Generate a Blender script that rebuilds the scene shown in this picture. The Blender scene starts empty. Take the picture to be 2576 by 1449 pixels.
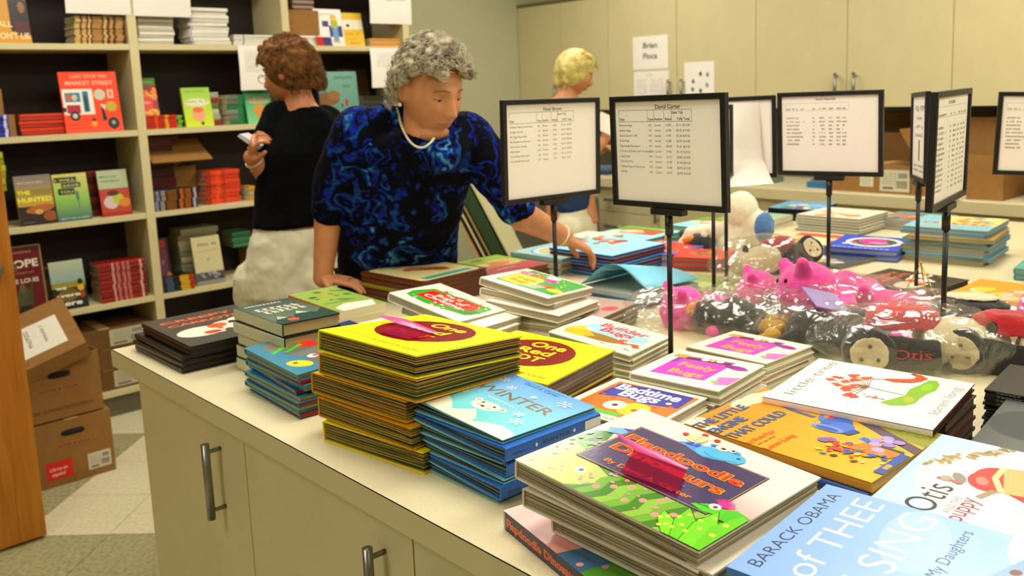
import bpy, math, random
import numpy as np
from math import radians, sin, cos, pi
from mathutils import Vector, Matrix, noise

SC = bpy.context.scene
C = SC.collection
# ---------------------------------------------------------------- camera
# The photograph is a crop of a larger frame: focal length 2254 px of 2576, optical centre a little above and right of the middle.
F_PX, CX, CY, CAM_Z = 2254.0, 1375.417, 561.676, 1.55
RC = np.array([[0.69036306, 0.72263734, -0.03455605],
               [0.08345881, -0.12699537, -0.98838596],
               [-0.71863306, 0.67946115, -0.14798336]])      # rows: right, down, forward in world axes
cam_d = bpy.data.cameras.new('camera')
cam = bpy.data.objects.new('camera', cam_d)
C.objects.link(cam)
cam_d.sensor_width = 36.0
cam_d.lens = 36.0 * F_PX / 2576.0
cam_d.shift_x = -(CX - 1288.0) / 2576.0
cam_d.shift_y = (CY - 724.5) / 2576.0
cam_d.clip_start = 0.02
cam_d.dof.use_dof = True
cam_d.dof.focus_distance = 1.30
cam_d.dof.aperture_fstop = 6.5
m = Matrix.Identity(4)
for i in range(3):
    m[i][0] = RC[0][i]; m[i][1] = -RC[1][i]; m[i][2] = -RC[2][i]
m[2][3] = CAM_Z
cam.matrix_world = m
SC.camera = cam
SC.view_settings.view_transform = 'Standard'
SC.view_settings.look = 'None'
SC.view_settings.gamma = 1.0
SC.view_settings.use_curve_mapping = False
SC.view_settings.exposure = 0.0
w = bpy.data.worlds.new('world'); SC.world = w; w.use_nodes = True
w.node_tree.nodes['Background'].inputs[0].default_value = (1.0, 0.9, 0.7, 1)
w.node_tree.nodes['Background'].inputs[1].default_value = 0.05

CAM = np.array([0, 0, CAM_Z])
def ray(u, v): return RC.T @ np.array([(u - CX) / F_PX, (v - CY) / F_PX, 1.0])
def at(u, v, d): return Vector(CAM + ray(u, v) * d)                  # point seen at u, v at depth d metres
def onz(u, v, z):
    r = ray(u, v); return Vector(CAM + r * ((z - CAM_Z) / r[2]))
def onx(u, v, x):
    r = ray(u, v); return Vector(CAM + r * (x / r[0]))
def ony(u, v, y):
    r = ray(u, v); return Vector(CAM + r * (y / r[1]))

# ---------------------------------------------------------------- materials
def lin(c):
    if isinstance(c, str):
        c = c.lstrip('#'); c = [int(c[i:i + 2], 16) / 255 for i in (0, 2, 4)]
    return tuple(((x / 12.92) if x <= 0.04045 else ((x + 0.055) / 1.055) ** 2.4) for x in c[:3])
def inkc(c):      # printed inks and dyed paper, a little more vivid
    if isinstance(c, str):
        c = c.lstrip('#'); c = [int(c[i:i + 2], 16) / 255 for i in (0, 2, 4)]
    g_ = sum(c[:3]) / 3; return lin([min(1, max(0, g_ + (x - g_) * 1.12)) for x in c[:3]])
MATS = {}
def material(name, col=None, rough=0.5, metal=0.0, coat=0.0, spec=0.5, noise_amt=0.0, noise_scale=20.0, bump=0.0, bump_scale=60.0, attr=False, emit=None, sheen=0.0, sss=0.0, col2=None):
    if name in MATS: return MATS[name]
    M = bpy.data.materials.new(name); M.use_nodes = True
    nt = M.node_tree; N = nt.nodes; L = nt.links; b = N['Principled BSDF']
    b.inputs['Roughness'].default_value = rough; b.inputs['Metallic'].default_value = metal
    b.inputs['Coat Weight'].default_value = coat; b.inputs['Coat Roughness'].default_value = 0.12
    b.inputs['Specular IOR Level'].default_value = spec; b.inputs['Sheen Weight'].default_value = sheen
    if sss: b.inputs['Subsurface Weight'].default_value = sss; b.inputs['Subsurface Scale'].default_value = 0.01
    tc = N.new('ShaderNodeTexCoord')
    src = None
    if attr:
        a = N.new('ShaderNodeAttribute'); a.attribute_name = 'Col'; src = a.outputs['Color']
    elif col is not None:
        r = N.new('ShaderNodeRGB'); r.outputs[0].default_value = (*lin(col), 1); src = r.outputs[0]
    if noise_amt and src is not None:
        n = N.new('ShaderNodeTexNoise'); n.inputs['Scale'].default_value = noise_scale; n.inputs['Detail'].default_value = 5
        L.new(tc.outputs['Object'], n.inputs['Vector'])
        mx = N.new('ShaderNodeMix'); mx.data_type = 'RGBA'; mx.blend_type = 'MULTIPLY' if col2 is None else 'MIX'
        if col2 is None:
            mr = N.new('ShaderNodeMapRange'); mr.inputs['From Min'].default_value = 0.25; mr.inputs['From Max'].default_value = 0.75
            mr.inputs['To Min'].default_value = 1 - noise_amt; mr.inputs['To Max'].default_value = 1 + noise_amt * 0.5
            L.new(n.outputs['Fac'], mr.inputs['Value']); mx.inputs['Factor'].default_value = 1
            L.new(src, mx.inputs[6]); L.new(mr.outputs[0], mx.inputs[7])
        else:
            mr = N.new('ShaderNodeMapRange'); mr.inputs['From Min'].default_value = 0.5 - noise_amt; mr.inputs['From Max'].default_value = 0.5 + noise_amt
            L.new(n.outputs['Fac'], mr.inputs['Value']); L.new(mr.outputs[0], mx.inputs['Factor'])
            L.new(src, mx.inputs[6]); mx.inputs[7].default_value = (*lin(col2), 1)
        src = mx.outputs[2]
    if src is not None: L.new(src, b.inputs['Base Color'])
    if bump:
        n2 = N.new('ShaderNodeTexNoise'); n2.inputs['Scale'].default_value = bump_scale; n2.inputs['Detail'].default_value = 4
        L.new(tc.outputs['Object'], n2.inputs['Vector'])
        bp = N.new('ShaderNodeBump'); bp.inputs['Strength'].default_value = bump; bp.inputs['Distance'].default_value = 0.004
        L.new(n2.outputs['Fac'], bp.inputs['Height']); L.new(bp.outputs['Normal'], b.inputs['Normal'])
    if emit is not None:
        b.inputs['Emission Color'].default_value = (*emit[0], 1); b.inputs['Emission Strength'].default_value = emit[1]
    MATS[name] = M
    return M
laminate = material('cream_laminate', '#cdc192', 0.45, noise_amt=0.05, noise_scale=9, bump=0.03, bump_scale=300)
counter_m = material('countertop_laminate', '#e2d7ae', 0.35, noise_amt=0.06, noise_scale=160)
wall_m = material('greenish_wall_paint', '#b9b996', 0.8, noise_amt=0.03, noise_scale=4, bump=0.08, bump_scale=250)
ceil_m = material('white_ceiling_tile', '#e6dfc8', 0.9, noise_amt=0.1, noise_scale=90)
backsplash_m = material('dark_grey_backsplash', '#5a5648', 0.5, noise_amt=0.08, noise_scale=30)
shelf_m = material('beige_shelf_laminate', '#d2c594', 0.5, noise_amt=0.05, noise_scale=15)
shelf_back_m = material('dark_brown_back_panel', '#241b12', 0.7, noise_amt=0.15, noise_scale=8)  # shelf shadow is put into this dark back panel colour
kick_m = material('grey_rubber_base', '#6f6a55', 0.6, noise_amt=0.1)
steel_m = material('brushed_steel', '#8c8c84', 0.32, metal=0.9, noise_amt=0.1, noise_scale=80)
black_m = material('black_plastic', '#0b0b0a', 0.38, noise_amt=0.1, noise_scale=40)
card_m = material('brown_cardboard', '#966a30', 0.85, noise_amt=0.12, noise_scale=25, bump=0.1, bump_scale=120)
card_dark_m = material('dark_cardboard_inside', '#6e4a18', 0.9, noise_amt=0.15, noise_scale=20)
paper_m = material('white_paper', '#efe9dc', 0.7, noise_amt=0.02, noise_scale=10)
gloss_m = material('glossy_printed_cover', attr=True, rough=0.38, coat=0.12, spec=0.35, noise_amt=0.04, noise_scale=35)
foil_m = material('shiny_printed_cover', attr=True, rough=0.2, coat=0.55, bump=0.05, bump_scale=120, noise_amt=0.03)
matte_m = material('matte_printed_paper', attr=True, rough=0.65, noise_amt=0.05, noise_scale=30)
plush_m = material('plush_fabric', attr=True, rough=0.95, sheen=0.4, noise_amt=0.16, noise_scale=90, bump=0.5, bump_scale=260)
skin_m = material('skin_fair', '#cc8a5a', 0.5, noise_amt=0.14, noise_scale=30, bump=0.12, bump_scale=90, sss=0.08)
skin2_m = material('skin_tanned', '#c27a4a', 0.5, noise_amt=0.12, noise_scale=25, bump=0.1, bump_scale=90, sss=0.08)
lip_m = material('lips', '#b4664c', 0.5)
brow_m = material('grey_brow_hair', '#8c7048', 0.8, noise_amt=0.3, noise_scale=300)
eye_m = material('eyeball', attr=True, rough=0.15)
hair_grey_m = material('grey_hair', '#cabf9e', 0.6, noise_amt=0.22, noise_scale=24, col2='#5a5038')
hair_brown_m = material('brown_hair', '#8a5a24', 0.75, spec=0.2, noise_amt=0.25, noise_scale=22, col2='#4a2e12')
hair_blonde_m = material('blonde_hair', '#f0e08a', 0.5, noise_amt=0.22, noise_scale=30, col2='#a88c3a')
black_cloth_m = material('black_knit_fabric', '#040507', 0.95, spec=0.1, noise_amt=0.2, bump=0.3, bump_scale=160)
khaki_m = material('khaki_cotton', '#d6cfae', 0.9, noise_amt=0.14, noise_scale=14, bump=0.35, bump_scale=22)
jean_m = material('dark_navy_cloth', '#151a2c', 0.9, noise_amt=0.2, bump=0.3, bump_scale=160)
pearl_m = material('pearls', '#d8cda8', 0.25, coat=0.5)
gold_m = material('gold_metal', '#c8a850', 0.25, metal=1.0)
glass_m = material('lens_glass', '#e8eef0', 0.05, spec=1.0)
bulb_m = material('fluorescent_diffuser', '#ffffff', 0.5, emit=((1.0, 0.955, 0.87), 12.8))
slot_m = material('dark_gap', '#171310', 0.9)
blue_cloth_m = material('navy_blue_shirt', '#123058', 0.9, noise_amt=0.25, noise_scale=18)

def wood_mat():
    M = bpy.data.materials.new('orange_oak_veneer'); M.use_nodes = True
    nt = M.node_tree; N = nt.nodes; L = nt.links; b = N['Principled BSDF']; b.inputs['Roughness'].default_value = 0.5; b.inputs['Specular IOR Level'].default_value = .25
    tc = N.new('ShaderNodeTexCoord'); mp = N.new('ShaderNodeMapping'); mp.inputs['Scale'].default_value = (14, 14, 0.9)
    n = N.new('ShaderNodeTexNoise'); n.inputs['Scale'].default_value = 3; n.inputs['Detail'].default_value = 7; n.inputs['Distortion'].default_value = 0.4
    r = N.new('ShaderNodeValToRGB'); r.color_ramp.elements[0].color = (*lin('#a86018'), 1); r.color_ramp.elements[1].color = (*lin('#c48028'), 1)
    r.color_ramp.elements[0].position = .3; r.color_ramp.elements[1].position = .7
    L.new(tc.outputs['Object'], mp.inputs[0]); L.new(mp.outputs[0], n.inputs['Vector']); L.new(n.outputs['Fac'], r.inputs[0]); L.new(r.outputs[0], b.inputs['Base Color'])
    return M
wood_m = wood_mat()
def floor_mat(name, a, bcol):
    M = bpy.data.materials.new(name); M.use_nodes = True
    nt = M.node_tree; N = nt.nodes; L = nt.links; b = N['Principled BSDF']; b.inputs['Roughness'].default_value = 0.4
    tc = N.new('ShaderNodeTexCoord'); n = N.new('ShaderNodeTexNoise'); n.inputs['Scale'].default_value = 55; n.inputs['Detail'].default_value = 6
    r = N.new('ShaderNodeValToRGB'); r.color_ramp.elements[0].color = (*lin(a), 1); r.color_ramp.elements[1].color = (*lin(bcol), 1)
    r.color_ramp.elements[0].position = .38; r.color_ramp.elements[1].position = .6
    L.new(tc.outputs['Object'], n.inputs['Vector']); L.new(n.outputs['Fac'], r.inputs[0]); L.new(r.outputs[0], b.inputs['Base Color'])
    return M
tile_light_m = floor_mat('pale_speckled_vinyl', '#cfc49a', '#dcd2ae')
tile_dark_m = floor_mat('olive_speckled_vinyl', '#8f8a62', '#aaa578')
def pages_mat():
    M = bpy.data.materials.new('page_edges'); M.use_nodes = True
    nt = M.node_tree; N = nt.nodes; L = nt.links; b = N['Principled BSDF']; b.inputs['Roughness'].default_value = 0.8
    a = N.new('ShaderNodeAttribute'); a.attribute_name = 'Col'
    tc = N.new('ShaderNodeTexCoord'); wv = N.new('ShaderNodeTexWave'); wv.bands_direction = 'Z'; wv.inputs['Scale'].default_value = 260
    wv.inputs['Distortion'].default_value = 2.0; wv.inputs['Detail'].default_value = 2
    L.new(tc.outputs['Object'], wv.inputs['Vector'])
    mr = N.new('ShaderNodeMapRange'); mr.inputs['To Min'].default_value = 0.72; mr.inputs['To Max'].default_value = 1.05; L.new(wv.outputs['Fac'], mr.inputs['Value'])
    mx = N.new('ShaderNodeMix'); mx.data_type = 'RGBA'; mx.blend_type = 'MULTIPLY'; mx.inputs['Factor'].default_value = 1
    L.new(a.outputs['Color'], mx.inputs[6]); L.new(mr.outputs[0], mx.inputs[7]); L.new(mx.outputs[2], b.inputs['Base Color'])
    return M
pages_m = pages_mat()
def floral_mat():
    M = bpy.data.materials.new('blue_rose_print_velvet'); M.use_nodes = True
    nt = M.node_tree; N = nt.nodes; L = nt.links; b = N['Principled BSDF']; b.inputs['Roughness'].default_value = 0.9; b.inputs['Specular IOR Level'].default_value = 0.12
    tc = N.new('ShaderNodeTexCoord')
    n0 = N.new('ShaderNodeTexNoise'); n0.inputs['Scale'].default_value = 9; n0.inputs['Detail'].default_value = 3
    L.new(tc.outputs['Object'], n0.inputs['Vector'])
    ad = N.new('ShaderNodeMix'); ad.data_type = 'RGBA'; ad.blend_type = 'LINEAR_LIGHT'; ad.inputs['Factor'].default_value = 0.16
    L.new(tc.outputs['Object'], ad.inputs[6]); L.new(n0.outputs['Color'], ad.inputs[7])
    wv = N.new('ShaderNodeTexVoronoi'); wv.feature = 'F1'; wv.inputs['Scale'].default_value = 8.5
    L.new(ad.outputs[2], wv.inputs['Vector'])
    mu = N.new('ShaderNodeMath'); mu.operation = 'MULTIPLY'; mu.inputs[1].default_value = 21; L.new(wv.outputs['Distance'], mu.inputs[0])
    sn = N.new('ShaderNodeMath'); sn.operation = 'SINE'; L.new(mu.outputs[0], sn.inputs[0])
    n = N.new('ShaderNodeTexNoise'); n.inputs['Scale'].default_value = 6.5; n.inputs['Detail'].default_value = 6; n.inputs['Distortion'].default_value = 1.2
    L.new(ad.outputs[2], n.inputs['Vector'])
    m2 = N.new('ShaderNodeMath'); m2.operation = 'MULTIPLY_ADD'; m2.inputs[1].default_value = 0.075; L.new(sn.outputs[0], m2.inputs[0]); L.new(n.outputs['Fac'], m2.inputs[2])
    r = N.new('ShaderNodeValToRGB'); cr = r.color_ramp
    cr.elements[0].position = 0.46; cr.elements[0].color = (*lin('#02040c'), 1)
    cr.elements[1].position = 0.74; cr.elements[1].color = (*lin('#5aa0c0'), 1)
    for p, c_ in ((.525, '#050d2a'), (.56, '#0e20a0'), (.585, '#0a2450'), (.65, '#17508c')):
        e = cr.elements.new(p); e.color = (*lin(c_), 1)
    L.new(m2.outputs[0], r.inputs[0]); L.new(r.outputs[0], b.inputs['Base Color'])
    return M
floral_m = floral_mat()
def clear_mat():
    M = bpy.data.materials.new('clear_plastic_film'); M.use_nodes = True
    nt = M.node_tree; N = nt.nodes; L = nt.links; N.remove(N['Principled BSDF']); out = N['Material Output']
    t = N.new('ShaderNodeBsdfTransparent'); t.inputs[0].default_value = (.97, .97, .95, 1)
    g = N.new('ShaderNodeBsdfGlossy'); g.inputs['Roughness'].default_value = 0.13; g.inputs[0].default_value = (1, 1, 1, 1)
    d = N.new('ShaderNodeBsdfDiffuse'); d.inputs[0].default_value = (.85, .84, .78, 1)
    tc = N.new('ShaderNodeTexCoord'); n = N.new('ShaderNodeTexNoise'); n.inputs['Scale'].default_value = 15; n.inputs['Detail'].default_value = 2; n.inputs['Distortion'].default_value = 1.0
    bp = N.new('ShaderNodeBump'); bp.inputs['Strength'].default_value = 0.9; bp.inputs['Distance'].default_value = 0.012
    L.new(tc.outputs['Object'], n.inputs['Vector']); L.new(n.outputs['Fac'], bp.inputs['Height']); L.new(bp.outputs['Normal'], g.inputs['Normal'])
    lw = N.new('ShaderNodeLayerWeight'); lw.inputs['Blend'].default_value = 0.18; L.new(bp.outputs['Normal'], lw.inputs['Normal'])
    mr = N.new('ShaderNodeMapRange'); mr.inputs['To Min'].default_value = 0.05; mr.inputs['To Max'].default_value = 0.42; L.new(lw.outputs['Facing'], mr.inputs['Value'])
    m1 = N.new('ShaderNodeMixShader'); m1.inputs[0].default_value = 0.045; L.new(t.outputs[0], m1.inputs[1]); L.new(d.outputs[0], m1.inputs[2])
    m2 = N.new('ShaderNodeMixShader'); L.new(mr.outputs[0], m2.inputs[0]); L.new(m1.outputs[0], m2.inputs[1]); L.new(g.outputs[0], m2.inputs[2])
    L.new(m2.outputs[0], out.inputs['Surface'])
    return M
clear_m = clear_mat()
film_m = clear_m.copy(); film_m.name = 'smooth_film'
for n_ in film_m.node_tree.nodes:
    if n_.type == 'MAP_RANGE': n_.inputs['To Min'].default_value = .02; n_.inputs['To Max'].default_value = .3
    if n_.type == 'BUMP': n_.inputs['Strength'].default_value = .25
def flag_mat():
    M = bpy.data.materials.new('translucent_red_flag'); M.use_nodes = True
    nt = M.node_tree; N = nt.nodes; L = nt.links; N.remove(N['Principled BSDF']); out = N['Material Output']
    t = N.new('ShaderNodeBsdfTransparent'); t.inputs[0].default_value = (.60, .05, .12, 1)
    d = N.new('ShaderNodeBsdfDiffuse'); d.inputs[0].default_value = (.95, .12, .30, 1); g = N.new('ShaderNodeBsdfTranslucent'); g.inputs[0].default_value = (.95, .10, .25, 1)
    a = N.new('ShaderNodeAddShader'); L.new(d.outputs[0], a.inputs[0]); L.new(g.outputs[0], a.inputs[1])
    m_ = N.new('ShaderNodeMixShader'); m_.inputs[0].default_value = .10; L.new(t.outputs[0], m_.inputs[1]); L.new(a.outputs[0], m_.inputs[2]); L.new(m_.outputs[0], out.inputs['Surface'])
    return M
flag_m = flag_mat(); flag_top_m = material('pink_flag_tip', '#f04090', .4, coat=.3)  # pink of the tip paints the lit edge of the red flag

# ---------------------------------------------------------------- mesh helpers
TEXT_CACHE = {}
def text_mesh(s, bold=0.0, shear=0.0, spacing=1.0, res=2):
    """filled letters as (verts, faces); cap height about 0.7, baseline 0, starts at x = 0"""
    k = (s, bold, shear, spacing, res)
    if k in TEXT_CACHE: return TEXT_CACHE[k]
    cu = bpy.data.curves.new('tmp_text', 'FONT'); cu.body = s; cu.resolution_u = res; cu.offset = bold; cu.shear = shear; cu.space_character = spacing
    o = bpy.data.objects.new('tmp_text', cu); C.objects.link(o)
    dg = bpy.context.evaluated_depsgraph_get(); dg.update()
    me = bpy.data.meshes.new_from_object(o.evaluated_get(dg))
    vs = [(v.co.x, v.co.y) for v in me.vertices]; fs = [tuple(p.vertices) for p in me.polygons]
    bpy.data.meshes.remove(me); bpy.data.objects.remove(o); bpy.data.curves.remove(cu)
    if vs:
        x0 = min(v[0] for v in vs); vs = [(x - x0, y) for x, y in vs]
    wd = max([v[0] for v in vs], default=0.1)
    TEXT_CACHE[k] = (vs, fs, wd)
    return TEXT_CACHE[k]

class MB:
    """collects coloured faces and builds them as ONE mesh"""
    def __init__(s): s.v = []; s.f = []; s.c = []; s.sm = []
    def add(s, vs, fs, col='#ffffff', smooth=False, mat=None):
        n = len(s.v)
        if mat is not None: vs = [tuple(mat @ Vector(v)) for v in vs]
        s.v += [tuple(v) for v in vs]
        lc = inkc(col) if isinstance(col, (str, tuple)) else None
        for i, f in enumerate(fs):
            s.f.append([a + n for a in f]); s.sm.append(smooth)
            s.c.append(lc if lc is not None else [inkc(col[a]) for a in f])
        return s
    def box(s, a, b, col='#ffffff', mat=None):
        x0, y0, z0 = a; x1, y1, z1 = b
        return s.add([(x0, y0, z0), (x1, y0, z0), (x1, y1, z0), (x0, y1, z0), (x0, y0, z1), (x1, y0, z1), (x1, y1, z1), (x0, y1, z1)],
              [(0, 3, 2, 1), (4, 5, 6, 7), (0, 1, 5, 4), (1, 2, 6, 5), (2, 3, 7, 6), (3, 0, 4, 7)], col, mat=mat)
    def loft(s, rings, col='#ffffff', n=20, smooth=True, power=2.0):
        """rings: (centre, axis u, axis v) ellipses, closed at both ends"""
        vs = []; fs = []
        for c, u, v in rings:
            c, u, v = Vector(c), Vector(u), Vector(v)
            for i in range(n):
                a = 2 * pi * i / n; ca, sa = cos(a), sin(a)
                if power != 2.0:
                    ca = math.copysign(abs(ca) ** (2 / power), ca); sa = math.copysign(abs(sa) ** (2 / power), sa)
                vs.append(c + u * ca + v * sa)
        m_ = len(rings)
        for j in range(m_ - 1):
            for i in range(n):
                fs.append((j * n + i, j * n + (i + 1) % n, (j + 1) * n + (i + 1) % n, (j + 1) * n + i))
        fs.append(tuple(reversed(range(n)))); fs.append(tuple((m_ - 1) * n + i for i in range(n)))
        return s.add(vs, fs, col, smooth)
    def cap(s, p0, p1, r0, r1, col='#ffffff', n=12, k=4):
        """tapered limb with round ends"""
        p0, p1 = Vector(p0), Vector(p1); d = (p1 - p0); L_ = d.length
        d = d.normalized() if L_ > 1e-7 else Vector((0, 0, 1))
        u = d.orthogonal().normalized(); v = d.cross(u)
        rings = []
        for i in range(k):
            a = pi / 2 * (1 - (i + .12) / k); rings.append((p0 - d * r0 * sin(a), u * r0 * cos(a), v * r0 * cos(a)))
        rings.append((p0, u * r0, v * r0)); rings.append((p1, u * r1, v * r1))
        for i in range(k - 1, -1, -1):
            a = pi / 2 * (1 - (i + .12) / k); rings.append((p1 + d * r1 * sin(a), u * r1 * cos(a), v * r1 * cos(a)))
        return s.loft(rings, col, n)
    def chain(s, pts, col='#ffffff', n=12):
        for (a, ra), (b, rb) in zip(pts, pts[1:]): s.cap(a, b, ra, rb, col, n)
        return s
    def ball(s, c, r, col='#ffffff', n=20, m_=12, axes=None):
        """ellipsoid; r = number or three half axes; axes = 3x3 matrix"""
        r = (r, r, r) if isinstance(r, (int, float)) else r
        c = Vector(c); A = axes or Matrix.Identity(3); vs = []; fs = []
        for j in range(1, m_):
            t = pi * j / m_
            for i in range(n):
                a = 2 * pi * i / n
                vs.append(c + A @ Vector((r[0] * sin(t) * cos(a), r[1] * sin(t) * sin(a), r[2] * cos(t))))
        for j in range(m_ - 2):
            for i in range(n):
                fs.append((j * n + i, (j + 1) * n + i, (j + 1) * n + (i + 1) % n, j * n + (i + 1) % n))
        t0 = len(vs); vs.append(c + A @ Vector((0, 0, r[2]))); vs.append(c - A @ Vector((0, 0, r[2])))
        for i in range(n):
            fs.append((t0, i, (i + 1) % n)); fs.append((t0 + 1, (m_ - 2) * n + (i + 1) % n, (m_ - 2) * n + i))
        return s.add(vs, fs, col, True)
    def tube(s, pts, r, col='#ffffff', n=6):
        pts = [Vector(p) for p in pts]; rings = []
        for i, p in enumerate(pts):
            d = (pts[min(i + 1, len(pts) - 1)] - pts[max(i - 1, 0)]).normalized()
            if i == 0: u = d.orthogonal().normalized()
            else: u = (u - d * u.dot(d)).normalized()
            rr = r[i] if isinstance(r, (list, tuple)) else r
            rings.append((p, u * rr, d.cross(u) * rr))
        return s.loft(rings, col, n)
    def build(s, name, mat, parent=None, remesh=None, smooth_it=0, bevel=None, kind=None, link=True):
        me = bpy.data.meshes.new(name); me.from_pydata(s.v, [], s.f); me.update()
        ca = me.color_attributes.new('Col', 'FLOAT_COLOR', 'CORNER')
        arr = np.ones((len(me.loops), 4), dtype=np.float32); k = 0
        for f, c_ in zip(s.f, s.c):
            nf = len(f)
            arr[k:k + nf, :3] = np.array(c_); k += nf
        ca.data.foreach_set('color', arr.ravel())
        me.polygons.foreach_set('use_smooth', s.sm)
        if mat is not None: me.materials.append(mat)
        if not link: return me
        return obj(name, me, parent, remesh, smooth_it, bevel, kind)
def obj(name, me, parent=None, remesh=None, smooth_it=0, bevel=None, kind=None):
    o = bpy.data.objects.new(name, me); C.objects.link(o)
    if parent is not None: o.parent = parent
    if remesh:
        md = o.modifiers.new('remesh', 'REMESH'); md.mode = 'VOXEL'; md.voxel_size = remesh; md.use_smooth_shade = True
    if smooth_it:
        md = o.modifiers.new('smooth', 'SMOOTH'); md.factor = 0.5; md.iterations = smooth_it
    if bevel:
        md = o.modifiers.new('bevel', 'BEVEL'); md.width = bevel; md.segments = 2; md.limit_method = 'ANGLE'
    if kind: o['kind'] = kind
    return o
def tag(o, label, cat, group=None):
    o['label'] = label; o['category'] = cat
    if group: o['group'] = group
    return o
def empty(name, loc, label=None, cat=None, group=None, rz=0.0):
    o = bpy.data.objects.new(name, None); C.objects.link(o); o.location = loc; o.rotation_euler = (0, 0, rz); o.empty_display_size = 0.05
    if label: tag(o, label, cat, group)
    return o
def struct(name, mb, mat, bevel=None, parent=None):
    o = mb.build(name, mat, parent, bevel=bevel)
    if parent is None: o['kind'] = 'structure'
    return o
def boxo(name, a, b, mat, parent=None, bevel=None, col='#ffffff', structure=False):
    o = MB().box(a, b, col).build(name, mat, parent, bevel=bevel)
    if structure: o['kind'] = 'structure'
    return o

class Art:
    """flat print on a cover: shapes in u, v = 0..1 across a w x h metre rectangle, laid just above z = 0"""
    def __init__(s, w, h): s.w = w; s.h = h; s.mb = MB(); s.k = 0; s.du = 0.0
    def z(s): s.k += 1; return 0.00015 + 0.000012 * s.k
    def poly(s, pts, col):
        if s.du: pts = [(u + s.du, v) for u, v in pts]
        for ax, lim, sg in ((0, 0, 1), (0, 1, -1), (1, 0, 1), (1, 1, -1)):      # print stays on the cover
            if all((p[ax] - lim) * sg >= 0 for p in pts): continue
            out = []
            for a, b in zip(pts, list(pts[1:]) + [pts[0]]):
                da, db = (a[ax] - lim) * sg, (b[ax] - lim) * sg
                if da >= 0: out.append(a)
                if da * db < 0: f = da / (da - db); out.append(tuple(a[q] + (b[q] - a[q]) * f for q in (0, 1)))
            pts = out
            if len(pts) < 3: return s
        z = s.z(); s.mb.add([(u * s.w, v * s.h, z) for u, v in pts], [tuple(range(len(pts)))], col); return s
    def grad(s, u0, v0, u1, v1, c0, c1):
        z = s.z(); s.mb.add([(u0 * s.w, v0 * s.h, z), (u1 * s.w, v0 * s.h, z), (u1 * s.w, v1 * s.h, z), (u0 * s.w, v1 * s.h, z)], [(0, 1, 2, 3)], [c0, c0, c1, c1]); return s
    def rect(s, u0, v0, u1, v1, col): return s.poly([(u0, v0), (u1, v0), (u1, v1), (u0, v1)], col)
    def ell(s, u, v, ru, rv, col, rot=0, n=22, a0=0, a1=360):
        pts = []; full = (a1 - a0) >= 360
        for i in range(n + (0 if full else 1)):
            a = radians(a0 + (a1 - a0) * i / n); x, y = ru * s.w * cos(a), rv * s.h * sin(a); r = radians(rot)
            pts.append((u + (x * cos(r) - y * sin(r)) / s.w, v + (x * sin(r) + y * cos(r)) / s.h))
        return s.poly(pts, col)
    def line(s, pts, wd, col):
        z = s.z(); P = [Vector((u * s.w, v * s.h)) for u, v in pts]; vs = []; fs = []
        for a, b in zip(P, P[1:]):
            d = (b - a); 
            if d.length < 1e-9: continue
            n_ = Vector((-d.y, d.x)).normalized() * wd / 2; k = len(vs)
            vs += [(*(a - n_), z), (*(b - n_), z), (*(b + n_), z), (*(a + n_), z)]; fs.append((k, k + 1, k + 2, k + 3))
        s.mb.add(vs, fs, col); return s
    def frame(s, u0, v0, u1, v1, wd, col): return s.line([(u0, v0), (u1, v0), (u1, v1), (u0, v1), (u0, v0)], wd, col)
    def text(s, t, u, v, hgt, col, wid=None, rot=0, bold=0.02, shear=0.0, center=False, outline=None):
        """hgt = cap height in metres; wid = whole width in u units"""
        if outline: s.text(t, u - .004, v, hgt, outline, None if wid is None else wid + .008, rot, bold + 0.035, shear, center)
        vs, fs, wd = text_mesh(t, bold * .55, shear, res=5 if hgt > .013 else 2)
        sy = hgt / 0.7; sx = sy if wid is None else wid * s.w / wd
        if center: u = u - wd * sx / s.w / 2
        z = s.z(); r = radians(rot); o = []
        for x, y in vs:
            x, y = x * sx, y * sy
            o.append((u * s.w + x * cos(r) - y * sin(r), v * s.h + x * sin(r) + y * cos(r), z))
        s.mb.add(o, fs, col); return s
    def scrawl(s, u, v, hgt, col, wid, n=8):
        """a row of lettering too small or blurred to read"""
        r = random.Random(int(u * 100 + v * 1000)); z = s.z(); vs = []; fs = []; p = wid * s.w / n
        for q in range(n):
            if r.random() < .12: continue
            x = u * s.w + q * p; y = v * s.h; k = len(vs); b = hgt * .24
            vs += [(x, y, z), (x + b, y, z), (x + b, y + hgt, z), (x, y + hgt, z)]; fs.append((k, k + 1, k + 2, k + 3))
            for yy in r.sample([0, .38, .76], 2):
                k = len(vs); x1 = x + p * .72; y1 = y + hgt * yy
                vs += [(x + b, y1, z), (x1, y1, z), (x1, y1 + b, z), (x + b, y1 + b, z)]; fs.append((k, k + 1, k + 2, k + 3))
        s.mb.add(vs, fs, col); return s
    def blobs(s, n, cols, u0, v0, u1, v1, r, rnd):
        for _ in range(n):
            s.ell(rnd.uniform(u0, u1), rnd.uniform(v0, v1), r * rnd.uniform(.4, 1.3), r * rnd.uniform(.4, 1.3), rnd.choice(cols), rnd.uniform(0, 90), 9)
        return s
# ================================================================ ROOM
XL, YB, XR, YF, ZC = -4.97, 4.81, 2.7, -2.7, 2.80
def cells(u):      # checkerboard of 0.99 m laid at 45 degrees
    return math.floor(u / 0.99)
floor = struct('floor', MB().box((XL - .1, YF - .1, -.12), (XR + .1, YB + .1, -.004)), tile_dark_m)
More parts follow.
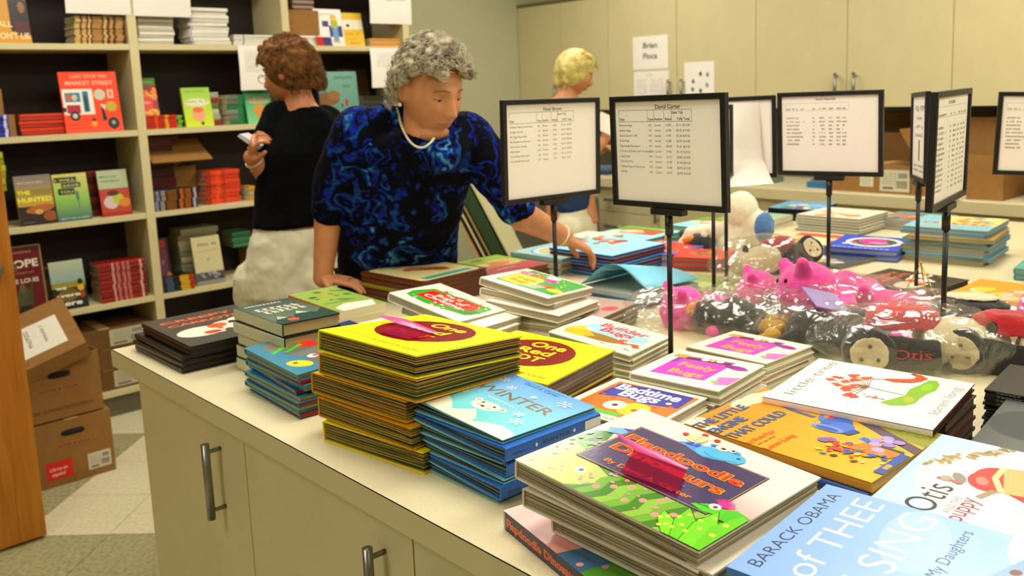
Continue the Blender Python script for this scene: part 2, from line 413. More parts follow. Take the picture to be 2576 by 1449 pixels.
# single vinyl tiles where the photograph shows the floor, the rest in one joined layer
r2 = math.sqrt(.5); T = 0.33; joined = {0: MB(), 1: MB()}; tile_me = {}
for i in range(-28, 24):
    for j in range(-40, 20):
        a0 = -2.05 + i * T; b0 = -4.017 + j * T
        ca, cb = a0 + T / 2, b0 + T / 2
        x, y = (ca + cb) * r2, (ca - cb) * r2
        if not (XL + .2 < x < XR - .2 and YF + .2 < y < YB - .2): continue
        light = (math.floor((a0 + 2.05 + .01) / .99) + math.floor((b0 + 4.017 + .01) / .99)) % 2 == 0
        light = 1 if light else 0
        near = -4.6 < x < -2.5 and .3 < y < 1.9
        g = T / 2 - .0012; q = [(-g * r2 * 2, 0), (0, -g * r2 * 2), (g * r2 * 2, 0), (0, g * r2 * 2)]
        vs = [(px, py, -.0035) for px, py in q] + [(px, py, 0) for px, py in q]
        fs = [(4, 5, 6, 7), (0, 1, 5, 4), (1, 2, 6, 5), (2, 3, 7, 6), (3, 0, 4, 7)]
        if near:
            if light not in tile_me:
                tile_me[light] = MB().add(vs, fs).build('tile', tile_light_m if light else tile_dark_m, link=False)
            t = obj('tile', tile_me[light], floor); t.location = (x, y, 0)
        else:
            joined[light].add([(vx + x, vy + y, vz) for vx, vy, vz in vs], fs)
for k in (0, 1):
    o = joined[k].build('distant_tiles', tile_light_m if k else tile_dark_m, floor, kind='stuff')
struct('ceiling', MB().box((XL - .1, YF - .1, ZC), (XR + .1, YB + .1, ZC + .1)), ceil_m)
struct('wall_left', MB().box((XL - .12, YF - .1, 0), (XL, YB + .1, ZC)), wall_m)
struct('wall_back', MB().box((XL, YB, 0), (XR, YB + .12, ZC)), wall_m)
struct('wall_right', MB().box((XR, YF, 0), (XR + .12, YB, ZC)), wall_m)
struct('wall_front', MB().box((XL, YF - .12, 0), (XR, YF, ZC)), wall_m)
struct('wall_closet', MB().box((XL, -.32, 0), (-3.47, -.2, ZC)), wall_m)
struct('baseboard_back', MB().box((XL + .01, 4.795, 0), (-4.9, 4.808, .1)), kick_m)
struct('baseboard_left', MB().box((XL, 3.27, 0), (XL + .012, 4.15, .1)), kick_m)
# backsplash between wall counter and wall cabinets
struct('trim_1', MB().box((XL, 4.796, .985), (XR, 4.809, 1.395)), backsplash_m)
# door leaf standing open at the far left
door = struct('door_1', MB().box((-3.545, -.15, .012), (-3.5, .757, 2.1)), wood_m, bevel=.003)
st = MB().cap((-3.5, .69, 1.0), (-3.485, .69, 1.0), .032, .032).cap((-3.47, .69, 1.0), (-3.45, .69, 1.0), .012, .012).cap((-3.45, .69, 1.0), (-3.45, .58, 1.0), .01, .009)
st.build('lever_handle', steel_m, door)
MB().box((-3.536, .757, .93), (-3.509, .7595, 1.07)).build('latch_plate', steel_m, door)
MB().box((-3.53, .757, .985), (-3.515, .77, 1.01)).build('latch_bolt', steel_m, door)
for z in (.25, 1.05, 1.85): MB().cap((-3.522, -.165, z - .045), (-3.522, -.165, z + .045), .009, .009).build('hinge', steel_m, door)

# ceiling lights
for k, (lx, ly) in enumerate([(-3.5, 3.3), (-3.5, 1.2), (-1.3, 3.3), (-1.3, 1.2), (.9, 3.3), (.9, 1.2), (-1.3, -1.3)]):
    spot = ['above the far end of the bookcase', 'above the aisle beside the bookcase', 'above the far side of the book island', 'above the near side of the book island',
            'above the far right corner', 'above the right end of the island', 'behind the photographer'][k]  # last panel is unseen, added to brighten the island front
    t = empty('ceiling_light', (lx, ly, ZC), 'recessed fluorescent ceiling panel ' + spot, 'ceiling light', 'fluorescent ceiling panels')
    fr = MB()
    for a, b in (((-.32, -.62, -.012), (-.3, .62, 0)), ((.3, -.62, -.012), (.32, .62, 0)), ((-.3, -.62, -.012), (.3, -.6, 0)), ((-.3, .6, -.012), (.3, .62, 0))): fr.box(a, b)
    fr.build('frame', paper_m, t); MB().box((-.299, -.599, -.008), (.299, .599, -.002)).build('diffuser', bulb_m, t)

# ---------------------------------------------------------------- furniture
def bar_handle(parent, p, axis_out, length=.128, vertical=True):
    """steel bar pull standing off a door"""
    p = Vector(p); o = Vector(axis_out); d = Vector((0, 0, 1)) if vertical else o.cross(Vector((0, 0, 1))).normalized()
    mb = MB(); a = p - d * (length / 2 + .018) + o * .032; b = p + d * (length / 2 + .018) + o * .032
    mb.loft([(a, d.orthogonal() * .006, d.cross(d.orthogonal()) * .006), (b, d.orthogonal() * .006, d.cross(d.orthogonal()) * .006)], n=12)
    h = mb.build('bar_pull', steel_m, parent)
    for s_ in (-1, 1):
        q = p + d * s_ * length / 2
        MB().loft([(q, d * .0045, o.cross(d) * .0045), (q + o * .03, d * .0045, o.cross(d) * .0045)], n=10).build('handle_post', steel_m, h)
    return h
# island
IX0, IY0, IY1, IX1, IZ = -2.311, .690, 3.86, 2.1, .95
wt = empty('worktop', (0, 0, .907), 'long cream laminate worktop of the island, covered with books', 'countertop')
def at_parent(o, p): o.parent = p; o.matrix_parent_inverse = Matrix.Translation(-Vector(p.location)); return o
at_parent(MB().box((IX0, IY0 + .0008, .907), (IX1, IY1, IZ)).build('slab', counter_m, bevel=.0008), wt)
at_parent(MB().box((IX0, IY0 - .0008, .907), (IX1, IY0 + .0008, .9488)).build('front_edging', laminate, None), wt)
at_parent(MB().box((IX0, IY0 - .0009, .9489), (IX1, IY0 + .0007, .9499)).build('edge_seam', slot_m, None), wt)
def cabinet(name, label, x0, x1, yb, yf, z0, z1, splits, handles, out=-1, kick=True, drawers=None, group=None, top=None):
    """run of doors facing -y; yb back, yf front plane of the doors"""
    t = empty(name, ((x0 + x1) / 2, (yb + yf) / 2, z0 if not kick else 0), label, 'cabinet', group)
    at_parent(MB().box((x0 + .001, yf + .021, z0), (x1 - .001, yb, z1)).build('carcass', laminate), t)
    if kick: at_parent(MB().box((x0 + .02, yf + .07, 0), (x1 - .02, yb - .02, z0)).build('kick_board', kick_m), t)
    xs = [x0] + list(splits) + [x1]
    for i, (a, b) in enumerate(zip(xs, xs[1:])):
        if drawers and i in drawers:
            zs = [z0, z0 + .30, z0 + .48, z0 + .66, z1]
            for za, zb in zip(zs, zs[1:]):
                d = at_parent(MB().box((a + .002, yf, za + .002), (b - .002, yf + .019, zb - .002)).build('drawer', laminate, bevel=.001), t)
                bar_handle(d, ((a + b) / 2, yf, (za + zb) / 2), (0, -1, 0), vertical=False)
        else:
            d = at_parent(MB().box((a + .0018, yf, z0 + .002), (b - .0018, yf + .019, z1 - .002)).build('door', laminate, bevel=.001), t)
            if handles[i]: bar_handle(d, (handles[i][0], yf, handles[i][1]), (0, -1, 0))
    return t
cabinet('base_cabinet', 'cream two-door base cabinet at the left end of the book island', -2.238, -1.084, 3.75, .72, .1, .906, [-1.661], [(-1.777, .768), (-1.164, .765)], group='island base cabinets')
cabinet('base_cabinet', 'cream two-door base cabinet under the middle of the book island', -1.084, .07, 3.75, .72, .1, .906, [-.507], [(-1.02, .765), (-.427, .765)], group='island base cabinets')
cabinet('base_cabinet', 'cream two-door base cabinet under the right part of the book island', .07, 1.224, 3.75, .72, .1, .906, [.647], [(.15, .765), (.73, .765)], group='island base cabinets')
# wall counter and cabinets
wc = empty('worktop', (-1.7, 4.5, .922), 'cream worktop running along the back wall under the wall cabinets', 'countertop')
at_parent(MB().box((XL + .003, 4.17, .922), (1.5, 4.795, .98)).build('slab', counter_m, bevel=.002), wc)
at_parent(MB().box((XL + .003, 4.168, .924), (1.5, 4.172, .977)).build('front_edging', laminate), wc)
places = ['in the back left corner', 'second from the left wall', 'third from the left, behind the middle signs', 'fourth from the left, behind the cartons', 'at the right end of the back wall']
cx = [(-4.965, -4.52, -4.08), (-4.08, -3.51, -2.94), (-2.94, -2.38, -1.83), (-1.83, -1.27, -.71), (-.71, -.15, .41)]
for k, (a, s_, b) in enumerate(cx):
    cabinet('wall_cabinet', 'cream two-door wall cabinet ' + places[k], a, b, 4.79, 4.473, 1.398, 2.14, [s_], [(s_ - .05, 1.50), (s_ + .055, 1.50)], kick=False, group='cream wall cabinets')
    cabinet('base_cabinet', 'cream base cabinet under the back counter, ' + places[k], a, b, 4.79, 4.21, .1, .921, [s_], [(s_ - .05, .8), (s_ + .05, .8)], drawers=(0,) if k == 1 else None, group='back wall base cabinets')
boxo('trim_2', (XL + .01, 4.465, 2.141), (.41, 4.8, 2.16), material('dark_trim', '#6e6334', .6), structure=True)

# bookcase
BX = -4.609; BD = .345
bc = empty('bookcase', (BX - BD / 2, 2.0, 0), 'tall beige bookcase of three bays full of books along the left wall', 'bookcase')
UP = [(.79, .833), (1.605, 1.648), (2.42, 2.463), (3.214, 3.257)]
SZ = [.112, .556, .978, 1.391, 1.809, 2.225]
for a, b in UP: at_parent(MB().box((BX - BD, a, 0), (BX, b, 2.27)).build('upright', shelf_m, bevel=.002), bc)
for (a, b), (c_, d) in zip(UP, UP[1:]):
    for z in SZ: at_parent(MB().box((BX - BD + .006, b + .0005, z), (BX - .001, c_ - .0005, z + .028)).build('shelf', shelf_m, bevel=.0015), bc)
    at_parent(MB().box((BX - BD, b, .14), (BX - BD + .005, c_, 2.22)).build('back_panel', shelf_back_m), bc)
    at_parent(MB().box((BX - .06, b, 0), (BX - .045, c_, .11)).build('kick_board', kick_m), bc)
ST = [z + .0285 for z in SZ]       # tops of the shelf boards
# ================================================================ BOOKS
BOOK_CACHE = {}
def book_mesh(style, w, h, t, cover, page, spine=None, seed=0, wedge=0.0):
    """canonical book lying flat: x = width from the spine, y = height, z from 0 to t. Returns cover mesh and pages mesh"""
    key = (style, round(w, 3), round(h, 3), round(t, 4), cover, page, spine, seed, wedge)
    if key in BOOK_CACHE: return BOOK_CACHE[key]
    rnd = random.Random(seed + 5); c = MB(); p = MB(); sp = spine or cover
    x0, x1, y0, y1 = -w / 2, w / 2, -h / 2, h / 2
    bt = .0024 if style in ('hard', 'popup') else (.0012 if style == 'board' else .0006)
    if style == 'board': bt = .002
    # U-shaped case: outer and inner profile in x, z, extruded along y
    rr = min(.004, t * .3)
    prof = [(x1, 0), (x0 + rr, 0), (x0 + rr * .25, rr * .3), (x0, rr), (x0, t - rr), (x0 + rr * .25, t - rr * .3), (x0 + rr, t), (x1, t),
            (x1, t - bt), (x0 + bt + .001, t - bt), (x0 + bt + .001, bt), (x1, bt)]
    n = len(prof); vs = [(x, y0, z) for x, z in prof] + [(x, y1, z) for x, z in prof]
    cols = []; fs = []
    for i in range(n):
        fs.append((i, i + n, (i + 1) % n + n, (i + 1) % n))
    c.add(vs, fs, cover)
    for i, f in enumerate(fs):
        if i in (2, 3, 4): c.c[i] = inkc(sp)
    # end faces as quads pairing outer and inner profile
    ends = [(0, 1, 10, 11), (1, 2, 3, 10), (10, 3, 4, 9), (4, 5, 6, 9), (6, 7, 8, 9)]
    k = len(c.v) - 2 * n
    for q in ends:
        c.f.append([a + k for a in q]); c.c.append(inkc(cover)); c.sm.append(False)
        c.f.append([a + n + k for a in reversed(q)]); c.c.append(inkc(cover)); c.sm.append(False)
    ins = {'hard': .003, 'popup': .0015, 'board': .0012, 'paper': .0003}[style]
    pz0, pz1 = bt + .0001, t - bt - .0001; th = pz1 - pz0
    if style in ('hard', 'paper'):
        p.box((x0 + bt + .0015, y0 + ins, pz0), (x1 - ins, y1 - ins, pz1), page)
    elif style == 'board':
        m_ = max(3, int(th / .0026)); g = .00045
        for i in range(m_):
            a = pz0 + th * i / m_; b = pz0 + th * (i + 1) / m_ - g; j = rnd.uniform(0, .0018)
            cc = [x * rnd.uniform(.86, 1.0) for x in tuple(int(page[q:q + 2], 16) / 255 for q in (1, 3, 5))]
            p.box((x0 + bt + .0015, y0 + ins + j, a), (x1 - ins - j, y1 - ins - j, b), tuple(cc))
    else:
        m_ = max(5, int(th / .0017)); pal = page.split(',')
        for i in range(m_):
            zc = pz0 + th * (i + .5) / m_; col = pal[i % len(pal)]; nx = 7; vs = []; fs = []
            amp = th * .30 / m_ * 2; ph = rnd.uniform(0, 6); e = rnd.uniform(0, .002)
            for q in range(nx + 1):
                x = x0 + bt + .002 + (w - bt - .002 - ins - e) * q / nx
                z = zc + amp * sin(ph + 4.2 * q / nx) * (q / nx) ** .5
                z = min(max(z, pz0 + .0004), pz1 - .0004)
                for yy in (y0 + ins + e, y1 - ins - e):
                    vs.append((x, yy, z - .00048)); vs.append((x, yy, z + .00048))
            for q in range(nx):
                a = q * 4; b = a + 4
                fs += [(a + 1, b + 1, b + 3, a + 3), (a, a + 2, b + 2, b), (a, b, b + 1, a + 1), (a + 2, a + 3, b + 3, b + 2)]
            fs += [(0, 1, 3, 2), (nx * 4, nx * 4 + 2, nx * 4 + 3, nx * 4 + 1)]
            p.add(vs, fs, col)
    if wedge:      # thick at the spine, thin at the fore edge
        for q in (c, p): q.v = [(x, y, t / 2 + (z - t / 2) * (1 - wedge * 2 * x / w)) for x, y, z in q.v]
    BOOK_CACHE[key] = (c.build('book', gloss_m, link=False), p.build('pages', pages_m, link=False))
    return BOOK_CACHE[key]
def Rot(yaw, tx, ty):
    return Matrix.Rotation(radians(yaw), 3, 'Z') @ Matrix.Rotation(radians(tx), 3, 'X') @ Matrix.Rotation(radians(ty), 3, 'Y')
def make_book(M3, centre, style, w, h, t, cover, page, spine=None, seed=0, art=None, spine_art=None, mat=None, name='book', label='', group=None, cat='book', wedge=0.0):
    """M3: rotation of the canonical book; centre = bottom centre"""
    cm, pm = book_mesh(style, w, h, t, cover, page, spine, seed, wedge)
    o = obj(name, cm); mw = M3.to_4x4(); mw.translation = Vector(centre); o.matrix_world = mw
    tag(o, label, cat, group)
    o_p = obj('pages', pm, o, kind='stuff' if style in ('board', 'popup') else None)
    if art:
        if isinstance(art, bpy.types.Mesh): me = art
        else: me = art(w, h).mb.build('cover_print', mat or gloss_m, link=False)
        a = obj('cover_print', me, o); a.location = (-w / 2, -h / 2, t / 2 * (2 + wedge)); a.rotation_euler = (0, math.atan(wedge * t / w), 0)
    if spine_art:
        me = spine_art if isinstance(spine_art, bpy.types.Mesh) else spine_art(h, t).mb.build('spine_print', mat or gloss_m, link=False)
        a = obj('spine_print', me, o, kind='stuff')
        # spine art: u runs along -y (top to bottom of the book), v up
        a.matrix_local = Matrix(((0, 0, -1, -w / 2), (-1, 0, 0, h / 2), (0, 1, 0, 0), (0, 0, 0, 1)))
    return o
ORD = ['topmost', 'second from top', 'third from top', 'fourth from top', 'fifth from top', 'sixth from top', 'seventh from top', 'eighth from top', 'ninth from top', 'tenth from top',
       'eleventh from top', 'twelfth from top', 'thirteenth from top', 'fourteenth from top', 'fifteenth from top', 'sixteenth from top', 'seventeenth from top', 'eighteenth from top',
       '19th from top', '20th from top', '21st from top', '22nd from top', '23rd from top', '24th from top', '25th from top', '26th from top', '27th from top', '28th from top']
def fit_label(desc, o_, place):
    import re
    s = f'{desc}, {o_} {place}' if o_ else f'{desc} {place}'
    count = lambda t_: len(re.findall(r"[A-Za-z0-9']+", t_))
    for a_, b_ in (('in the pile ', ''), ('with a ', 'with '), ('the ', ''), (' a ', ' ')):
        if count(s) <= 16: return s
        s = s.replace(a_, b_)
    if count(s) > 16: s = s.replace(' and ', ' ').replace('picture book', 'book')
    if count(s) > 16: s = s.replace(' pile', '').replace('with ', '')
    return s
LONG = []
def ordinal(i, n): return 'lowest' if (i == n - 1 and n > 1) else ORD[i]
def stack(desc, place, O, yaw, tx, ty, A, B, frame, n, style, covers, pages, art=None, z0=.9502, jit=.004, yj=2.0, alt=None, low=None, seed=1, mat=None, spine_art=None, spines=None, offs=None, ext=None, group=None, second_art=None, wedge=0.0):
    """pile of n books; O = far-left corner of the top cover's near-left edge, A along the near edge, B away; frame 'A' reads along the near edge, 'N' reads away from it"""
    rnd = random.Random(seed); M0 = Rot(yaw, tx, ty); P = Vector(O) + M0 @ Vector((A / 2, B / 2, 0)); nrm = M0 @ Vector((0, 0, 1))
    ztop = P.z; t = (ztop - z0) / n - .0004; w, h = (A, B) if frame == 'A' else (B, A)
    objs = []
    for i in range(n):
        f = 1 - i / max(1, n - 1) if n > 1 else 1
        f2 = f ** 1.3
        ya = yaw + (rnd.uniform(-yj, yj) if i else 0)
        dx, dy = (rnd.uniform(-jit, jit), rnd.uniform(-jit, jit)) if i else (0, 0)
        if offs and i in offs: dx += offs[i][0]; dy += offs[i][1]; ya += offs[i][2]
        M = Rot(ya, tx * f2, math.degrees(wedge * t / w) if wedge else ty * f2)
        flip = alt and (i % 2 == 1)
        base = {'A': 0, 'N': 90}[frame] + (180 if flip else 0)
        Mb = M @ Matrix.Rotation(radians(base), 3, 'Z')
        c = Vector((P.x + dx, P.y + dy, z0 + (n - i) * (ztop - z0) / n)) - (M @ Vector((0, 0, 1))) * t
        k = i % len(covers)
        cv = covers[k]; sp = spines[i % len(spines)] if spines else None
        o = make_book(Mb, c, style, w, h, t, cv, pages, sp, seed * 31 + (i % 3), art if i == 0 else second_art, spine_art=spine_art, mat=mat, wedge=wedge,
                      label=fit_label(desc if i == 0 else (low or desc.split(' with ')[0]), ordinal(i, n) if n > 1 else '', place), group=group or (f'pile: {desc}' if n > 1 else None))
        objs.append(o)
    return objs

# ---------------------------------------------------------------- cover designs (u to the right of the title, v up)
def art_winter(w, h):
    a = Art(w, h); a.grad(0, 0, 1, .35, '#74d6d2', '#84d6e4'); a.grad(0, .35, 1, .7, '#84d6e4', '#86c2f0'); a.grad(0, .7, 1, 1, '#86c2f0', '#6aa8ea')
    a.poly([(0, .02), (.38, .0), (.4, .02), (.34, .12), (.22, .22), (.08, .29), (0, .3)], '#f1ecd8')
    a.poly([(.38, 0), (.6, 0), (.62, .05), (.6, .12), (.52, .2), (.47, .24), (.42, .16), (.36, .1)], '#f5e9da')
    a.poly([(.56, .0), (1, 0), (1, .1), (.96, .15), (.82, .17), (.7, .12), (.6, .04)], '#eaf0dc')
    a.ell(.475, .335, .13, .085, '#f6ecde', 8); a.ell(.35, .385, .03, .04, '#f6ecde'); a.ell(.615, .375, .038, .035, '#f6ecde'); a.ell(.35, .385, .014, .02, '#f0b8a0'); a.ell(.618, .373, .02, .018, '#f0a898')
    a.ell(.415, .37, .013, .013, '#3a3010'); a.ell(.54, .365, .013, .013, '#3a3010'); a.ell(.465, .312, .02, .013, '#3a3010'); a.ell(.42, .32, .02, .015, '#f4c8b8'); a.ell(.53, .31, .02, .015, '#f4c8b8')
    a.text('WINTER', .11, .555, .026, '#8a7a60', wid=.78, bold=.02)
    a.text('A POP-UP BOOK', .34, .475, .006, '#eef4f2', wid=.29)
    a.text('David A. Carter', .33, .90, .010, '#1c5888', wid=.36, bold=.0); a.text('created by the New York Times bestselling artist', .28, .95, .0035, '#2c70a8', wid=.46, bold=0)
    for u, v, r in ((.14, .42, .045), (.17, .84, .05), (.34, .75, .045), (.59, .74, .028), (.84, .82, .06), (.76, .40, .04), (.85, .29, .055)):
        for q in range(6):
            an = radians(q * 60 + 12); du, dv = cos(an) * r, sin(an) * r * w / h
            a.line([(u, v), (u + du, v + dv)], .0012, '#f4f2ea')
            for s_ in (.55, .85):
                for sg in (-1, 1):
                    an2 = an + sg * 1.0; a.line([(u + du * s_, v + dv * s_), (u + du * s_ + cos(an2) * r * .33, v + dv * s_ + sin(an2) * r * .33)], .0011, '#f4f2ea')
    return a
def art_winter_spine(h, t):
    a = Art(h, t); a.rect(.82, 0, 1, 1, '#d8ded0'); a.text('WINTER', .36, .3, t * .42, '#14304a', wid=.3); a.text('Carter', .06, .3, t * .3, '#14304a', wid=.12)
    a.ell(.3, .5, .012, .2, '#dfe8ec'); a.ell(.7, .5, .012, .2, '#dfe8ec'); return a
def art_flap(w, h):
    rnd = random.Random(4); a = Art(w, h); a.rect(0, 0, 1, 1, '#f4ecdf')
    a.grad(0, .62, .55, 1, '#f3e6dc', '#f5e4dc'); a.grad(.0, .5, .45, .78, '#f2c3bc', '#f5e0da'); a.grad(.84, .35, 1, .62, '#f0a8a8', '#f4ddd6')
    # foliage
    a.poly([(0, 0), (1, 0), (1, .36), (.93, .37), (.83, .26), (.6, .28), (.44, .26), (.2, .3), (.12, .45), (0, .5)], '#4f8a28')
    a.poly([(0, .44), (.03, .58), (.10, .64), (.14, .52), (.1, .4)], '#3f7a22'); a.poly([(.05, .42), (.2, .5), (.24, .40), (.12, .34)], '#5fa030')
    a.poly([(.14, .38), (.3, .43), (.22, .30), (.12, .30)], '#4c8c26')
    a.poly([(0, 0), (0, .4), (.12, .36), (.3, .26), (.42, .2), (.36, .06), (.3, 0)], '#b8c46c')
    a.ell(.2, .2, .1, .05, '#e6d86a', 20); a.ell(.26, .17, .03, .03, '#eef0dc'); a.ell(.265, .17, .012, .014, '#4a5030'); a.ell(.13, .24, .05, .02, '#e8c860', 40)
    for k in range(9):
        u = .36 + k * .052
        a.poly([(u, 0), (u + .05, .0), (u + .085, .1), (u + .07, .2), (u + .11, .3), (u + .05, .27), (u + .01, .18), (u + .03, .08)], ['#6fa838', '#3f7c1e', '#8aba48'][k % 3])
        a.ell(u + .05, .1 + (k % 3) * .06, .016, .02, '#ef9a94')
    a.blobs(34, ['#e8a8b8', '#d89ad0', '#ef9a8c'], .02, .05, .7, .3, .012, rnd); a.blobs(10, ['#c890d0', '#d8a0c8'], .02, .32, .2, .55, .016, rnd)
    # dark blue bunting-like tail and blue dinosaur
    a.poly([(.05, .66), (.16, .74), (.2, .66), (.08, .6)], '#7cb4dc'); a.poly([(.1, .7), (.17, .74), (.16, .68)], '#3c50b0'); a.poly([(.16, .74), (.2, .74), (.19, .69)], '#3c50b0')
    # title panel
    a.rect(.15, .27, .86, .79, '#3e3260'); a.frame(.155, .28, .855, .785, .0008, '#d8a860'); a.frame(.15, .27, .86, .79, .0009, '#241c3a')
    a.poly([(.37, .8), (.44, .86), (.52, .84), (.58, .79), (.6, .76), (.54, .74)], '#4c9ce0')
    for q in range(4): a.poly([(.40 + q * .035, .80 + q * .008), (.425 + q * .035, .86 - q * .004), (.445 + q * .035, .80 + q * .004)], '#3444a8')
    a.ell(.585, .825, .095, .062, '#5ab8e4', 10); a.ell(.655, .84, .05, .055, '#5ab8e4'); a.ell(.52, .81, .05, .06, '#58b4e2')
    for q in range(8): a.ell(.505 + q * .019, .895 + .02 * sin(q * .4), .012, .016, '#3c8cc8')
    a.ell(.555, .90, .036, .036, '#1c3a58'); a.ell(.555, .90, .034, .034, '#f6f0e2'); a.ell(.56, .897, .014, .014, '#b86a30'); a.ell(.562, .897, .007, .008, '#201810')
    a.ell(.60, .915, .02, .024, '#f6f0e2'); a.ell(.605, .913, .009, .01, '#402010'); a.ell(.665, .855, .01, .012, '#3060a0'); a.line([(.52, .79), (.57, .77), (.63, .785), (.68, .81)], .0008, '#2a5c88')
    a.ell(.41, .90, .05, .06, '#ece4b0'); a.ell(.415, .965, .016, .018, '#c83a20'); a.ell(.345, .90, .016, .018, '#c83a20'); a.ell(.49, .955, .016, .018, '#c83a20')
    for p in ((.345, .9), (.415, .965), (.49, .955)): a.line([(.42, .86), p], .0006, '#503c20')
    a.text('Flapdoodle', .18, .60, .021, '#e03418', wid=.64, bold=.05, outline='#f6d428')
    a.text('DInosaurs', .2, .465, .021, '#e03418', wid=.6, bold=.05, outline='#f6d428')
    a.text('By David A. Carter', .27, .325, .010, '#f08020', wid=.47, bold=.04); a.text('A Colorful Pop-up Book', .37, .40, .005, '#7a70a8', wid=.3)
    # big leaves and small green dinosaur bottom right
    a.poly([(.86, .34), (.93, .40), (1, .38), (1, .28), (.9, .27)], '#48b828'); a.poly([(.765, .30), (.82, .36), (.9, .36), (.9, .30), (.83, .28)], '#50c428')
    a.poly([(.76, .315), (.84, .345), (.84, .325)], '#2c8c18')
    for q in range(15):
        an = radians(20 + q * 9); a.line([(.865, .37), (.865 + cos(an) * .055, .37 + sin(an) * .085)], .0013, '#e8309a')
    a.ell(.85, .355, .026, .028, '#f4f0e0'); a.ell(.853, .352, .01, .012, '#703020')
    def leaf(t0, t1, tip, c, c2):
        mx = ((t0[0] + tip[0]) / 2 - .03, (t0[1] + tip[1]) / 2); my = ((t1[0] + tip[0]) / 2 + .03, (t1[1] + tip[1]) / 2)
        a.poly([t0, t1, my, tip, mx], '#1c4010'); a.poly([(t0[0] + .003, t0[1]), (t1[0] - .003, t1[1]), (my[0] - .003, my[1]), (tip[0], tip[1] - .006), (mx[0] + .003, mx[1])], c)
        for q in range(4): a.ell(t0[0] + (tip[0] - t0[0]) * (.25 + q * .18) + .015 * ((q % 2) * 2 - 1), t0[1] + (tip[1] - t0[1]) * (.25 + q * .18), .01, .012, c2)
    leaf((.82, 0), (.97, 0), (.735, .16), '#7cd42c', '#d8e858'); leaf((.86, .0), (.99, .0), (.79, .265), '#6cc822', '#c8e050'); leaf((.90, 0), (1, 0), (.885, .335), '#74d028', '#d0e458')
    a.poly([(.97, 0), (1, 0), (1, .36), (.97, .37), (.93, .2), (.95, .08)], '#68c420'); a.ell(.965, .25, .012, .015, '#d8e858'); a.ell(.97, .14, .012, .015, '#d8e858')
    return a
def art_flap_spine(h, t):
    a = Art(h, t); a.rect(0, 0, 1, 1, '#3c3450'); a.rect(.0, 0, .02, 1, '#b8b0a8'); a.rect(.84, 0, 1, 1, '#d8d4c8')
    a.text('Flapdoodle Dinosaurs', .04, .28, t * .42, '#e8421c', wid=.76, bold=.03, outline='#e8b428'); a.text('Carter', .86, .3, t * .4, '#3a3438', wid=.1); return a
def art_flap2(w, h):
    a = Art(w, h); a.rect(0, 0, 1, 1, '#f0dcd4'); a.poly([(.0, .0), (.45, 0), (.3, .1), (.1, .3), (0, .36)], '#4f8a28'); a.grad(0, .4, 1, 1, '#e89a94', '#f4e0d8')
    a.poly([(0, .2), (.6, .15), (.5, .3), (0, .42)], '#3f6c8c'); a.blobs(8, ['#e090d0', '#f0a0a0'], .02, .02, .4, .3, .02, random.Random(3)); return a
def art_onered(w, h):
    a = Art(w, h); a.rect(0, 0, 1, 1, '#f2e512'); a.ell(.47, .565, .37, .345, '#7c0a06')
    a.text('One', .34, .71, .028, '#f0e41c', wid=.34, bold=.04); a.text('Red', .32, .545, .028, '#f0e41c', wid=.33, bold=.04); a.text('DOT', .26, .38, .026, '#f0e41c', wid=.40, bold=.03)
    a.text('by David A. Carter', .45, .09, .010, '#5a3c08', wid=.47, bold=0); a.text('a pop-up book for children of all ages', .06, .12, .0045, '#6a5010', wid=.36, bold=0); return a
def art_bugs_base(a):
    a.rect(0, 0, 1, 1, '#f1ecdb')
def art_feely(w, h):
    a = Art(w, h); art_bugs_base(a); a.poly([(.14, .15), (.13, .84), (.73, .9), (.73, .2)], '#ea3ec0'); a.poly([(.13, .55), (.13, .84), (.2, .86), (.2, .6)], '#8a3cb4')
    a.poly([(.2, .82), (.72, .86), (.72, .78), (.22, .74)], '#3a2c20'); a.ell(.14, .82, .09, .06, '#e0a028', 20); a.ell(.42, .82, .045, .04, '#eef0e0'); a.ell(.58, .84, .045, .035, '#eef0e0'); a.ell(.5, .83, .03, .03, '#c8d038')
    a.text('Feely', .26, .50, .026, '#e8b414', wid=.42, bold=.03); a.text('Bugs', .28, .26, .026, '#e8b414', wid=.38, bold=.03)
    a.ell(.8, .75, .12, .06, '#7c1488', 0); a.ell(.86, .72, .09, .05, '#a01c98', 10); a.poly([(.8, .38), (1, .48), (.99, .2), (.86, .14)], '#ee7ac8')
    a.ell(.84, .22, .04, .03, '#6cc040', 0); a.line([(.8, .5), (.84, .25), (.9, .1)], .001, '#80c060'); a.line([(.06, .9), (.12, .8)], .0015, '#58a838'); a.text('A Touch & Feel Pop-up by David A. Carter', .1, .07, .004, '#8c8474', wid=.6, bold=0)
    return a
def art_bed(w, h):
    a = Art(w, h); art_bugs_base(a); a.rect(.08, .12, .96, .93, '#c8782c'); a.poly([(.12, .5), (.12, .88), (.5, .93), (.91, .92), (.93, .6), (.6, .52), (.4, .58)], '#3a3c9c')
    a.text('Bedtime', .16, .74, .030, '#f2f0ea', wid=.68, bold=.05); a.text('Bugs', .28, .60, .030, '#f2f0ea', wid=.42, bold=.05)
    a.ell(.62, .36, .15, .16, '#f0c818'); a.ell(.42, .36, .11, .11, '#ece8da'); a.ell(.42, .36, .03, .03, '#403020'); a.ell(.64, .34, .03, .03, '#d0401c'); a.ell(.8, .66, .03, .03, '#e0e088')
    for u, v in ((.16, .55), (.2, .9), (.86, .6), (.3, .5), (.75, .5), (.13, .76)): a.ell(u, v, .025, .02, '#d04828')
    a.rect(.3, .12, .6, .2, '#70b838'); a.text('by David A. Carter', .25, .04, .005, '#6c6458', wid=.4); return a
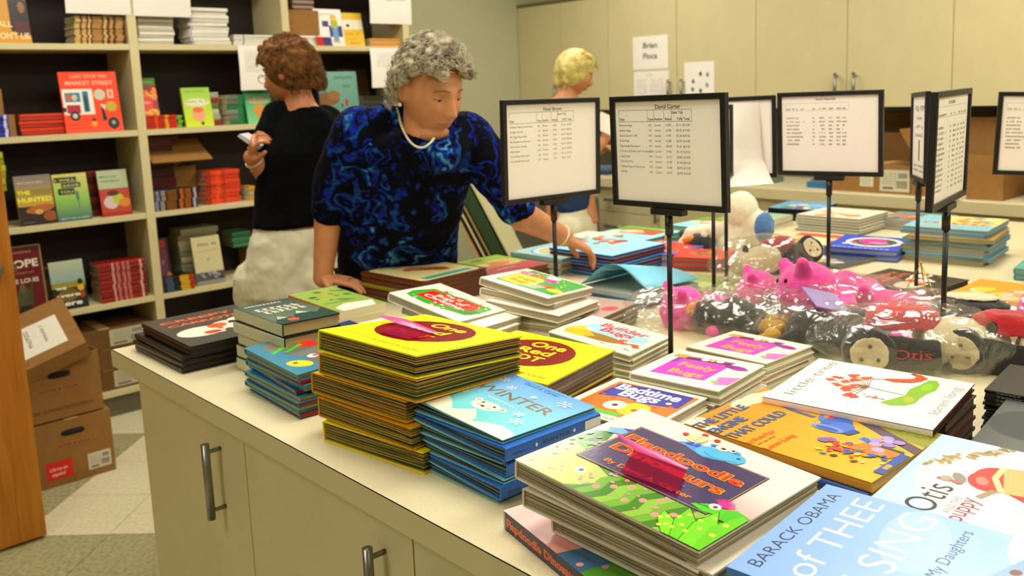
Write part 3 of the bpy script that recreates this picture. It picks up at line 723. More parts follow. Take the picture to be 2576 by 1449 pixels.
def art_builder(w, h):
    a = Art(w, h); art_bugs_base(a); a.ell(.52, .56, .40, .28, '#a8dcec'); a.ell(.45, .3, .3, .12, '#9c7420'); a.poly([(.05, .3), (.1, .5), (.2, .56), (.3, .4), (.42, .3), (.3, .16), (.1, .16)], '#e2b81c')
    a.ell(.16, .44, .1, .05, '#f0cc30', 30); a.ell(.25, .5, .06, .05, '#f0ece0'); a.ell(.25, .24, .06, .07, '#e8c424'); a.text('Builder', .26, .70, .030, '#cc3424', wid=.58, bold=.05, shear=.1); a.text('Bugs', .34, .53, .030, '#cc3424', wid=.40, bold=.05, shear=.1)
    a.poly([(.66, .42), (.74, .46), (.78, .36), (.9, .4), (.96, .28), (.9, .25), (.84, .33), (.76, .26), (.7, .3)], '#e05a1c'); a.ell(.78, .38, .05, .03, '#f0e8d8'); a.blobs(12, ['#5c8c30', '#7ca848', '#6c5c30'], .3, .1, .9, .16, .014, random.Random(2)); a.blobs(6, ['#80702c'], .25, .8, .9, .86, .01, random.Random(6))
    a.text('A Pop-up Construction Book by David A. Carter', .1, .05, .004, '#90887c', wid=.6, bold=0); return a
def art_xmas(w, h):
    a = Art(w, h); art_bugs_base(a); a.poly([(.1, .2), (.05, .4), (.12, .72), (.5, .8), (.92, .8), (.95, .5), (.9, .25), (.4, .14)], '#3aa032'); a.poly([(.16, .3), (.16, .66), (.5, .74), (.82, .76), (.86, .42), (.5, .28)], '#d8241a')
    r = random.Random(9); a.blobs(26, ['#d83424', '#f0ece0', '#2c8c30', '#e08a28'], .05, .62, .95, .84, .022, r); a.blobs(20, ['#f0ece0', '#d02818', '#3ca838'], .05, .16, .9, .3, .02, r)
    a.text('The 12', .34, .62, .016, '#f6f0e4', wid=.24); a.text('Bugs of', .30, .5, .02, '#f6f0e4', wid=.4, bold=.03); a.text('Christmas', .22, .36, .022, '#f6f0e4', wid=.58, bold=.03)
    for q in range(4): a.line([(.76, .3 + q * .06), (.94, .34 + q * .06)], .004, '#2c8424')
    a.text('A Pop-up Christmas Counting Book', .12, .07, .004, '#90887c', wid=.5, bold=0); return a
def art_jingle(w, h):
    a = Art(w, h); art_bugs_base(a); a.rect(.12, .14, .96, .97, '#2f9c34'); a.poly([(.14, .2), (.14, .66), (.5, .7), (.56, .34), (.44, .18)], '#f2d818'); r = random.Random(5)
    for u, v, c_ in ((.3, .8, '#e04c28'), (.7, .42, '#e03c28'), (.56, .72, '#d040a0'), (.16, .78, '#e07ab0'), (.85, .36, '#e8e038'), (.5, .88, '#e8e4d8')): a.ell(u, v, .1, .08, c_)
    a.blobs(40, ['#f2f0e4', '#e83860', '#f0d828', '#48b8d8'], .12, .14, .96, .97, .018, r)
    for q in range(6): a.line([(.5 + q * .03, .18), (.55 + q * .03, .4)], .003, '#e8f0e0')
    a.text('Jingle', .2, .46, .018, '#e89010', wid=.3, bold=.03); a.text('Bugs', .22, .3, .018, '#e89010', wid=.26, bold=.03); return a
def art_tree(w, h):
    a = Art(w, h); a.rect(0, 0, 1, 1, '#f5efe2'); a.text('little tree', .14, .855, .017, '#7c7458', wid=.82, bold=-.005); a.text('loren long', .27, .04, .015, '#8c8468', wid=.58, bold=-.008)
    a.poly([(.28, .31), (.3, .38), (.42, .33), (.52, .29), (.66, .3), (.78, .27), (.9, .25), (.93, .21), (.85, .17), (.72, .16), (.6, .19), (.5, .2), (.4, .2), (.32, .24)], '#7fae2c'); a.ell(.45, .25, .06, .03, '#b4b030', 10); a.ell(.75, .22, .08, .03, '#8cc032', 0)
    a.line([(.52, .3), (.53, .42), (.55, .52), (.56, .6)], .0026, '#6c4424')
    r = random.Random(12)
    for q in range(15):
        an = radians(20 + q * 10.5); L_ = r.uniform(.12, .27); e = (.56 + cos(an) * L_, .50 + sin(an) * L_ * .95); a.line([(.555, .52), e], .0012, '#7c5030')
        for k in range(2):
            u, v = e[0] + r.uniform(-.03, .03), e[1] + r.uniform(-.03, .03); a.poly([(u, v + .035), (u + .02, v + .012), (u + .034, v), (u + .014, v - .008), (u, v - .034), (u - .014, v - .008), (u - .034, v), (u - .02, v + .012)], r.choice(['#c8401c', '#e05c24', '#b83418', '#d84c20']))
    a.poly([(.76, .5), (.74, .42), (.78, .33), (.85, .28), (.93, .26), (.99, .32), (.97, .38), (.93, .33), (.87, .34), (.83, .4), (.8, .46)], '#c04a18'); a.ell(.975, .36, .014, .02, '#2c1c14'); a.line([(.76, .5), (.72, .55)], .002, '#9c3814'); a.line([(.8, .4), (.77, .36)], .002, '#703018')
    a.line([(.36, .36), (.37, .46)], .002, '#8c6040'); a.blobs(5, ['#d08060'], .34, .4, .4, .5, .012, r); return a
def art_engine(w, h):
    # title page in orange and gold; plain stand-in machine shapes instead of the book's character
    a = Art(w, h); a.grad(0, 0, 1, .55, '#e8b41c', '#e8a024'); a.grad(0, .55, 1, 1, '#e8a024', '#e88c2c'); r = random.Random(8)
    for u, v, q in ((.62, .95, .1), (.76, .94, .12), (.9, .93, .08), (.05, .97, .1), (.02, .85, .08), (.84, .9, .1)): a.ell(u, v, q * 1.3, q * .5, '#ead9b8')
    a.poly([(.7, 0), (1, 0), (1, .48), (.9, .44), (.8, .3)], '#8c8c30'); a.poly([(.55, .0), (.66, 0), (1, .5), (.97, .53), (.84, .4)], '#5c4a58'); a.blobs(60, ['#a8a43c', '#6c7420', '#c0b850'], .84, .02, .99, .42, .008, r)
    a.text('THE LITTLE', -.02 + .02, .885, .019, '#4c70a8', wid=.56, bold=.02, outline='#1c2c58'); a.text('ENGINE', .0, .79, .019, '#4c70a8', wid=.36, bold=.02, outline='#1c2c58'); a.text('THAT COULD', .0, .69, .019, '#4c70a8', wid=.64, bold=.02, outline='#1c2c58')
    a.text('by Watty Piper', .0, .60, .010, '#d8541c', wid=.30); a.text('with new art by', .02, .565, .005, '#50501c', wid=.2); a.text('Loren Long', .0, .50, .011, '#d8541c', wid=.32)
    a.du = -.06
    a.poly([(.80, .80), (.86, .76), (.80, .71), (.78, .56), (.75, .57), (.77, .7)], '#4c6cb8'); a.ell(.84, .765, .055, .018, '#7c9cdc', -35); a.ell(.825, .745, .04, .012, '#c87c28', -35)
    a.ell(.83, .50, .1, .055, '#5478c8', -12); a.ell(.76, .44, .12, .07, '#3c60b4', -15); a.ell(.70, .40, .11, .06, '#4c70c4', -15); a.ell(.64, .44, .05, .085, '#6c94e0', 0); a.ell(.63, .44, .032, .06, '#3c58a0', 0); a.ell(.85, .515, .05, .024, '#e08a24', -10); a.ell(.84, .5, .03, .014, '#c83838')
    a.poly([(.62, .36), (.74, .34), (.72, .30), (.62, .32)], '#2c4890'); a.poly([(.54, .27), (.66, .26), (.64, .18), (.55, .2)], '#3c68c0')
    a.poly([(.42, .28), (.58, .22), (.56, .03), (.44, .06)], '#c8781c'); a.poly([(.42, .28), (.58, .22), (.6, .26), (.46, .31)], '#e8b038'); a.poly([(.56, .03), (.58, .22), (.61, .22), (.6, .04)], '#3c4438'); a.rect(.2, .0, .56, .045, '#2c50a0'); a.rect(.28, .01, .36, .035, '#c8a030')
    for u, v, c_ in ((.6, .18, '#b0a0d8'), (.66, .2, '#a890d0'), (.7, .15, '#bca8e0'), (.64, .13, '#9c84c8'), (.74, .17, '#b09cd8'), (.52, .14, '#b4a4dc'), (.72, .11, '#a48cd0'), (.48, .36, '#8c70b8'), (.44, .38, '#7c60a8')): a.ell(u, v, .035, .03, c_)
    a.blobs(26, ['#e0a020', '#c84028', '#f0d8a8', '#3060b0', '#e8c440', '#503828'], .24, .05, .50, .36, .016, r); a.blobs(20, ['#c84028', '#e8c440', '#3060b0', '#d89028'], .26, .08, .48, .34, .024, r); return a
def art_otis(w, h):
    # lettering and a plain red-topped tan shape in place of the book's character
    a = Art(w, h); a.grad(0, 0, 1, 1, '#cfe6e8', '#b8dcec'); a.ell(.5, .52, .48, .42, '#f6f0e0'); r = random.Random(3)
    a.text('Otis', .0, .72, .036, '#15131c', wid=.34, bold=.0); a.text('AND THE', .05, .655, .008, '#3c3a3c', wid=.2, bold=-.01); a.text('puppy', .0, .585, .022, '#8c1438', wid=.27, bold=.01)
    for q in range(26):
        u, v = .56 + q * .018 + r.uniform(-.02, .02), .93 - q * .012 + r.uniform(-.05, .04); a.ell(u, v, .034, .014, r.choice(['#b09c6c', '#8c7848', '#a08c5c']), r.uniform(0, 180), 8)
    a.ell(.52, .60, .13, .11, '#c42018'); a.ell(.58, .60, .13, .1, '#d83024'); a.ell(.5, .64, .05, .03, '#f08070', 20); a.poly([(.42, .52), (.72, .6), (.78, .42), (.72, .25), (.5, .2), (.40, .36)], '#d8b070'); a.line([(.42, .53), (.57, .6), (.72, .6)], .008, '#e8cc94')
    a.poly([(.42, .5), (.36, .4), (.3, .22), (.38, .2), (.44, .4)], '#c42018'); a.line([(.28, .2), (.4, .18), (.52, .16)], .006, '#8c7858'); a.line([(.3, .6), (.42, .56)], .008, '#9c8860'); a.ell(.64, .42, .05, .05, '#e6c890'); a.line([(.5, .3), (.7, .36)], .002, '#8c6840')
    a.ell(.47, .74, .06, .03, '#8c8478', 30); a.ell(.425, .79, .035, .03, '#a8a094'); a.poly([(.41, .78), (.385, .72), (.41, .70), (.43, .76)], '#b06048'); a.ell(.41, .82, .012, .010, '#c84038'); a.text('Loren Long', .6, .02, .012, '#3c3438', wid=.3); return a
def art_obama(w, h):
    a = Art(w, h); a.grad(0, 0, 1, .5, '#a8c8f0', '#9cc0ee'); a.grad(0, .5, 1, 1, '#9cc0ee', '#88aee4'); a.ell(.7, .55, .3, .12, '#a9c6ee', 10); a.ell(.9, .2, .2, .08, '#c4d4ec', 10); a.ell(.3, .3, .2, .1, '#bcd0f0', 0)
    a.text('BARACK OBAMA', .08, .905, .016, '#101c3c', wid=.84, bold=-.012); a.text('of THEE', .12, .735, .036, '#f0ece0', wid=.83, bold=-.018); a.text('I SING', .22, .53, .04, '#f0ece0', wid=.73, bold=-.018)
    a.text('A Letter to My Daughters', .02, .40, .014, '#1c3468', wid=.9, bold=-.012); a.poly([(.2, 0), (.8, 0), (.85, .2), (.5, .3), (.25, .22)], '#8caed8'); a.blobs(5, ['#5c4030', '#703c2c', '#304878', '#8c2c2c'], .3, .02, .7, .22, .05, random.Random(2)); return a
def art_obama_spine(h, t): return Art(h, t).rect(0, 0, 1, 1, '#5a84c8')
def art_long(w, h):
    a = Art(w, h); a.grad(0, 0, 1, 1, '#8a8c7c', '#4c5250'); a.ell(.5, .8, .3, .2, '#343c3c'); a.ell(.8, .4, .3, .4, '#90a838', 20); a.ell(.85, .62, .2, .2, '#b8b45c', 20); a.poly([(.5, .2), (1, .3), (1, 0), (.5, 0)], '#787c5c'); a.ell(.62, .38, .08, .06, '#b42820'); a.ell(.7, .36, .05, .05, '#3c3830')
    a.text('LOREN LONG', .02, .50, .016, '#d8d4bc', wid=.3, bold=0); a.text('#1 New York Times bestselling author', .02, .62, .004, '#c8c4b0', wid=.2, bold=0); return a
def art_halloween(w, h):
    a = Art(w, h); a.rect(0, 0, 1, 1, '#37332c'); r = random.Random(4); a.text('CREEPY', .1, .78, .02, '#e06818', wid=.76, bold=.05); a.text('CARROTS', .12, .64, .02, '#e06818', wid=.74, bold=.05)
    a.ell(.3, .36, .24, .15, '#ece4d0', 0); a.ell(.6, .42, .16, .13, '#e8e0cc'); a.ell(.8, .5, .16, .1, '#ece4d0'); a.blobs(14, ['#c8501c', '#e8702c', '#f0e8d8', '#2c2018'], .3, .22, .95, .5, .05, r); a.ell(.5, .44, .1, .07, '#d05a1c', 20); a.ell(.38, .28, .08, .05, '#b84818'); a.ell(.62, .3, .05, .08, '#f0e8dc'); return a
def art_novel(w, h):
    a = Art(w, h); a.grad(0, 0, 1, 1, '#6c7c68', '#38504a'); a.scrawl(.12, .88, .010, '#e8e4cc', .72, 11); a.scrawl(.14, .62, .026, '#dcd8bc', .76, 6); a.scrawl(.18, .48, .026, '#dcd8bc', .72, 6)
    a.poly([(0, .1), (.2, .34), (.38, .2), (.6, .42), (.8, .22), (1, .36), (1, 0), (0, 0)], '#20443a'); a.poly([(.1, .2), (.2, .33), (.3, .22)], '#bcc8b0'); a.poly([(.5, .3), (.6, .41), (.72, .28)], '#c8d4bc'); a.ell(.3, .12, .09, .06, '#e0584c'); return a
def art_green(w, h):
    a = Art(w, h); a.grad(0, 0, 1, 1, '#8cac4c', '#a8c868'); r = random.Random(7); a.blobs(20, ['#5c7c38', '#384c28', '#a8bc50', '#c8c040'], .1, .4, .95, .95, .06, r); a.scrawl(.1, .34, .012, '#4c7c38', .7, 9); a.poly([(.1, .0), (.8, 0), (.95, .2), (.4, .26), (.1, .16)], '#eeeada'); a.line([(.2, .05), (.5, .18), (.8, .1)], .001, '#908c80'); return a
def art_robots(w, h):
    a = Art(w, h); a.grad(0, 0, 1, 1, '#2c84a0', '#1c2c6c'); a.ell(.45, .42, .3, .24, '#6c6c64', 20); a.ell(.2, .2, .15, .1, '#787468'); a.ell(.75, .4, .12, .2, '#60645c')
    a.ell(.28, .43, .07, .055, '#d42820', 60); a.ell(.36, .43, .07, .055, '#d42820', 20); a.poly([(.22, .42), (.33, .28), (.43, .42), (.36, .47), (.27, .47)], '#d42820')
    a.poly([(.2, .28), (.24, .3), (.38, .1), (.34, .08)], '#48b828'); a.poly([(.28, .36), (.32, .38), (.42, .2), (.38, .18)], '#48b828'); a.ell(.76, .14, .12, .07, '#e4cc1c', 30); a.ell(.72, .12, .02, .02, '#7c1c1c'); a.ell(.66, .3, .05, .045, '#c8dce8'); a.rect(.64, .3, .68, .36, '#c83c30')
    a.text("If You're a Robot", .12, .72, .012, '#d83c28', wid=.72, bold=.03); a.text('and You Know It', .14, .6, .012, '#e8d838', wid=.7, bold=.03); a.ell(.8, .84, .12, .09, '#28406c'); a.ell(.8, .84, .06, .045, '#c8b838'); a.blobs(8, ['#d83c28', '#48a8d8', '#e0d020'], .4, .56, .96, .95, .02, random.Random(4)); return a
def art_brown(w, h):
    # reads away from the camera
    a = Art(w, h); a.poly([(0, .04), (.04, 0), (.96, 0), (1, .04), (1, .96), (.96, 1), (.04, 1), (0, .96)], '#6a3418'); a.poly([(.05, .08), (.1, .04), (.9, .04), (.95, .08), (.95, .92), (.9, .96), (.1, .96), (.05, .92)], '#f4e6a4')
    a.ell(.55, .52, .26, .09, '#b8643a', -38, 12); a.ell(.42, .62, .12, .08, '#c8784c', 10); a.ell(.66, .38, .1, .06, '#a8542c', -30); a.ell(.38, .66, .02, .016, '#40200c'); a.rect(.14, .08, .88, .19, '#58b8a4'); a.text('CHILDREN MAKE', .18, .11, .012, '#2c7c6c', wid=.66); a.rect(.2, .88, .8, .93, '#8cc0ac'); a.rect(.3, .80, .86, .85, '#c0a82c'); a.text('TERRIBLE PETS', .34, .81, .008, '#5c3c10', wid=.48); return a
def art_redgreen(w, h):
    a = Art(w, h); a.rect(0, 0, 1, 1, '#b83c4c'); a.poly([(.0, .34), (1, .40), (1, 1), (0, 1)], '#88ac30'); a.ell(.7, .55, .26, .2, '#c8b868'); a.ell(.5, .52, .3, .13, '#c8784c', 10); a.ell(.34, .56, .1, .09, '#e8c8a0'); a.ell(.75, .6, .1, .08, '#d89468'); a.ell(.5, .86, .1, .07, '#6c5c2c'); a.scrawl(.3, .2, .014, '#e8c8b8', .4, 6); return a
def generic_art(bg, cols, title=None, tcol='#ffffff', seed=1, n=16, band=None):
    def f(w, h):
        a = Art(w, h); a.rect(0, 0, 1, 1, bg); r = random.Random(seed)
        if band: a.rect(0, .62, 1, .9, band)
        a.blobs(n, cols, .1, .08, .9, .6, .10, r)
        if title:
            for q, s_ in enumerate(title.split('|')): a.text(s_, .12, .76 - q * .16, h * .09, tcol, wid=.74, bold=.04)
        return a
    return f
def art_oval(w, h):
    a = Art(w, h); a.poly([(.0, .2), (.05, .06), (.2, 0), (.8, 0), (.95, .06), (1, .2), (1, .8), (.95, .94), (.8, 1), (.2, 1), (.05, .94), (0, .8)], '#a8ccc8'); a.ell(.5, .5, .44, .4, '#6ca0c8'); a.ell(.5, .5, .40, .36, '#c8e0d8'); a.ell(.5, .5, .32, .28, '#c8c088'); a.scrawl(.3, .46, .014, '#8c8048', .4, 5); return a
def art_ltblue(w, h):
    a = Art(w, h); a.rect(0, 0, 1, 1, '#a4e4f4'); a.blobs(16, ['#d8542c', '#a83c20', '#6c8c38', '#e0803c'], .02, .5, .5, .95, .08, random.Random(3)); a.scrawl(.3, .3, .012, '#d87c6c', .6, 9); a.scrawl(.3, .16, .01, '#d87c6c', .5, 9); return a
def art_aqua(w, h):
    a = Art(w, h); a.rect(0, 0, 1, 1, '#a8e8f0'); a.rect(0, .55, .3, 1, '#48b828'); a.rect(0, .86, .7, 1, '#58c830'); a.rect(.12, .42, .85, .86, '#b8542c'); a.ell(.36, .6, .18, .13, '#ecdcc0'); a.ell(.5, .56, .1, .08, '#e0b078'); a.ell(.12, .5, .1, .1, '#f0f0e4'); a.scrawl(.3, .18, .014, '#d8e0c8', .5, 7); return a
def art_red(w, h):
    a = Art(w, h); a.rect(0, 0, 1, 1, '#e4301c'); a.ell(.52, .52, .3, .26, '#b86030'); a.blobs(18, ['#8cac48', '#5c2c18', '#e8c890', '#38402c'], .28, .3, .78, .76, .05, random.Random(6)); return a
def art_purple(w, h):
    a = Art(w, h); a.rect(0, 0, 1, 1, '#7a68b8'); a.rect(.06, .12, .9, .92, '#e04428'); a.blobs(20, ['#e8e0d0', '#e86858', '#d0402c'], .1, .4, .9, .9, .05, random.Random(8)); a.scrawl(.2, .24, .016, '#f0e8dc', .6, 7); return a
def art_pinkdonut(w, h):
    a = Art(w, h); a.rect(0, 0, 1, 1, '#2c54c8'); a.ell(.55, .55, .4, .36, '#e8e8e0'); a.ell(.55, .55, .32, .27, '#3c5c50'); a.ell(.52, .6, .2, .18, '#e83ca0'); a.ell(.62, .5, .14, .08, '#e890c0'); a.blobs(8, ['#e84890', '#f0f0e8'], .1, .15, .95, .5, .04, random.Random(9)); a.scrawl(.1, .05, .014, '#e0e0ec', .8, 11); return a
def art_bigblue(w, h):
    a = Art(w, h); a.rect(0, 0, 1, 1, '#8cc4d0'); a.poly([(.35, .3), (1, .4), (1, 1), (.2, 1)], '#e0d088'); a.blobs(16, ['#f0e8c0', '#c8a850', '#8ca8a0', '#d87c38'], .4, .55, .95, .95, .07, random.Random(10)); a.scrawl(.14, .34, .03, '#d04820', .8, 7); a.scrawl(.2, .12, .02, '#c89828', .5, 7); return a
# ---------------------------------------------------------------- piles on the island
W_ = '#f1ecdb'
stack('black picture book with orange lettering', 'in the pile at the left end of the island', (-2.235, .740, 1.020), .4, 0, 1.2, .29, .236, 'N', 5, 'hard', ['#171411'], '#3a342c', art_halloween, offs={2: (-.022, -.012, 0), 3: (-.024, -.014, .6), 4: (-.022, -.014, 0)}, jit=.002, yj=.6, seed=1)
stack('grey-green hardback novel with pale title', 'in the pile beside the black picture books', (-1.908, .831, 1.091), -.2, -1.1, 0, .228, .135, 'N', 5, 'hard', ['#17211c'], '#b8a878', art_novel, spines=['#c8c8a8'], seed=2, yj=1.5)
stack('green-covered paperback with orange and black spine', 'in the pile behind the grey-green novels', (-2.225, 1.125, 1.020), -.9, 0, .9, .272, .136, 'N', 3, 'paper', ['#d8dcc0'], '#d8cca0', art_green, spines=['#c85a18', '#242424'], seed=3)
stack('small white picture book with a dark sketch', 'lying low behind the grey-green novels', (-1.93, 1.08, .985), -4, 0, 0, .20, .15, 'A', 2, 'hard', [W_], '#d8d0b0', generic_art('#f0ece0', ['#40382c', '#70684c'], None, seed=3, n=7), seed=4)
stack('blue picture book with red heart', 'in the blue pile left of the yellow pile', (-1.744, .774, 1.042), -2.1, 2.3, 1.2, .241, .247, 'A', 8, 'hard', ['#1f86a8', '#1c4c8c'], '#b8a440', art_robots, alt=True, spines=['#7c1c1c'], seed=5, mat=gloss_m, yj=3)
stack('yellow pop-up book with dark red disc', 'in tall yellow pile', (-1.372, .744, 1.152), 6.0, -6.0, .8, .254, .248, 'A', 5, 'popup', ['#e8d414', '#d8a020', '#d09818', '#cc9418'], '#b09438,#4c7430,#2c4428,#c8a038,#a85c48,#5c7434,#d8a434,#283c28', art_onered, spines=['#dcae28'], seed=6, jit=.003, yj=2.0, offs={1: (-.008, .002, -1), 2: (-.034, .0, 1), 3: (-.020, 0, -1), 4: (-.008, 0, 1)})
# red and black leaves under the top yellow cover
stack('film-wrapped yellow pop-up book', 'in the lower pile behind the tall yellow one', (-1.342, .985, 1.046), 10.5, .8, 1.7, .243, .228, 'A', 2, 'popup', ['#e8d820', '#d8b020'], '#8c1410,#2a1a14,#6c5c28,#a8a020,#301c14', art_onered, seed=7, jit=.004)
stack('blue winter pop-up book with white bear', 'in the pile beside the tall yellow pile', (-1.168, .790, 1.066), 1.7, -2.1, 4.3, .218, .204, 'A', 7, 'popup', ['#7cbcc0', '#2a66b8'], '#5c7c80,#3c4448,#788c8c,#2c3438', art_winter, alt=True, spines=['#74b0b0', '#2c62ac'], seed=8, wedge=.6, jit=.006, yj=2.5, offs={1: (.008, .0, 1)}, spine_art=art_winter_spine)
# two lines of dinosaur pop-up books
make_book(Rot(-12.7, 0, 0) @ Matrix.Rotation(radians(90), 3, 'Z'), Vector((-.898, .747, .9502)) + Rot(-12.7, 0, 0) @ Vector((.122, .145, 0)), 'popup', .29, .243, .027, '#e8dcd4', '#d0c8a8,#b8b090', '#3c3450', 3, art_flap2, label='dinosaur pop-up book with purple spine and orange lettering, under the big dinosaur books', group='pop-up books with dinosaurs')
# its spine faces the edge of the island
fl = [o for o in C.objects if o.get('group') == 'pop-up books with dinosaurs'][0]
sp = art_flap_spine(.243, .027).mb.build('spine_print', gloss_m, fl, kind='stuff')
sp.matrix_local = Matrix(((1, 0, 0, -.145), (0, 0, 0, 0), (0, 1, 0, 0), (0, 0, 0, 1)))
sp.matrix_local = Matrix(((0, 0, -1, -.145), (-1, 0, 0, .1215), (0, 1, 0, 0), (0, 0, 0, 1)))
stack('large dinosaur pop-up book with purple panel', 'in the pile at near edge', (-.850, .731, 1.070), .2, -.5, 3.9, .298, .258, 'A', 3, 'popup', ['#e4dccc', '#d8d0bc'], '#c8bc98,#a89c78,#d8ceb0,#8c8468', art_flap, z0=.979, seed=9, mat=foil_m, jit=.003, yj=.5, offs={1: (.014, .002, 1), 2: (.055, .012, -2)})
stack('bedtime board book with purple night sky panel', 'in the pile right of the winter books', (-1.088, 1.030, 1.002), 6.3, 0, .1, .195, .19, 'A', 3, 'board', [W_], '#d8cfaa', art_bed, seed=10, offs={1: (.01, -.01, 2)})
stack('white board book with builder bugs and a blue sky patch', 'in the pile behind the film-wrapped yellow books', (-1.359, 1.278, 1.036), 13.1, -2.4, 7.5, .2, .188, 'A', 5, 'board', [W_], '#cfc6a2', art_builder, seed=11, jit=.01, yj=4)
stack('white board book with magenta panel', 'in the nearer of twin piles', (-1.079, 1.22, 1.018), 7.8, -.7, .4, .186, .185, 'A', 5, 'board', [W_], '#cfc6a2', art_feely, seed=12, jit=.006)
stack('white board book with magenta panel', 'in the farther of twin piles', (-1.135, 1.464, 1.003), .6, -1.5, -.4, .195, .178, 'A', 4, 'board', [W_], '#cfc6a2', art_feely, seed=13, jit=.006)
stack('white Christmas board book with red centre panel', 'in the slanting pile behind the tall yellow pile', (-1.714, 1.114, 1.101), 15, -5, 13.0, .205, .19, 'A', 6, 'board', [W_], '#cfc6a2', art_xmas, seed=14, jit=.01, yj=6, offs={1: (.03, .01, 4), 2: (.05, .0, -6), 3: (.04, 0, 3)})
stack('white board book with green and yellow party cover', 'in the fanned pile behind the Christmas books', (-1.662, 1.342, 1.105), 11, -4, 8.4, .205, .192, 'A', 7, 'board', [W_], '#cfc6a2', art_jingle, seed=15, jit=.012, yj=9, offs={2: (.02, .0, 10), 3: (.0, .01, -9)})
stack('brown board-covered picture book with cream and teal front', 'in the pile near the woman in blue', (-2.305, 1.405, 1.028), 4.5, 0, 0, .285, .25, 'N', 5, 'hard', ['#5c2c16', '#4c2412'], '#6c4420', art_brown, spines=['#5c2c16', '#54280f', '#8c7c2c', '#4c2412'], seed=16, jit=.002)
stack('green and red picture book with tan bears', 'in the pile behind the brown picture books', (-2.30, 1.70, 1.0), -1, 0, 0, .26, .233, 'N', 3, 'hard', ['#7c3038', '#40341c'], '#7c6c40', art_redgreen, seed=17)
stack('pale blue board book with rounded corners and oval picture', 'in the pile left of the sign pole', (-2.28, 1.98, 1.005), 2, 0, 0, .24, .23, 'N', 3, 'board', ['#90b0a8', '#b8a888'], '#a89c80', art_oval, seed=18)
stack('grey-edged board book with red corner', 'half under the fanned party books', (-1.62, 1.47, 1.006), 12, 0, 0, .20, .185, 'A', 4, 'board', ['#a89c8c'], '#8c8068', generic_art('#b89c90', ['#d84050', '#c83848'], None, seed=4, n=12), seed=19)
stack('light blue picture book with orange splashes', 'in the pile under the reaching hand', (-2.14, 2.03, 1.027), 2.1, 0, 0, .275, .278, 'A', 7, 'hard', ['#4c94cc', '#7c3428', '#3c78b8'], '#5c3c38', art_ltblue, spines=['#3c78b4', '#6c3434'], seed=20, jit=.004)
stack('white paperback with navy spine', 'in the small pile left of the light blue books', (-2.285, 2.25, 1.02), 8, 0, 0, .16, .14, 'N', 5, 'paper', ['#e4e0d0', '#28306c'], '#e0d8bc', generic_art('#ece8dc', ['#a0a890'], None, n=4), seed=21)
stack('aqua picture book with a brown and green front', 'in the pile behind the light blue books', (-2.30, 2.39, 1.006), 3.4, 0, 0, .255, .248, 'A', 3, 'hard', ['#3c8cb8', '#3c9c48'], '#7ca890', art_aqua, seed=22)
stack('aqua picture book with a green corner', 'in the farther pile behind the centre sign pole', (-2.18, 2.72, 1.01), 0, 0, 0, .25, .25, 'A', 3, 'hard', ['#48a8c0', '#50a83c'], '#90b8a8', art_aqua, seed=23, z0=.9502)
stack('green and yellow magazine', 'in the low pile at the far edge of the island', (-2.2, 3.03, .99), 5, 0, 0, .22, .28, 'A', 4, 'paper', ['#8c9c50', '#e8e4d0'], '#d8ccb0', generic_art('#a8c8a0', ['#58a838', '#e8e4d8', '#8cc8e8', '#c8a828'], None, seed=8, n=22), seed=24)
stack('red picture book with purple border and white splash', 'in the pile beside the red books', (-2.09, 2.27, .992), 5.2, 0, 0, .25, .25, 'A', 2, 'hard', ['#6c5cb0', '#8c88b8'], '#a8a0a0', art_purple, seed=25)
stack('plain red gift book with a small brown picture', 'in the pile right of the light blue books', (-1.80, 2.26, .997), 28, 0, 1, .178, .162, 'A', 3, 'hard', ['#d8281a', '#d02818'], '#8c7c70', art_red, seed=26)
stack('olive green picture book lying flat', 'on the worktop beside the pink bagged toys', (-1.66, 2.02, .966), 4, 0, 0, .235, .2, 'A', 1, 'hard', ['#8c9858'], '#b0a878', generic_art('#a0ac68', ['#b4c07c', '#8c9c58', '#c8cc98'], None, seed=9, n=14), seed=27)
stack('dark blue hardback with grey page edges', 'under the picture book being opened', (-1.80, 1.80, .968), 0, 0, 0, .25, .22, 'A', 1, 'hard', ['#3c5464'], '#7c8484', None, seed=28)
# far side of the island
stack('thin black picture book with pale blue front', 'in the black pile at the far side', (-2.16, 3.38, 1.003), 10, 0, 0, .22, .25, 'A', 6, 'hard', ['#101014'], '#2c2c30', generic_art('#7cb0dc', ['#a8d0ec', '#58a838', '#f0e8d0', '#8c5c98'], None, seed=10, n=18), seed=29)
stack('white picture book with orange discs', 'in the white pile at the far side', (-1.90, 3.18, 1.018), 1.4, 0, 0, .266, .256, 'A', 6, 'hard', ['#d4d0bc', '#c4c4b4'], '#a8a898', generic_art('#f0e8d4', ['#d89858', '#e0a868', '#e8c8a0'], None, seed=11, n=9), seed=30, spines=['#8c7c70'])
stack('thick glossy book with grey-blue and orange front', 'between white and tall blue piles', (-1.68, 3.40, .99), 3, 0, 0, .24, .25, 'A', 3, 'paper', ['#90a0a0', '#9c9484'], '#a8a090', generic_art('#7c94a0', ['#e8a838', '#d87830', '#f0e8d0', '#b85c3c', '#50703c'], None, seed=12, n=22), seed=31)
stack('light blue picture book with cream picture and red title', 'in the tall blue pile at the far side', (-1.315, 2.86, 1.064), 5.8, 1, 0, .261, .255, 'A', 9, 'hard', ['#7cb4c8', '#6ca8c0', '#b8944c'], '#a8b0a0', art_bigblue, seed=32, jit=.007, offs={2: (.015, -.02, 2)})
stack('royal blue picture book with a pink and white ring', 'beside the tall blue pile', (-1.53, 2.74, .99), 13, 0, .5, .235, .262, 'A', 2, 'hard', ['#2c54c0'], '#8c94b0', art_pinkdonut, seed=33)
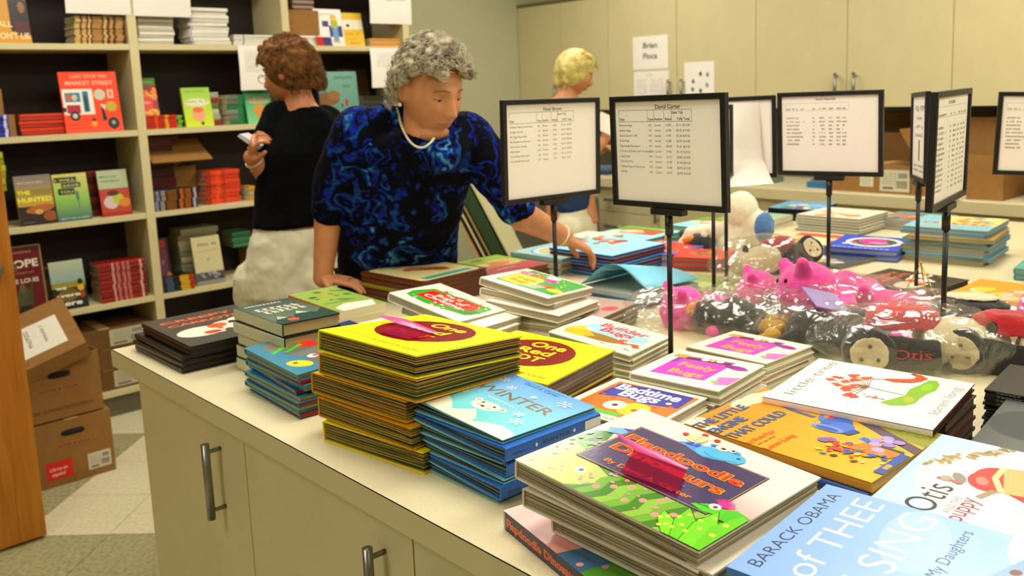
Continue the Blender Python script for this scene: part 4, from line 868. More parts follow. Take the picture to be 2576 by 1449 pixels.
stack('dark magazine with yellow and white patches', 'lying under the royal blue book', (-1.66, 2.62, .963), -8, 0, 0, .27, .20, 'A', 2, 'paper', ['#3c4450'], '#9c947c', generic_art('#4c5464', ['#d8b838', '#e8e4dc', '#8c98a8'], None, seed=14, n=14), seed=34)
stack('cream comic book with a red band', 'lying behind the royal blue book', (-1.79, 2.86, .966), 6, 0, 0, .25, .24, 'A', 2, 'paper', ['#d8c890'], '#d0c090', generic_art('#e8d898', ['#e8e8dc', '#d8483c', '#c8a848'], None, seed=15, n=14, band='#dc5048'), seed=35)
stack('black picture book with orange lettering', 'lying far right behind the red plush toy', (-1.27, 2.40, .965), -5, 0, 0, .25, .235, 'N', 1, 'hard', ['#171411'], '#3a342c', art_halloween, seed=36)
stack('orange and red picture book lying flat', 'in front of the tall blue pile', (-.98, 2.42, .962), 2, 0, 0, .30, .24, 'A', 1, 'paper', ['#d89028'], '#d0b070', generic_art('#e0a030', ['#d86828', '#e8c848', '#c04424', '#e8dcb8'], None, seed=16, n=22), seed=37)
stack('teal picture book with a red stripe', 'right of the tall blue pile', (-.93, 2.75, .985), 8, 0, 0, .25, .25, 'A', 2, 'hard', ['#4c9c98'], '#90a8a0', generic_art('#58a8a0', ['#b85c5c', '#78c0b8'], None, seed=17, n=8), seed=38)
stack('dark red paperback', 'in the short pile at the far right', (-.98, 3.10, 1.02), 10, 0, 0, .18, .22, 'A', 6, 'paper', ['#7c2018', '#5c1c14'], '#6c4030', generic_art('#8c5830', ['#c85c28', '#90a050', '#e0c060'], None, seed=18), seed=39)
# right foreground
stack('white picture book with an autumn tree and a fox', 'in the pile at the right', (-.766, 1.183, 1.054), 7.9, .3, 0, .259, .236, 'N', 1, 'hard', ['#3c1414'], '#4c3428', art_tree, z0=1.0425, seed=40, spines=['#f0e8d8'], jit=.002, yj=.6)
MB()
stack('orange picture book with a blue steam engine', 'in the pile between dinosaur and tree books', (-.808, 1.035, 1.042), -1.3, .3, 0, .303, .212, 'N', 6, 'hard', ['#e0a040', '#3c5c98'], '#c8b888', art_engine, seed=41, jit=.004)
stack('dark hidden hardback', 'under the far side of the white tree book', (-.762, 1.262, 1.042), 6, 0, 0, .246, .150, 'A', 5, 'hard', ['#2c1614', '#4c1a18'], '#4c3c30', None, seed=42, jit=0, yj=0)
stack('pale blue picture book with red-topped tan vehicle', 'in the pile at the right edge', (-.486, .990, 1.043), 4, .3, 0, .251, .248, 'N', 5, 'hard', ['#a8ccd8'], '#b8bcb0', art_otis, seed=43)
stack('dark grey and green picture book', 'partly under the pale blue book at the right', (-.494, 1.317, 1.012), 7, 0, 0, .28, .222, 'N', 3, 'hard', ['#54584c'], '#9c9c88', art_long, seed=44)
stack('sky blue picture book with large white title', 'in the pile nearest the camera', (-.519, .734, 1.045), 4.4, .8, -.2, .30, .242, 'N', 5, 'hard', ['#5c88cc'], '#c8d0d8', art_obama, seed=45, spines=['#5484cc'], jit=.003)
stack('thin black comic book with fine white spine print', 'in the dark pile at the right edge', (-.555, 1.53, 1.022), 6, 0, 0, .24, .17, 'N', 12, 'paper', ['#0e0d0c'], '#2c2a26', generic_art('#15130f', ['#2c2820', '#3c3830'], None, seed=19), seed=46, jit=.003,
      spine_art=lambda h, t: Art(h, t).scrawl(.08, .25, t * .5, '#8c8878', .8, 30))
# picture book whose cover the woman is lifting
M = Rot(2, 0, 0); w_, h_, t_ = .25, .24, .016
ob = MB().box((-w_ / 2, -h_ / 2, 0), (w_ / 2, h_ / 2, .0022), '#4c98b8').box((-w_ / 2, -h_ / 2, .0022), (-w_ / 2 + .003, h_ / 2, t_), '#4c98b8').build('book', gloss_m)
c_ = Vector((-1.66, 1.93, .9685)); mw = M.to_4x4(); mw.translation = c_; ob.matrix_world = mw
tag(ob, 'light blue picture book with its cover being lifted by the woman in blue', 'book')
MB().box((-w_ / 2 + .003, -h_ / 2 + .003, .0023), (w_ / 2 - .003, h_ / 2 - .003, t_), '#c8ccc0').build('pages', pages_m, ob)
n_ = 12; vs = []; cols = []
for i in range(n_ + 1):
    for j, y in enumerate((-h_ / 2, h_ / 2)):
        s_ = i / n_; lift = .075 * (sin(pi * min(1, s_ * .9)) ** 1.2) * (1 if j == 0 else .35)
        vs.append((-w_ / 2 + w_ * s_ * (1 - .06 * (lift > .02)), y, t_ + .003 + lift)); vs.append((-w_ / 2 + w_ * s_, y, t_ + .0052 + lift))
fs = []; cc = []
for i in range(n_):
    a = i * 4; b = a + 4
    fs += [(a + 1, b + 1, b + 3, a + 3), (a, a + 2, b + 2, b), (a, b, b + 1, a + 1), (a + 2, a + 3, b + 3, b + 2)]
fs += [(0, 1, 3, 2), (n_ * 4, n_ * 4 + 2, n_ * 4 + 3, n_ * 4 + 1)]
MB().add(vs, fs, '#8cd4ec', True).build('lifted_cover', gloss_m, ob)

# translucent red flags stuck on two covers
def flag(book, tip, w, h, t, q):
    """q: four cover points u, v: lower left, lower right, hinge right, hinge left"""
    P = lambda u, v, z=0: Vector(((u - .5) * w, (v - .5) * h, t + z)); a, b, c_, d = [P(*x, .0026) for x in q]
    MB().add([a, b, c_, d], [(0, 1, 2, 3)]).build('sticky_flag', flag_m, book)
    lo = [P(*x) for x in tip[0]]; hi = [P(*x) for x in tip[1]]; n = 5; vs = []; fs = []
    for q in range(3):
        for i in range(n + 1):
            f = i / n; g_ = f * (len(lo) - 1); k = min(int(g_), len(lo) - 2); g_ -= k; l = lo[k].lerp(lo[k + 1], g_); h_ = hi[k].lerp(hi[k + 1], g_); vs.append(l.lerp(h_, q / 2) + Vector((0, 0, .002 * sin(pi * q / 2))))
    for q in range(2):
        for i in range(n): k = q * (n + 1) + i; fs.append((k, k + 1, k + n + 2, k + n + 1))
    MB().add(vs, fs, smooth=True).build('flag_tip', flag_top_m, book)
tops = {}
for o in C.objects:
    lb_ = o.get('label', '')
    if 'topmost' in lb_:
        if lb_.startswith('large dinosaur'): tops['f'] = o
        if lb_.startswith('yellow pop'): tops['y'] = o
        if lb_.startswith('film-wrapped'): tops['w'] = o
flag(tops['f'], (((.19, .535, .008), (.32, .50, .002), (.45, .515, .002), (.595, .525, .002)), ((.165, .55, .009), (.31, .535, .008), (.45, .545, .007), (.60, .545, .003))), .298, .258, .030, ((.42, .26), (.69, .31), (.595, .525), (.32, .50)))
flag(tops['y'], (((.05, .50, .010), (.22, .52, .003), (.40, .52, .003), (.62, .50, .003)), ((.06, .53, .011), (.2, .60, .010), (.42, .56, .008), (.63, .54, .004))), .254, .248, .0385, ((.34, .25), (.66, .24), (.62, .50), (.22, .52)))
MB().box((-.1235, -.116, -.001), (.1235, .116, .0440)).build('film_wrap', film_m, tops['w'])
# ================================================================ BOOKCASE CONTENTS
M_STAND = Matrix(((0, 0, 1), (1, 0, 0), (0, 1, 0)))      # cover faces +x, top of the cover up
def face_book(label, px, level, art, cover, page='#d8cca8', inset=.025, lean=10, style='hard', t=.02, yaw=0, spine=None):
    """px = left, right, top of the book in the photograph, standing on shelf `level`"""
    l, r, top = px; z0 = ST[level]; x = BX - inset
    def base_v(u):       # image height where the shelf meets the book
        v = 0
        for _ in range(3):
            p = onx(u, v, x)
            v = v + (p.z - z0) * 560
        return v
    yl = onx(l, base_v(l), x).y; yr = onx(r, base_v(r), x).y; um = (l + r) / 2; h = (onx(um, top, x).z - z0) / cos(radians(lean))
    M = Matrix.Rotation(radians(yaw), 3, 'Z') @ Matrix.Rotation(radians(-lean), 3, 'Y') @ M_STAND
    w = yr - yl
    up = M @ Vector((0, 1, 0)); nrm = M @ Vector((0, 0, 1))
    c = Vector((x, (yl + yr) / 2, z0 + t * sin(radians(lean)) * 0 + .0005)) + up * (h / 2) - nrm * t
    return make_book(M, c, style, w, h, t, cover, page, spine or cover, 1, art, label=label)
def shelf_stack(desc, place, px, level, n, covers, page='#cfc4a0', bands=(), depth=.15, inset=.03, jit=.004, style='paper', z0=None, seed=1, shelf_x=None, mat=None):
    """pile lying on a shelf with spines to the room; px = left, right, top"""
    l, r, top = px; x = BX - inset; zb = ST[level] if z0 is None else z0
    def fy(u):
        v = 0
        for _ in range(3): v = v + (onx(u, v, x).z - zb) * 560
        return onx(u, v, x).y
    y0, y1 = fy(l), fy(r); zt = onx((l + r) / 2, top, x).z; t = (zt - zb) / n; rnd = random.Random(seed); h = y1 - y0; sa = None
    if bands:
        a = Art(h, t)
        for b0, b1, c_ in bands: a.rect(b0, 0, b1, 1, c_)
        sa = a.mb.build('spine_print', gloss_m, link=False)
    for i in range(n):
        M = Matrix.Rotation(radians(180 + rnd.uniform(-1.5, 1.5)), 3, 'Z')
        c = Vector((x - depth / 2 + rnd.uniform(-jit, jit), (y0 + y1) / 2 + rnd.uniform(-jit, jit), zb + .0005 + t * (n - 1 - i)))
        # canonical spine at -x faces +x once turned
        make_book(M, c, style, depth, h, t - .0006, covers[i % len(covers)], page, None, i % 3, None, spine_art=sa, label=fit_label(desc, ordinal(i, n), place), group=f'pile: {desc}')
def cover(bg, *items):
    def f(w, h):
        a = Art(w, h); a.rect(0, 0, 1, 1, bg)
        for it in items: getattr(a, it[0])(*it[1:-1], **it[-1]) if isinstance(it[-1], dict) else getattr(a, it[0])(*it[1:])
        return a
    return f
rr_ = random.Random(2)
# left bay
face_book('orange novel with a dark portrait on the top shelf', (-14, 82, -40), 4, cover('#c8901c', ('rect', .5, .2, 1, .75, '#1c1410'), ('ell', .78, .68, .16, .13, '#120c0a'), ('ell', .84, .62, .09, .1, '#8c5c28'), ('rect', .6, .14, 1, .38, '#4c1410'), ('rect', 0, .3, .12, .8, '#b02c14'),
    ('text', 'BALL', .04, .28, .026, '#e8dca8', {'wid': .5, 'bold': .03}), ('text', "DON'T LIE", .04, .08, .026, '#e8dca8', {'wid': .92, 'bold': .03})), '#6c3c14')
shelf_stack('tan and brown banded paperback', 'in the left pile under the hanging papers', (192, 320, 42), 4, 9, ['#5c3c20'], bands=((0, .1, '#c8a868'), (.14, .22, '#c8a060'), (.26, .3, '#d8b878'), (.34, .52, '#a87c44'), (.56, .62, '#c8a868'), (.68, .74, '#b8904c'), (.8, .94, '#b08850')), seed=5)
shelf_stack('royal blue paperback with white dots', 'at the left end of the second shelf', (-22, 26, 290), 3, 5, ['#2c3498'], bands=((.75, .9, '#d8dce8'),), depth=.13, inset=.015, seed=6)
shelf_stack('orange-red hardback', 'beside the bus picture book', (56, 172, 286), 3, 6, ['#c83c10', '#a82c0c'], inset=.05, depth=.26, style='hard', seed=7)
def art_bus(w, h):
    a = Art(w, h); a.rect(0, 0, 1, 1, '#e8470c'); a.text('LAST STOP ON', .2, .90, .016, '#f0b49c', wid=.62, bold=.03); a.text('MARKET STREET', .1, .785, .019, '#f0c0a8', wid=.82, bold=.03)
    a.rect(.02, .30, .54, .72, '#ece8da'); a.rect(.06, .51, .32, .66, '#3c7c98'); a.ell(.12, .59, .04, .06, '#c85c30'); a.ell(.22, .58, .05, .05, '#c8c0a0'); a.rect(.36, .34, .46, .68, '#2c6c84'); a.rect(.39, .36, .43, .6, '#1c3440'); a.rect(.07, .32, .3, .46, '#a8243c'); a.rect(0, .35, .06, .42, '#14100c')
    a.ell(.19, .28, .085, .08, '#1c1410'); a.ell(.19, .28, .045, .042, '#c8c0b0'); a.ell(.66, .62, .10, .09, '#c8c8b0'); a.rect(.8, .56, .9, .70, '#f0d8c8'); a.rect(.82, .58, .88, .68, '#e07858')
    a.ell(.84, .42, .095, .085, '#b8a838'); a.poly([(.64, .46), (.74, .45), (.72, .36)], '#ecd8d0'); a.poly([(.66, .44), (.7, .38), (.74, .2), (.66, .18)], '#241410'); a.ell(.5, .14, .05, .045, '#e8a020'); a.ell(.5, .21, .03, .025, '#1c1008')
    a.ell(.84, .14, .1, .1, '#201c18'); a.ell(.84, .15, .035, .035, '#a09888'); a.line([(.84, .34), (.84, .24)], .001, '#583020'); a.line([(.52, .18), (.66, .36)], .002, '#8c3c10'); a.scrawl(.1, .12, .006, '#a83008', .3, 14); a.scrawl(.1, .06, .006, '#a83008', .34, 14); return a
face_book('orange picture book with a city bus on the cover', (168, 312, 180), 3, art_bus, '#d8400c', lean=8, t=.012)
shelf_stack('yellow-green paperback', 'at the left end of the third shelf', (-20, 20, 383), 2, 6, ['#a8b028', '#8c9420'], inset=.02, z0=ST[2] + .17, seed=8)
face_book('novel with yellow title over a stormy sky', (53, 145, 441), 2, lambda w, h: (lambda a: (a.grad(0, .4, 1, 1, '#b8943c', '#7c7470'), a.rect(0, .6, 1, .72, '#8c7c30'), a.rect(0, 0, 1, .38, '#241408'), a.ell(.6, .32, .4, .08, '#a8601c', 8), a.ell(.55, .26, .12, .05, '#c8a060'), a.ell(.85, .16, .2, .1, '#8c4c14'),
    a.text('THE', .03, .62, .018, '#e8e414', wid=.36, bold=.06), a.text('HUNTED', .03, .47, .02, '#e8e414', wid=.92, bold=.06), a.text('MATT DE LA PEÑA', .08, .84, .007, '#d8d0b8', wid=.7), a.scrawl(.1, .05, .004, '#8c8478', .3, 8))[0])(Art(w, h)), '#a8a020')
face_book('novel with pale green sea and black title blocks', (148, 234, 437), 2, lambda w, h: (lambda a: (a.grad(0, 0, 1, .5, '#386060', '#8cb850'), a.grad(0, .5, 1, 1, '#8cb850', '#c8c068'), a.rect(.04, .82, .7, .93, '#14140c'), a.rect(.24, .7, .8, .81, '#14140c'), a.rect(.12, .56, .6, .69, '#14140c'),
    a.text('I WILL', .08, .845, .011, '#b8c070', wid=.58, bold=.04), a.text('SAVE', .28, .725, .011, '#b8c070', wid=.48, bold=.04), a.text('YOU', .17, .59, .013, '#b8c070', wid=.38, bold=.04), a.ell(.66, .52, .05, .12, '#4c7058'), a.line([(.66, .42), (.66, .24)], .003, '#305048'), a.text('MATT DE LA PEÑA', .1, .04, .007, '#c8d4c8', wid=.82))[0])(Art(w, h)), '#34585c')
shelf_stack('dark red hardback', 'behind the standing novels', (196, 332, 428), 2, 7, ['#5c1c18', '#3c1010'], inset=.10, depth=.18, style='hard', seed=9)
face_book('novel with red canyon and pale green top', (260, 334, 428), 2, lambda w, h: (lambda a: (a.rect(0, .58, 1, 1, '#a8b48c'), a.rect(0, 0, 1, .6, '#a83c1c'), a.ell(.35, .3, .25, .14, '#c8b8b0'), a.ell(.6, .36, .2, .12, '#a8b830'), a.ell(.8, .28, .2, .1, '#c87c20'), a.rect(0, 0, 1, .08, '#98280c'), a.ell(.45, .5, .2, .06, '#4c1408'), a.text('MEXICAN', .08, .84, .010, '#2c4c30', wid=.55), a.text('WHITEBOY', .08, .74, .010, '#2c4c30', wid=.66))[0])(Art(w, h)), '#8c2c18')
face_book('tall maroon picture book with large cream lettering', (26, 124, 619), 1, lambda w, h: (lambda a: (a.rect(0, 0, 1, 1, '#5c0e14'), a.frame(.005, .005, .995, .995, .006, '#8c7c50'), a.text("A NATION'S", .1, .90, .008, '#c8a890', wid=.66), a.text('HOPE', .04, .70, .034, '#e4d8c0', wid=.86, bold=.05), a.text('THE STORY OF', .1, .61, .006, '#b89c50', wid=.66), a.text('JOE LOUIS', .06, .48, .020, '#d8ccb8', wid=.8, bold=.04),
    a.ell(.45, .22, .2, .2, '#4c4c30'), a.poly([(.5, .2), (.66, .5), (.7, .5), (.66, .2)], '#40402c'), a.ell(.42, .4, .08, .07, '#5c5838'), a.rect(.3, 0, .62, .16, '#20241c'))[0])(Art(w, h)), '#6c6438', t=.014, lean=6)
face_book('novel with a pale sky and white lower-case title', (140, 225, 657), 1, lambda w, h: (lambda a: (a.grad(0, .5, 1, 1, '#7ca0a0', '#b4b898'), a.rect(0, 0, 1, .5, '#1c1c14'), a.ell(.4, .5, 1, .06, '#8c8428'), a.ell(.45, .3, .3, .14, '#6c5818'), a.ell(.84, .42, .1, .07, '#c8a818'), a.ell(.84, .54, .08, .06, '#14180c'), a.ell(.85, .28, .1, .08, '#8c3c18'), a.text('we', .1, .42, .016, '#f0ece0', wid=.32, bold=.05), a.text('were', .1, .26, .016, '#f0ece0', wid=.7, bold=.05), a.text('here', .12, .08, .022, '#f0ece0', wid=.7, bold=.05))[0])(Art(w, h)), '#4c1820')
shelf_stack('maroon paperback with white spine lettering', 'at the right end of the fourth shelf', (256, 372, 657), 1, 9, ['#8c2014', '#7c1c14'], page='#a89c7c', bands=((.28, .33, '#c89890'), (.38, .44, '#b87068'), (.5, .56, '#b87068'), (.6, .66, '#b07068'), (.88, .93, '#d8a8a0')), depth=.13, inset=.02, seed=10)
# middle bay
shelf_stack('white catalogue', 'in the left pile on the top shelf of the middle bay', (352, 440, 40), 4, 9, ['#b8b4a0', '#e8e4d4'], page='#d8d4c0', inset=.05, seed=11)
shelf_stack('white spiral booklet', 'in the tall white pile in the middle bay', (482, 578, 20), 4, 10, ['#e8e4d6', '#d4d0c0'], page='#e4e0d0', bands=((.02, .05, '#8c8cc0'),), seed=12, jit=.008)
shelf_stack('loose white brochure', 'in the flat pile beside the tall white pile', (590, 700, 88), 4, 4, ['#dcd8c8'], page='#b4b09c', bands=((.2, .24, '#9c9cb8'),), inset=.02, seed=13)
face_book('red and orange joke book with a green top', (362, 408, 196), 3, lambda w, h: (lambda a: (a.rect(0, 0, 1, 1, '#8c1410'), a.rect(0, .86, 1, 1, '#3c6c18'), a.blobs(14, ['#d87818', '#e89828'], .05, .62, .95, .8, .09, random.Random(1)), a.ell(.4, .5, .34, .14, '#d8301c'), a.blobs(14, ['#d8a818', '#c87818'], .05, .26, .95, .38, .09, random.Random(3)), a.scrawl(.2, .5, .01, '#e8c8a0', .4, 5), a.scrawl(.1, .9, .01, '#88b850', .8, 6))[0])(Art(w, h)), '#a82c14', inset=.06)
shelf_stack('red paperback with orange and yellow bands', 'in front of the red joke book', (368, 446, 290), 3, 5, ['#b02c18'], bands=((.3, .4, '#d85020'), (.62, .74, '#d89828'), (.8, .98, '#c82814')), inset=.015, depth=.12, seed=14)
shelf_stack('small lime-green booklet', 'right of the red banded paperbacks', (448, 460, 290), 3, 5, ['#7cb030', '#58982c'], inset=.03, depth=.12, seed=15)
face_book('lime-green paperback with a red-haired cartoon head', (470, 540, 220), 3, lambda w, h: (lambda a: (a.grad(0, 0, 1, 1, '#c8d810', '#8cb818'), a.ell(.5, .62, .44, .1, '#d8d8b0'), a.ell(.5, .3, .24, .17, '#e0a070'), a.ell(.5, .43, .2, .07, '#d85c20'), a.ell(.6, .08, .06, .05, '#2c3450'), a.scrawl(.12, .62, .009, '#8c3c1c', .76, 10), a.scrawl(.12, .88, .008, '#4c6c10', .7, 9))[0])(Art(w, h)), '#a8bc18')
shelf_stack('mixed green and red paperback', 'behind the lime-green paperback', (524, 556, 232), 3, 6, ['#a8a888', '#8c3420', '#607838', '#c8c4a8'], inset=.09, depth=.14, seed=16)
shelf_stack('grey and green paperback', 'left of the mint-green paperback', (576, 618, 238), 3, 6, ['#78806c', '#687060', '#2c6c44'], bands=((.6, 1, '#2c7c4c'),), inset=.06, depth=.14, seed=17)
face_book('mint-green paperback with an orange cartoon animal', (626, 690, 226), 3, lambda w, h: (lambda a: (a.grad(0, 0, 1, 1, '#78c888', '#2c7c48'), a.ell(.5, .68, .42, .1, '#a8a078'), a.scrawl(.12, .68, .009, '#7c4428', .76, 10), a.ell(.5, .42, .24, .14, '#c88c28'), a.ell(.52, .26, .2, .12, '#c88838'), a.ell(.55, .08, .1, .04, '#e0c020'))[0])(Art(w, h)), '#3c8c58')
shelf_stack('dark red storybook', 'at the top left of the third shelf, middle bay', (384, 448, 342), 2, 7, ['#4c1010', '#380c0c'], inset=.12, depth=.18, style='hard', seed=18)
shelf_stack('black paperback with orange and silver spine print', 'under the open carton flap', (392, 500, 476), 2, 4, ['#1c1814'], bands=((.02, .1, '#7c8098'), (.14, .24, '#8c8478'), (.28, .5, '#70481c'), (.58, .66, '#b05c18'), (.7, .84, '#8c4c1c'), (.9, .96, '#a8a8b4')), inset=.0, depth=.13, seed=19)
shelf_stack('orange-red hardback with dark bands', 'beside the open carton', (520, 606, 428), 2, 7, ['#d0441c', '#c03c18'], page='#a89c84', bands=((.0, .16, '#98301c'), (.3, .42, '#e05028'), (.5, .56, '#a8341c')), inset=.04, depth=.18, style='hard', seed=20, jit=.006)
shelf_stack('small amber booklet', 'at the right end of the third shelf', (628, 646, 468), 2, 3, ['#c88c1c', '#a8a088'], inset=.02, depth=.1, seed=21)
face_book('dark novel with a red and blue title strip', (408, 440, 600), 1, lambda w, h: (lambda a: (a.rect(0, 0, 1, 1, '#2c0c0c'), a.rect(.2, .1, .8, .8, '#5c2c3c'), a.rect(.1, .82, .8, .96, '#8c2414'), a.ell(.8, .26, .2, .08, '#a8780c'), a.scrawl(.4, .2, .02, '#7c84a8', .3, 2), a.scrawl(.4, .5, .02, '#7c84a8', .3, 2))[0])(Art(w, h)), '#1c0c0c', inset=.06)
shelf_stack('black paperback with yellow and red bands', 'at the left end of the fourth shelf', (414, 490, 694), 1, 5, ['#14100e'], bands=((.1, .32, '#40506c'), (.56, .86, '#c8a02c'), (.88, 1, '#b8341c')), inset=.005, depth=.13, seed=22)
shelf_stack('grey paperback', 'in the tall pile behind the cream novel', (462, 556, 572), 1, 10, ['#8c8868', '#787458', '#9c9474'], page='#8c8464', inset=.11, depth=.15, seed=23, jit=.008)
face_book('cream novel with an orange line and a street photo', (499, 569, 595), 1, lambda w, h: (lambda a: (a.rect(0, 0, 1, 1, '#c8c094'), a.rect(0, .08, 1, .26, '#4c4c50'), a.blobs(12, ['#8c90a0', '#28242c', '#a8a08c'], .05, .1, .95, .24, .05, random.Random(3)), a.rect(0, 0, 1, .09, '#8c887c'), a.scrawl(.12, .8, .016, '#6c6858', .78, 8), a.scrawl(.12, .68, .008, '#c08850', .78, 14), a.ell(.5, .52, .06, .03, '#a8a070'))[0])(Art(w, h)), '#a89c74')
shelf_stack('green-edged paperback', 'on the brown carton in the middle bay', (588, 634, 582), 1, 5, ['#3c7c50', '#2c6844'], page='#8c9070', inset=.12, depth=.15, z0=ST[1] + .16, seed=24)
# right bay
shelf_stack('brown-edged hardback', 'on the carton in the top right bay', (737, 790, -4), 4, 5, ['#6c3c1c', '#a89c90'], page='#6c4c2c', inset=.1, depth=.2, style='hard', z0=ST[4] + .20, seed=25)
face_book('white picture book with a blond cartoon boy and purple shapes', (802, 870, 22), 4, lambda w, h: (lambda a: (a.rect(0, 0, 1, 1, '#ece8dc'), a.rect(.25, .52, .48, .68, '#2c2464'), a.rect(.48, .25, .96, .55, '#342c7c'), a.poly([(.7, 0), (1, 0), (1, .18), (.8, .12)], '#e8e0d8'), a.ell(.68, .77, .12, .09, '#d8b050'), a.rect(.56, .5, .82, .7, '#a8a824'), a.rect(.6, .14, .8, .5, '#6c98b8'), a.rect(.56, .08, .82, .14, '#d8a890'), a.scrawl(.1, .84, .008, '#8c8878', .6, 12))[0])(Art(w, h)), '#e0dccc', inset=.04, t=.012)
face_book('yellow picture book with red lettering', (870, 920, 32), 4, lambda w, h: (lambda a: (a.rect(0, 0, 1, 1, '#d8b428'), a.rect(0, .5, 1, .8, '#e0d090'), a.rect(.05, .52, .48, .78, '#e8e4d0'), a.rect(.55, .52, .97, .78, '#e8e4d0'), a.ell(.26, .62, .1, .05, '#403828'), a.scrawl(.12, .34, .014, '#c85c18', .66, 5), a.scrawl(.12, .2, .01, '#c85c18', .5, 4), a.scrawl(.12, .06, .014, '#c85c18', .66, 5))[0])(Art(w, h)), '#c8a420', inset=.05, t=.012)
shelf_stack('purple-blue booklet with a red end', 'under the white picture book', (798, 836, 93), 4, 4, ['#3c3474'], bands=((0, .42, '#c82c20'),), inset=.01, depth=.1, seed=26)
shelf_stack('blank white booklet', 'at the left end of the top right shelf', (737, 796, 90), 4, 4, ['#e8e0d0', '#e0d8cc'], inset=.03, depth=.14, seed=27)
shelf_stack('amber paperback', 'at the right end of the top right shelf', (934, 1008, 97), 4, 5, ['#d89c20', '#d88818', '#b8b09c'], page='#d8d0b4', inset=.03, depth=.14, seed=28)
face_book('small grey-framed card standing behind the booklets', (775, 800, 55), 4, cover('#a8a490', ('rect', .12, .1, .88, .9, '#8c8874')), '#8c8878', inset=.06, t=.006)
face_book('teal picture book with a brown bear shape and a small red figure', (811, 908, 180), 3, lambda w, h: (lambda a: (a.grad(0, 0, 1, 1, '#58887c', '#7ca898'), a.ell(.1, .8, .16, .2, '#28402c'), a.ell(.2, .42, .3, .14, '#7c5830'), a.ell(.36, .5, .16, .1, '#8c6438'), a.ell(.1, .15, .3, .12, '#2c4028'), a.ell(.8, .04, .3, .1, '#243c28'), a.ell(.68, .34, .04, .08, '#a8301c'), a.ell(.56, .28, .02, .04, '#243020'), a.scrawl(.42, .84, .016, '#34604c', .5, 7), a.scrawl(.62, .66, .016, '#34604c', .2, 3))[0])(Art(w, h)), '#38584c', inset=.06, lean=5)
face_book('brown-backed picture book leaning behind the teal one', (868, 940, 172), 3, None, '#3c2418', inset=.12, t=.02)
shelf_stack('dim grey paperback', 'right of the teal picture book', (915, 990, 240), 3, 5, ['#3c3c38', '#54503c', '#2c3a24'], inset=.1, depth=.15, seed=29)
# papers hanging from the shelf edges
def hang(label, quad, x, lines, title=None, group='papers taped to the bookcase'):
    P = [onx(u, v, x) for u, v in quad]        # top left, top right, bottom right, bottom left
    y0, y1 = (P[0].y + P[3].y) / 2, (P[1].y + P[2].y) / 2; z1, z0 = max(P[0].z, P[1].z), (P[2].z + P[3].z) / 2
    w_, h_ = y1 - y0, z1 - z0; mb = MB(); n = 5; vs = []; fs = []
    for i in range(n + 1):
        for y in (0, w_):
            b = .006 * sin(pi * i / n); vs += [(b, y, -h_ * i / n), (b + .0006, y, -h_ * i / n)]
    for i in range(n):
        a = i * 4; c_ = a + 4; fs += [(a + 1, c_ + 1, c_ + 3, a + 3), (a, a + 2, c_ + 2, c_), (a, c_, c_ + 1, a + 1), (a + 2, a + 3, c_ + 3, c_ + 2)]
    o = mb.add(vs, fs).build('paper_sheet', paper_m); o.location = (x, y0, z1); tag(o, label, 'paper', group)
    a = Art(w_, h_)
    if title: a.text(title, .12, .72, h_ * .12, '#3c3c34', wid=.76, bold=.04)
    for q in range(lines): a.scrawl(.14, .86 - q * .055 - (.0 if not title else .3), h_ * .016, '#8c887c', .62, 24)
    p = a.mb.build('printed_lines', matte_m, o); p.matrix_local = Matrix(((0, 0, 1, .0085), (1, 0, 0, 0), (0, 1, 0, -h_), (0, 0, 0, 1)))
    return o
hang('white paper hanging from the shelf at the top left', ((158, -60), (324, -58), (325, 37), (163, 33)), BX + .002, 0)
hang('white paper hanging just right of the first bookcase upright', ((330, -60), (476, -55), (477, 45), (333, 38)), BX + .002, 0)
hang('white name sheet hanging high at the right end of the bookcase', ((926, -25), (1034, -22), (1032, 62), (931, 58)), BX + .002, 0, 'Pennypacker')
hang('white price sheet hanging behind the short-haired brown-haired woman', ((597, 114), (700, 115), (708, 226), (606, 226)), BX + .002, 9)
hang('white price sheet hanging beside the grey-haired woman', ((930, 121), (1030, 122), (1030, 220), (936, 219)), BX + .002, 7)
